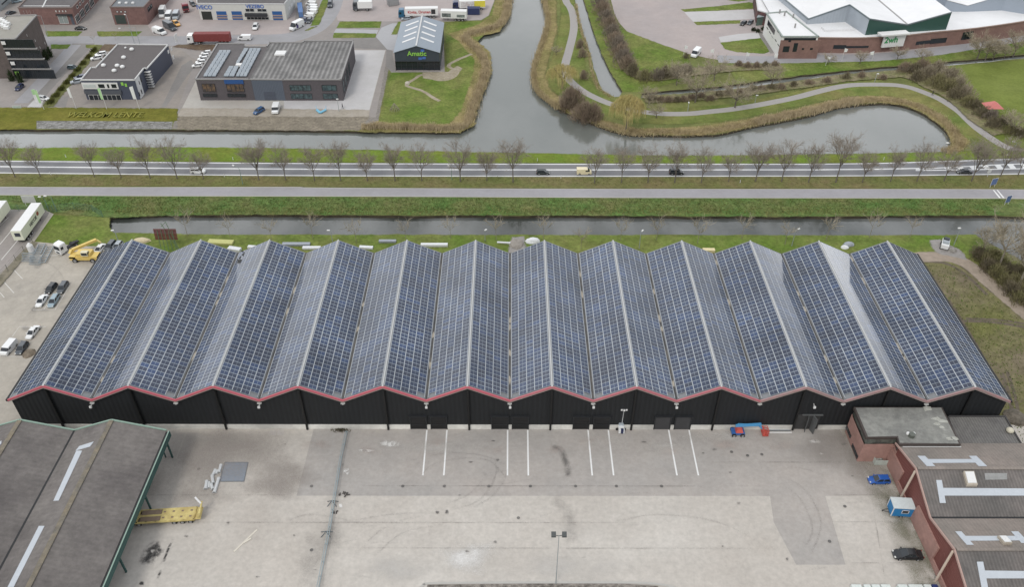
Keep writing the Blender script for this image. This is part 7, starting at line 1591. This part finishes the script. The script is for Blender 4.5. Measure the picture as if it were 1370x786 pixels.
def sign(label, px, py, pyt, w_, h_, fm, lean=0, legs=2):
    q = at(px,py); hh = hgt(px,py,pyt); t = thing('road_sign', label, 'sign', (q.x,q.y,0), lean); ORG[t.name] = Vector((0,0,0)); b = MB()
    for s in ((-1,1) if legs == 2 else (0,)): b.box(s*w_*.4,0,0,.08,.08,hh)
    b.build('post', WHM, t, world=False); b = MB(); b.box(0,-.06,hh-h_,w_,.06,h_); pn = b.build('panel', fm, t, world=False); b = MB(); b.box(0,-.03,hh-h_-.08,w_+.16,.04,h_+.16); b.build('border', WFR, t, world=False); return t
BS = mat('blue_sign_face', (90,110,150), .5, .05, .8)
sign('blue direction sign on the verge of the main road', 1327,251,239,1.8,1.9,BS,.3); sign('blue direction sign beside the field road end', 1346,274,262,1.4,2.0,BS,.3); sign('small white sign at the main road curve', 1320.5,237,228,1.0,.7,mat('sign_white', (220,222,224), .5),.2,1)
sign('white sign back above the long trailer', 42,276,262.5,3.2,2.0,mat('sign_pale', (188,190,186), .6)); sign('small pale board by the side street at the river', 23,144.5,141.5,2.6,1.2,mat('pale_board', (178,190,184), .6))
# tall green banner column by the car
q = at(50,136); t = thing('banner_column', 'tall white and green advertising column on the entrance square', 'sign', (q.x,q.y,0), .3); ORG[t.name] = Vector((0,0,0)); hh = hgt(50,136,120); b = MB(); b.box(0,0,0,1.0,.3,hh*.6); b.build('column', WHM, t, world=False); b = MB(); b.box(0,0,hh*.6,1.0,.32,hh*.4); b.build('top_panel', FG, t, world=False)
# letters of plants on the lawn
t = thing('flower_lettering', 'yellow plant letters reading welkom lente on the river lawn', 'lettering', tuple(at(138,155))); YF_ = mat('spring_flowers', (158,150,62), .9, .4, 1.4, (112,116,48), .5, bump=.1)
c0, c1 = at(88,157.5), at(192,158); ln = (c1-c0).length
c = bpy.data.curves.new('t','FONT'); c.body = 'WELKOM LENTE.'; c.size = 1; c.extrude = .03; c.offset = .01; o = bpy.data.objects.new('t', c); C.objects.link(o); bpy.context.view_layer.update(); wd = o.dimensions.x; me = bpy.data.meshes.new_from_object(o); bpy.data.objects.remove(o); me.materials.clear(); me.materials.append(YF_)
o = bpy.data.objects.new('letters', me); C.objects.link(o); o.parent = t; off_ = c0-Vector(t.location); s_ = ln/wd; o.location = (off_.x, off_.y, .25); o.scale = (s_, s_*1.5, 3); o.rotation_euler = (0,0,math.atan2(c1.y-c0.y, c1.x-c0.x))
# red rack, heaps and wrapped goods behind the warehouse
t = thing('pipe_rack', 'dark red slatted rack on green legs at the canal behind the roof', 'rack', tuple(at(226,332))); q = at(227,335); ORG[t.name] = Vector((0,0,0)); t.location = (q.x,q.y,0); RR = mat('rust_red_boards', (112,58,56), .8, .15, .6)
b = MB()
for k in range(8): b.box(0, .2+k*.06, 3.0+k*.36, 5.4, .1, .3)
b.build('boards', RR, t, world=False)
for k in range(5): b = MB(); b.bar((-1.8+k*.9,-.4,0),(-1.8+k*.9,.5,5.6),.12,.12); b.build('leg', mat('moss_green_post', (106,128,100), .7), t, world=False)
b = MB(); b.bar((-.6,1,7.2),(2.6,-.5,0),.12,.12); b.bar((.6,1,7.6),(2.7,-.5,0),.12,.12); b.bar((-.8,1,6.2),(.6,1,7.6),.1,.1); b.build('stay', mat('moss_green_post', (106,128,100)), t, world=False)
def heap(nm, label, px, py, sx_, sy_, sz_, m_, cat='heap', group=None):
    q = at(px,py); b = MB(); R = []
    for k in range(6):
        t_ = k/5; r_ = math.cos(t_*1.45); R.append([(q.x+sx_*r_*math.cos(a_*.5236)*random.uniform(.85,1.1), q.y+sy_*r_*math.sin(a_*.5236)*random.uniform(.85,1.1), sz_*math.sin(t_*1.57)) for a_ in range(12)])
    b.loft(R); o = b.build(nm, m_, None); tag(o, label, cat, group); return o
WR = mat('white_sheeting', (226,228,230), .5, .08, .8); GRH = mat('grey_sheeting', (158,164,172), .5, .1, .6)
heap('sheeted_heap', 'white heap wrapped in sheeting left of the seventh roof ridge', 713,324.5,1.9,1.1,1.3,WR); heap('sheeted_heap', 'white part of the wrapped heap near the eleventh bay', 1130,332,1.0,.8,.7,WR); heap('sheeted_heap', 'grey part of the wrapped heap near the eleventh bay', 1135,328.5,1.4,.9,1.0,GRH)
heap('gravel_heap', 'low grey gravel heap behind the sixth roof valley', 691,327,1.9,2.2,.8,GRAVEL if False else mat('heap_gravel', (150,144,136), .95, .2, .8, fine=.2))
heap('rubble_heap', 'grey rubble left of the first car row at the field', 1217,375,1.6,1.2,.6,mat('rubble', (120,112,100), .95, .4, 1, (90,84,74), .5)); heap('sand_heap', 'pale sand and sheeting heap behind the first roof valley', 190,323,2.2,1.0,.9,mat('sand', (206,192,160), .9, .2, .6)); heap('rubble_heap', 'brown rubble beside the parked dark hatchback', 39,474,1.4,1.6,.5,mat('rubble2', (140,128,112), .95, .4, 1, (108,98,84), .5)); heap('dark_heap', 'dark soil heap at the corner of the field and annex', 1358,560,2.2,2.4,1.0,mat('rubble', (120,112,100)))
def longbox(label, p0, p1, w_, h_, m_, nm='wrapped_beam', cat='beam', group='goods laid out behind the warehouse'):
    a_, b_ = at(*p0,h_/2), at(*p1,h_/2); d = b_-a_; m__ = (a_+b_)/2; t = thing(nm, label, cat, (m__.x,m__.y,0), math.atan2(d.y,d.x), group); ORG[t.name] = Vector((0,0,0)); L = d.length
    b = MB(); b.box(0,0,.15,L,w_,h_); b.build('load', m_, t, world=False); b = MB()
    for k in range(3): b.box(-L*.4+k*L*.4,0,0,.15,w_,.14)
    b.build('bearers', WOOD, t, world=False)
longbox('long white wrapped beam behind the fifth roof bay', (563,328.5), (599,328.5), .9, .6, WR); longbox('grey beam on the grass behind the fourth roof bay', (507,323.5), (530,323.5), .8, .5, GRH); longbox('white wrapped beam behind the fourth valley', (481,331.5), (499,332.5), .9, .5, WR)
longbox('grey pallet row behind the third roof bay, farther one', (378,327.5), (415,327.5), 1.0, .5, GRH); longbox('white wrapped beam behind the third valley', (405,332.5), (429,332.5), .9, .5, WR); longbox('white wrapped beam behind the fourth roof ridge', (480,331), (497,331.8), .5, .7, GRH) if False else None
longbox('yellowish timber pile behind the second roof bay', (279,324), (312,325.5), 1.6, .5, mat('yellow_timber', (196,196,130), .8, .15, .8)); longbox('white wrapped goods at the second valley', (306,333), (322,335.5), 1.2, .7, WR); longbox('white wrapped goods just right of the second valley', (332,331), (344,332), .9, .5, WR)
longbox('thin white beam behind the sixth roof bay', (665,325), (683,326), .4, .3, WR); longbox('pale timber pile behind the tenth roof bay', (940,335.8), (956,336), 1.1, .7, mat('cream_timber', (226,212,168), .8, .1, .8)); longbox('white wrapped beam right of the third roof ridge', (480,333), (482,333), .4, .3, WR) if False else None
# white machine and heap on the gravel pad
q = at(1263,331); t = thing('small_excavator', 'white and grey small machine standing on the gravel pad', 'machine', (q.x,q.y,0), 1.1); ORG[t.name] = Vector((0,0,0)); b = MB(); b.box(0,0,.5,3.2,1.7,1.0); b.build('body', WHITE, t, world=False); b = MB(); b.hexa([(.1,-.75,1.5),(1.3,-.75,1.5),(1.3,.75,1.5),(.1,.75,1.5),(.2,-.6,2.3),(1.1,-.6,2.3),(1.1,.6,2.3),(.2,.6,2.3)]); b.build('cab', GLASS, t, world=False); b = MB(); b.box(-.2,0,1.5,1.2,1.4,.5); b.build('hood', SILV, t, world=False)
for x in (-1.1,1.1):
    for s in (-1,1): wheel(t, x, s*.85, .4, .3)
heap('stone_pile', 'small pile of grey stones beside the white machine', 1273,336,1.3,1.0,.9,mat('stones', (160,156,150), .9, .4, 1.5, (120,116,110), .5))
# red roofed park shelter
q = at(1324,152); t = thing('park_shelter', 'small shelter with red four sided roof on the meadow', 'shelter', (q.x,q.y,0)); ORG[t.name] = Vector((0,0,0)); b = MB(); b.add([(-2.6,-2.2,2.6),(2.6,-2.2,2.6),(2.6,2.2,2.6),(-2.6,2.2,2.6),(0,0,4.3)], [(0,1,4),(1,2,4),(2,3,4),(3,0,4),(3,2,1,0)]); b.build('roof', mat('coral_roof', (200,120,114), .7, .08, .5), t, world=False)
b = MB(); b.tube((0,0,0),(0,0,2.7),.18,n=8); b.build('post', GP, t, world=False)
for k in range(4): a_ = k*1.5708; b = MB(); b.box(1.2*math.cos(a_),1.2*math.sin(a_),.35,.9,.35,.08,a_+1.57); b.build('bench', WOOD, t, world=False)
# light blue v-shaped seat and person by the dark showroom
q = at(*B(975,735)); t = thing('v_shaped_bench', 'light blue v shaped bench on the plot by the river', 'bench', (q.x,q.y,0)); ORG[t.name] = Vector((0,0,0)); LBM = mat('light_blue_bench', (130,196,224), .5); b = MB(); b.bar((0,-1.0,.35),(-1.4,1.0,.35),.7,.35); b.bar((0,-1.0,.36),(1.4,1.0,.36),.7,.34); b.build('seat', LBM, t, world=False); b = MB(); b.bar((-1.4,1.0,.3),(-1.6,1.3,1.6),.1,.1); b.bar((1.4,1.0,.3),(1.6,1.3,1.6),.1,.1); b.build('stake', LBM, t, world=False)
# wooden hut frame on the showroom lawn
q = at(*C2(333,85)); t = thing('twig_hut', 'small grey hut frame of branches on the showroom lawn', 'hut', (q.x,q.y,0)); ORG[t.name] = Vector((0,0,0)); b = MB()
for k in range(12): a_ = k*.5236; b.tube((1.6*math.cos(a_),1.3*math.sin(a_),0),(.15*math.cos(a_),.12*math.sin(a_),2.3),.07,.05,5)
b.build('poles', BARKP, t, world=False); b = MB()
for z in (.7,1.3): b.loft([[(1.6*(1-z/2.6)*math.cos(k*.6283)*s_, 1.3*(1-z/2.6)*math.sin(k*.6283)*s_, z) for k in range(10)] for s_ in (1,1.08)], caps=False)
b.build('hoops', BARKP, t, world=False)
heap('boulder', 'pale boulder at the worn path on the showroom lawn', 545,112,.9,.7,.8,mat('pale_rock', (190,184,172), .9, .2, 1), 'boulder')
# person by the lamp post at the river plot
def person(label, px, py, top_m, leg_m, face_rot=0, stride=.12):
    q = at(px,py); t = thing('person', label, 'person', (q.x,q.y,0), face_rot); ORG[t.name] = Vector((0,0,0))
    J_ = [(0,0,.95),(0,0,1.2),(0,0,1.42),(0,0,1.52),(0,0,1.66),(0,-.19,1.40),(.03,-.25,1.12),(.1,-.24,.86),(0,.19,1.40),(-.03,.25,1.12),(.02,.24,.86),(0,-.09,.92),(stride,-.1,.5),(stride*1.2,-.1,.08),(stride*1.2+.14,-.1,.04),(0,.09,.92),(-stride,.1,.5),(-stride*1.6,.1,.08),(-stride*1.6+.14,.1,.04)]
    Ed = [(0,1),(1,2),(2,3),(3,4),(2,5),(5,6),(6,7),(2,8),(8,9),(9,10),(0,11),(11,12),(12,13),(13,14),(0,15),(15,16),(16,17),(17,18)]; Rd = [.15,.14,.15,.06,.11,.07,.05,.035,.07,.05,.035,.1,.07,.05,.04,.1,.07,.05,.04]
    me = bpy.data.meshes.new('body'); me.from_pydata(J_, Ed, []); o = bpy.data.objects.new('body', me); C.objects.link(o); md = o.modifiers.new('s','SKIN'); sk = me.skin_vertices[0] if me.skin_vertices else None
    if sk is None:
        bm = bmesh.new(); bm.from_mesh(me); bm.verts.layers.skin.verify(); bm.to_mesh(me); bm.free(); sk = me.skin_vertices[0]
    for i, r_ in enumerate(Rd): sk.data[i].radius = (r_, r_)
    sk.data[0].use_root = True; o.modifiers.new('u','SUBSURF').levels = 1
    bpy.context.view_layer.update(); ev = o.evaluated_get(bpy.context.evaluated_depsgraph_get()); m2 = bpy.data.meshes.new_from_object(ev); m2.name = 'body'; bpy.data.objects.remove(o); m2.materials.clear(); m2.materials.append(top_m); m2.materials.append(leg_m)
    for pl in m2.polygons: pl.material_index = 1 if pl.center.z < .93 else 0
    o = bpy.data.objects.new('body', m2); C.objects.link(o); o.parent = t
    b = MB(); b.ball((.01,0,1.72), .11, 8, sz=1.15); b.build('hair', mat('dark_hair', (50,42,38), .9), t, world=False); return t
person('person in dark clothes standing beside the lamp post at the river plot', 458.5,145.5, mat('dark_coat', (40,42,48), .9), mat('dark_trousers', (34,36,44), .9), .5)
person('person in dark clothes walking on the curved pond path', 1247,128, mat('dark_coat', (40,42,48)), mat('dark_trousers', (34,36,44)), 2.4, .2)
# small white dots: swans and litter
def swan(label, px, py):
    q = at(px,py,-.75); t = thing('swan', label, 'bird', (q.x,q.y,-.78)); ORG[t.name] = Vector((0,0,0)); SW = mat('white_feathers', (236,236,232), .8)
    b = MB(); b.loft([[(x, w_*math.cos(a_*.785), .18+h_*math.sin(a_*.785)) for a_ in range(8)] for x, w_, h_ in ((-.75,.04,.05),(-.5,.2,.16),(0,.3,.24),(.35,.22,.2),(.55,.08,.08))]); b.tube((.45,0,.25),(.6,0,.7),.08,.06,6); b.tube((.6,0,.68),(.82,0,.66),.07,.05,6); b.build('body', SW, t, world=False); b = MB(); b.tube((.82,0,.66),(.95,0,.62),.04,.01,5); b.build('beak', mat('orange_beak', (220,130,50), .6), t, world=False)
swan('white swan on the pond near its right end', 1268.5,192); 
# brook bridge planks / white post
for i, (x, y, yt, lab) in enumerate(((404,211,213,'a'),)): pass
# small bollards along the road verge
for i, (x, y) in enumerate(((68.5,234.5),(300.5,237),(750.5,239),(88.5,211),(312,214.5),(719,216),(1182,214.5),(990,245),(1347,209))):
    q = at(x,y); t = thing('marker_post', 'short white marker post %s along the main road' % nth(sorted((68.5,300.5,750.5,88.5,312,719,1182,990,1347)).index(x), 9), 'post', (q.x,q.y,0), 0, 'marker posts along the main road'); ORG[t.name] = Vector((0,0,0)); b = MB(); b.box(0,0,0,.14,.1,1.0); b.build('post', WHM, t, world=False); b = MB(); b.box(0,0,.8,.15,.11,.1); b.build('reflector', mat('dark_band', (50,50,50), .5), t, world=False)
# low wooden fence of the trailer yard and roof clutter on the brown office were built with their buildings
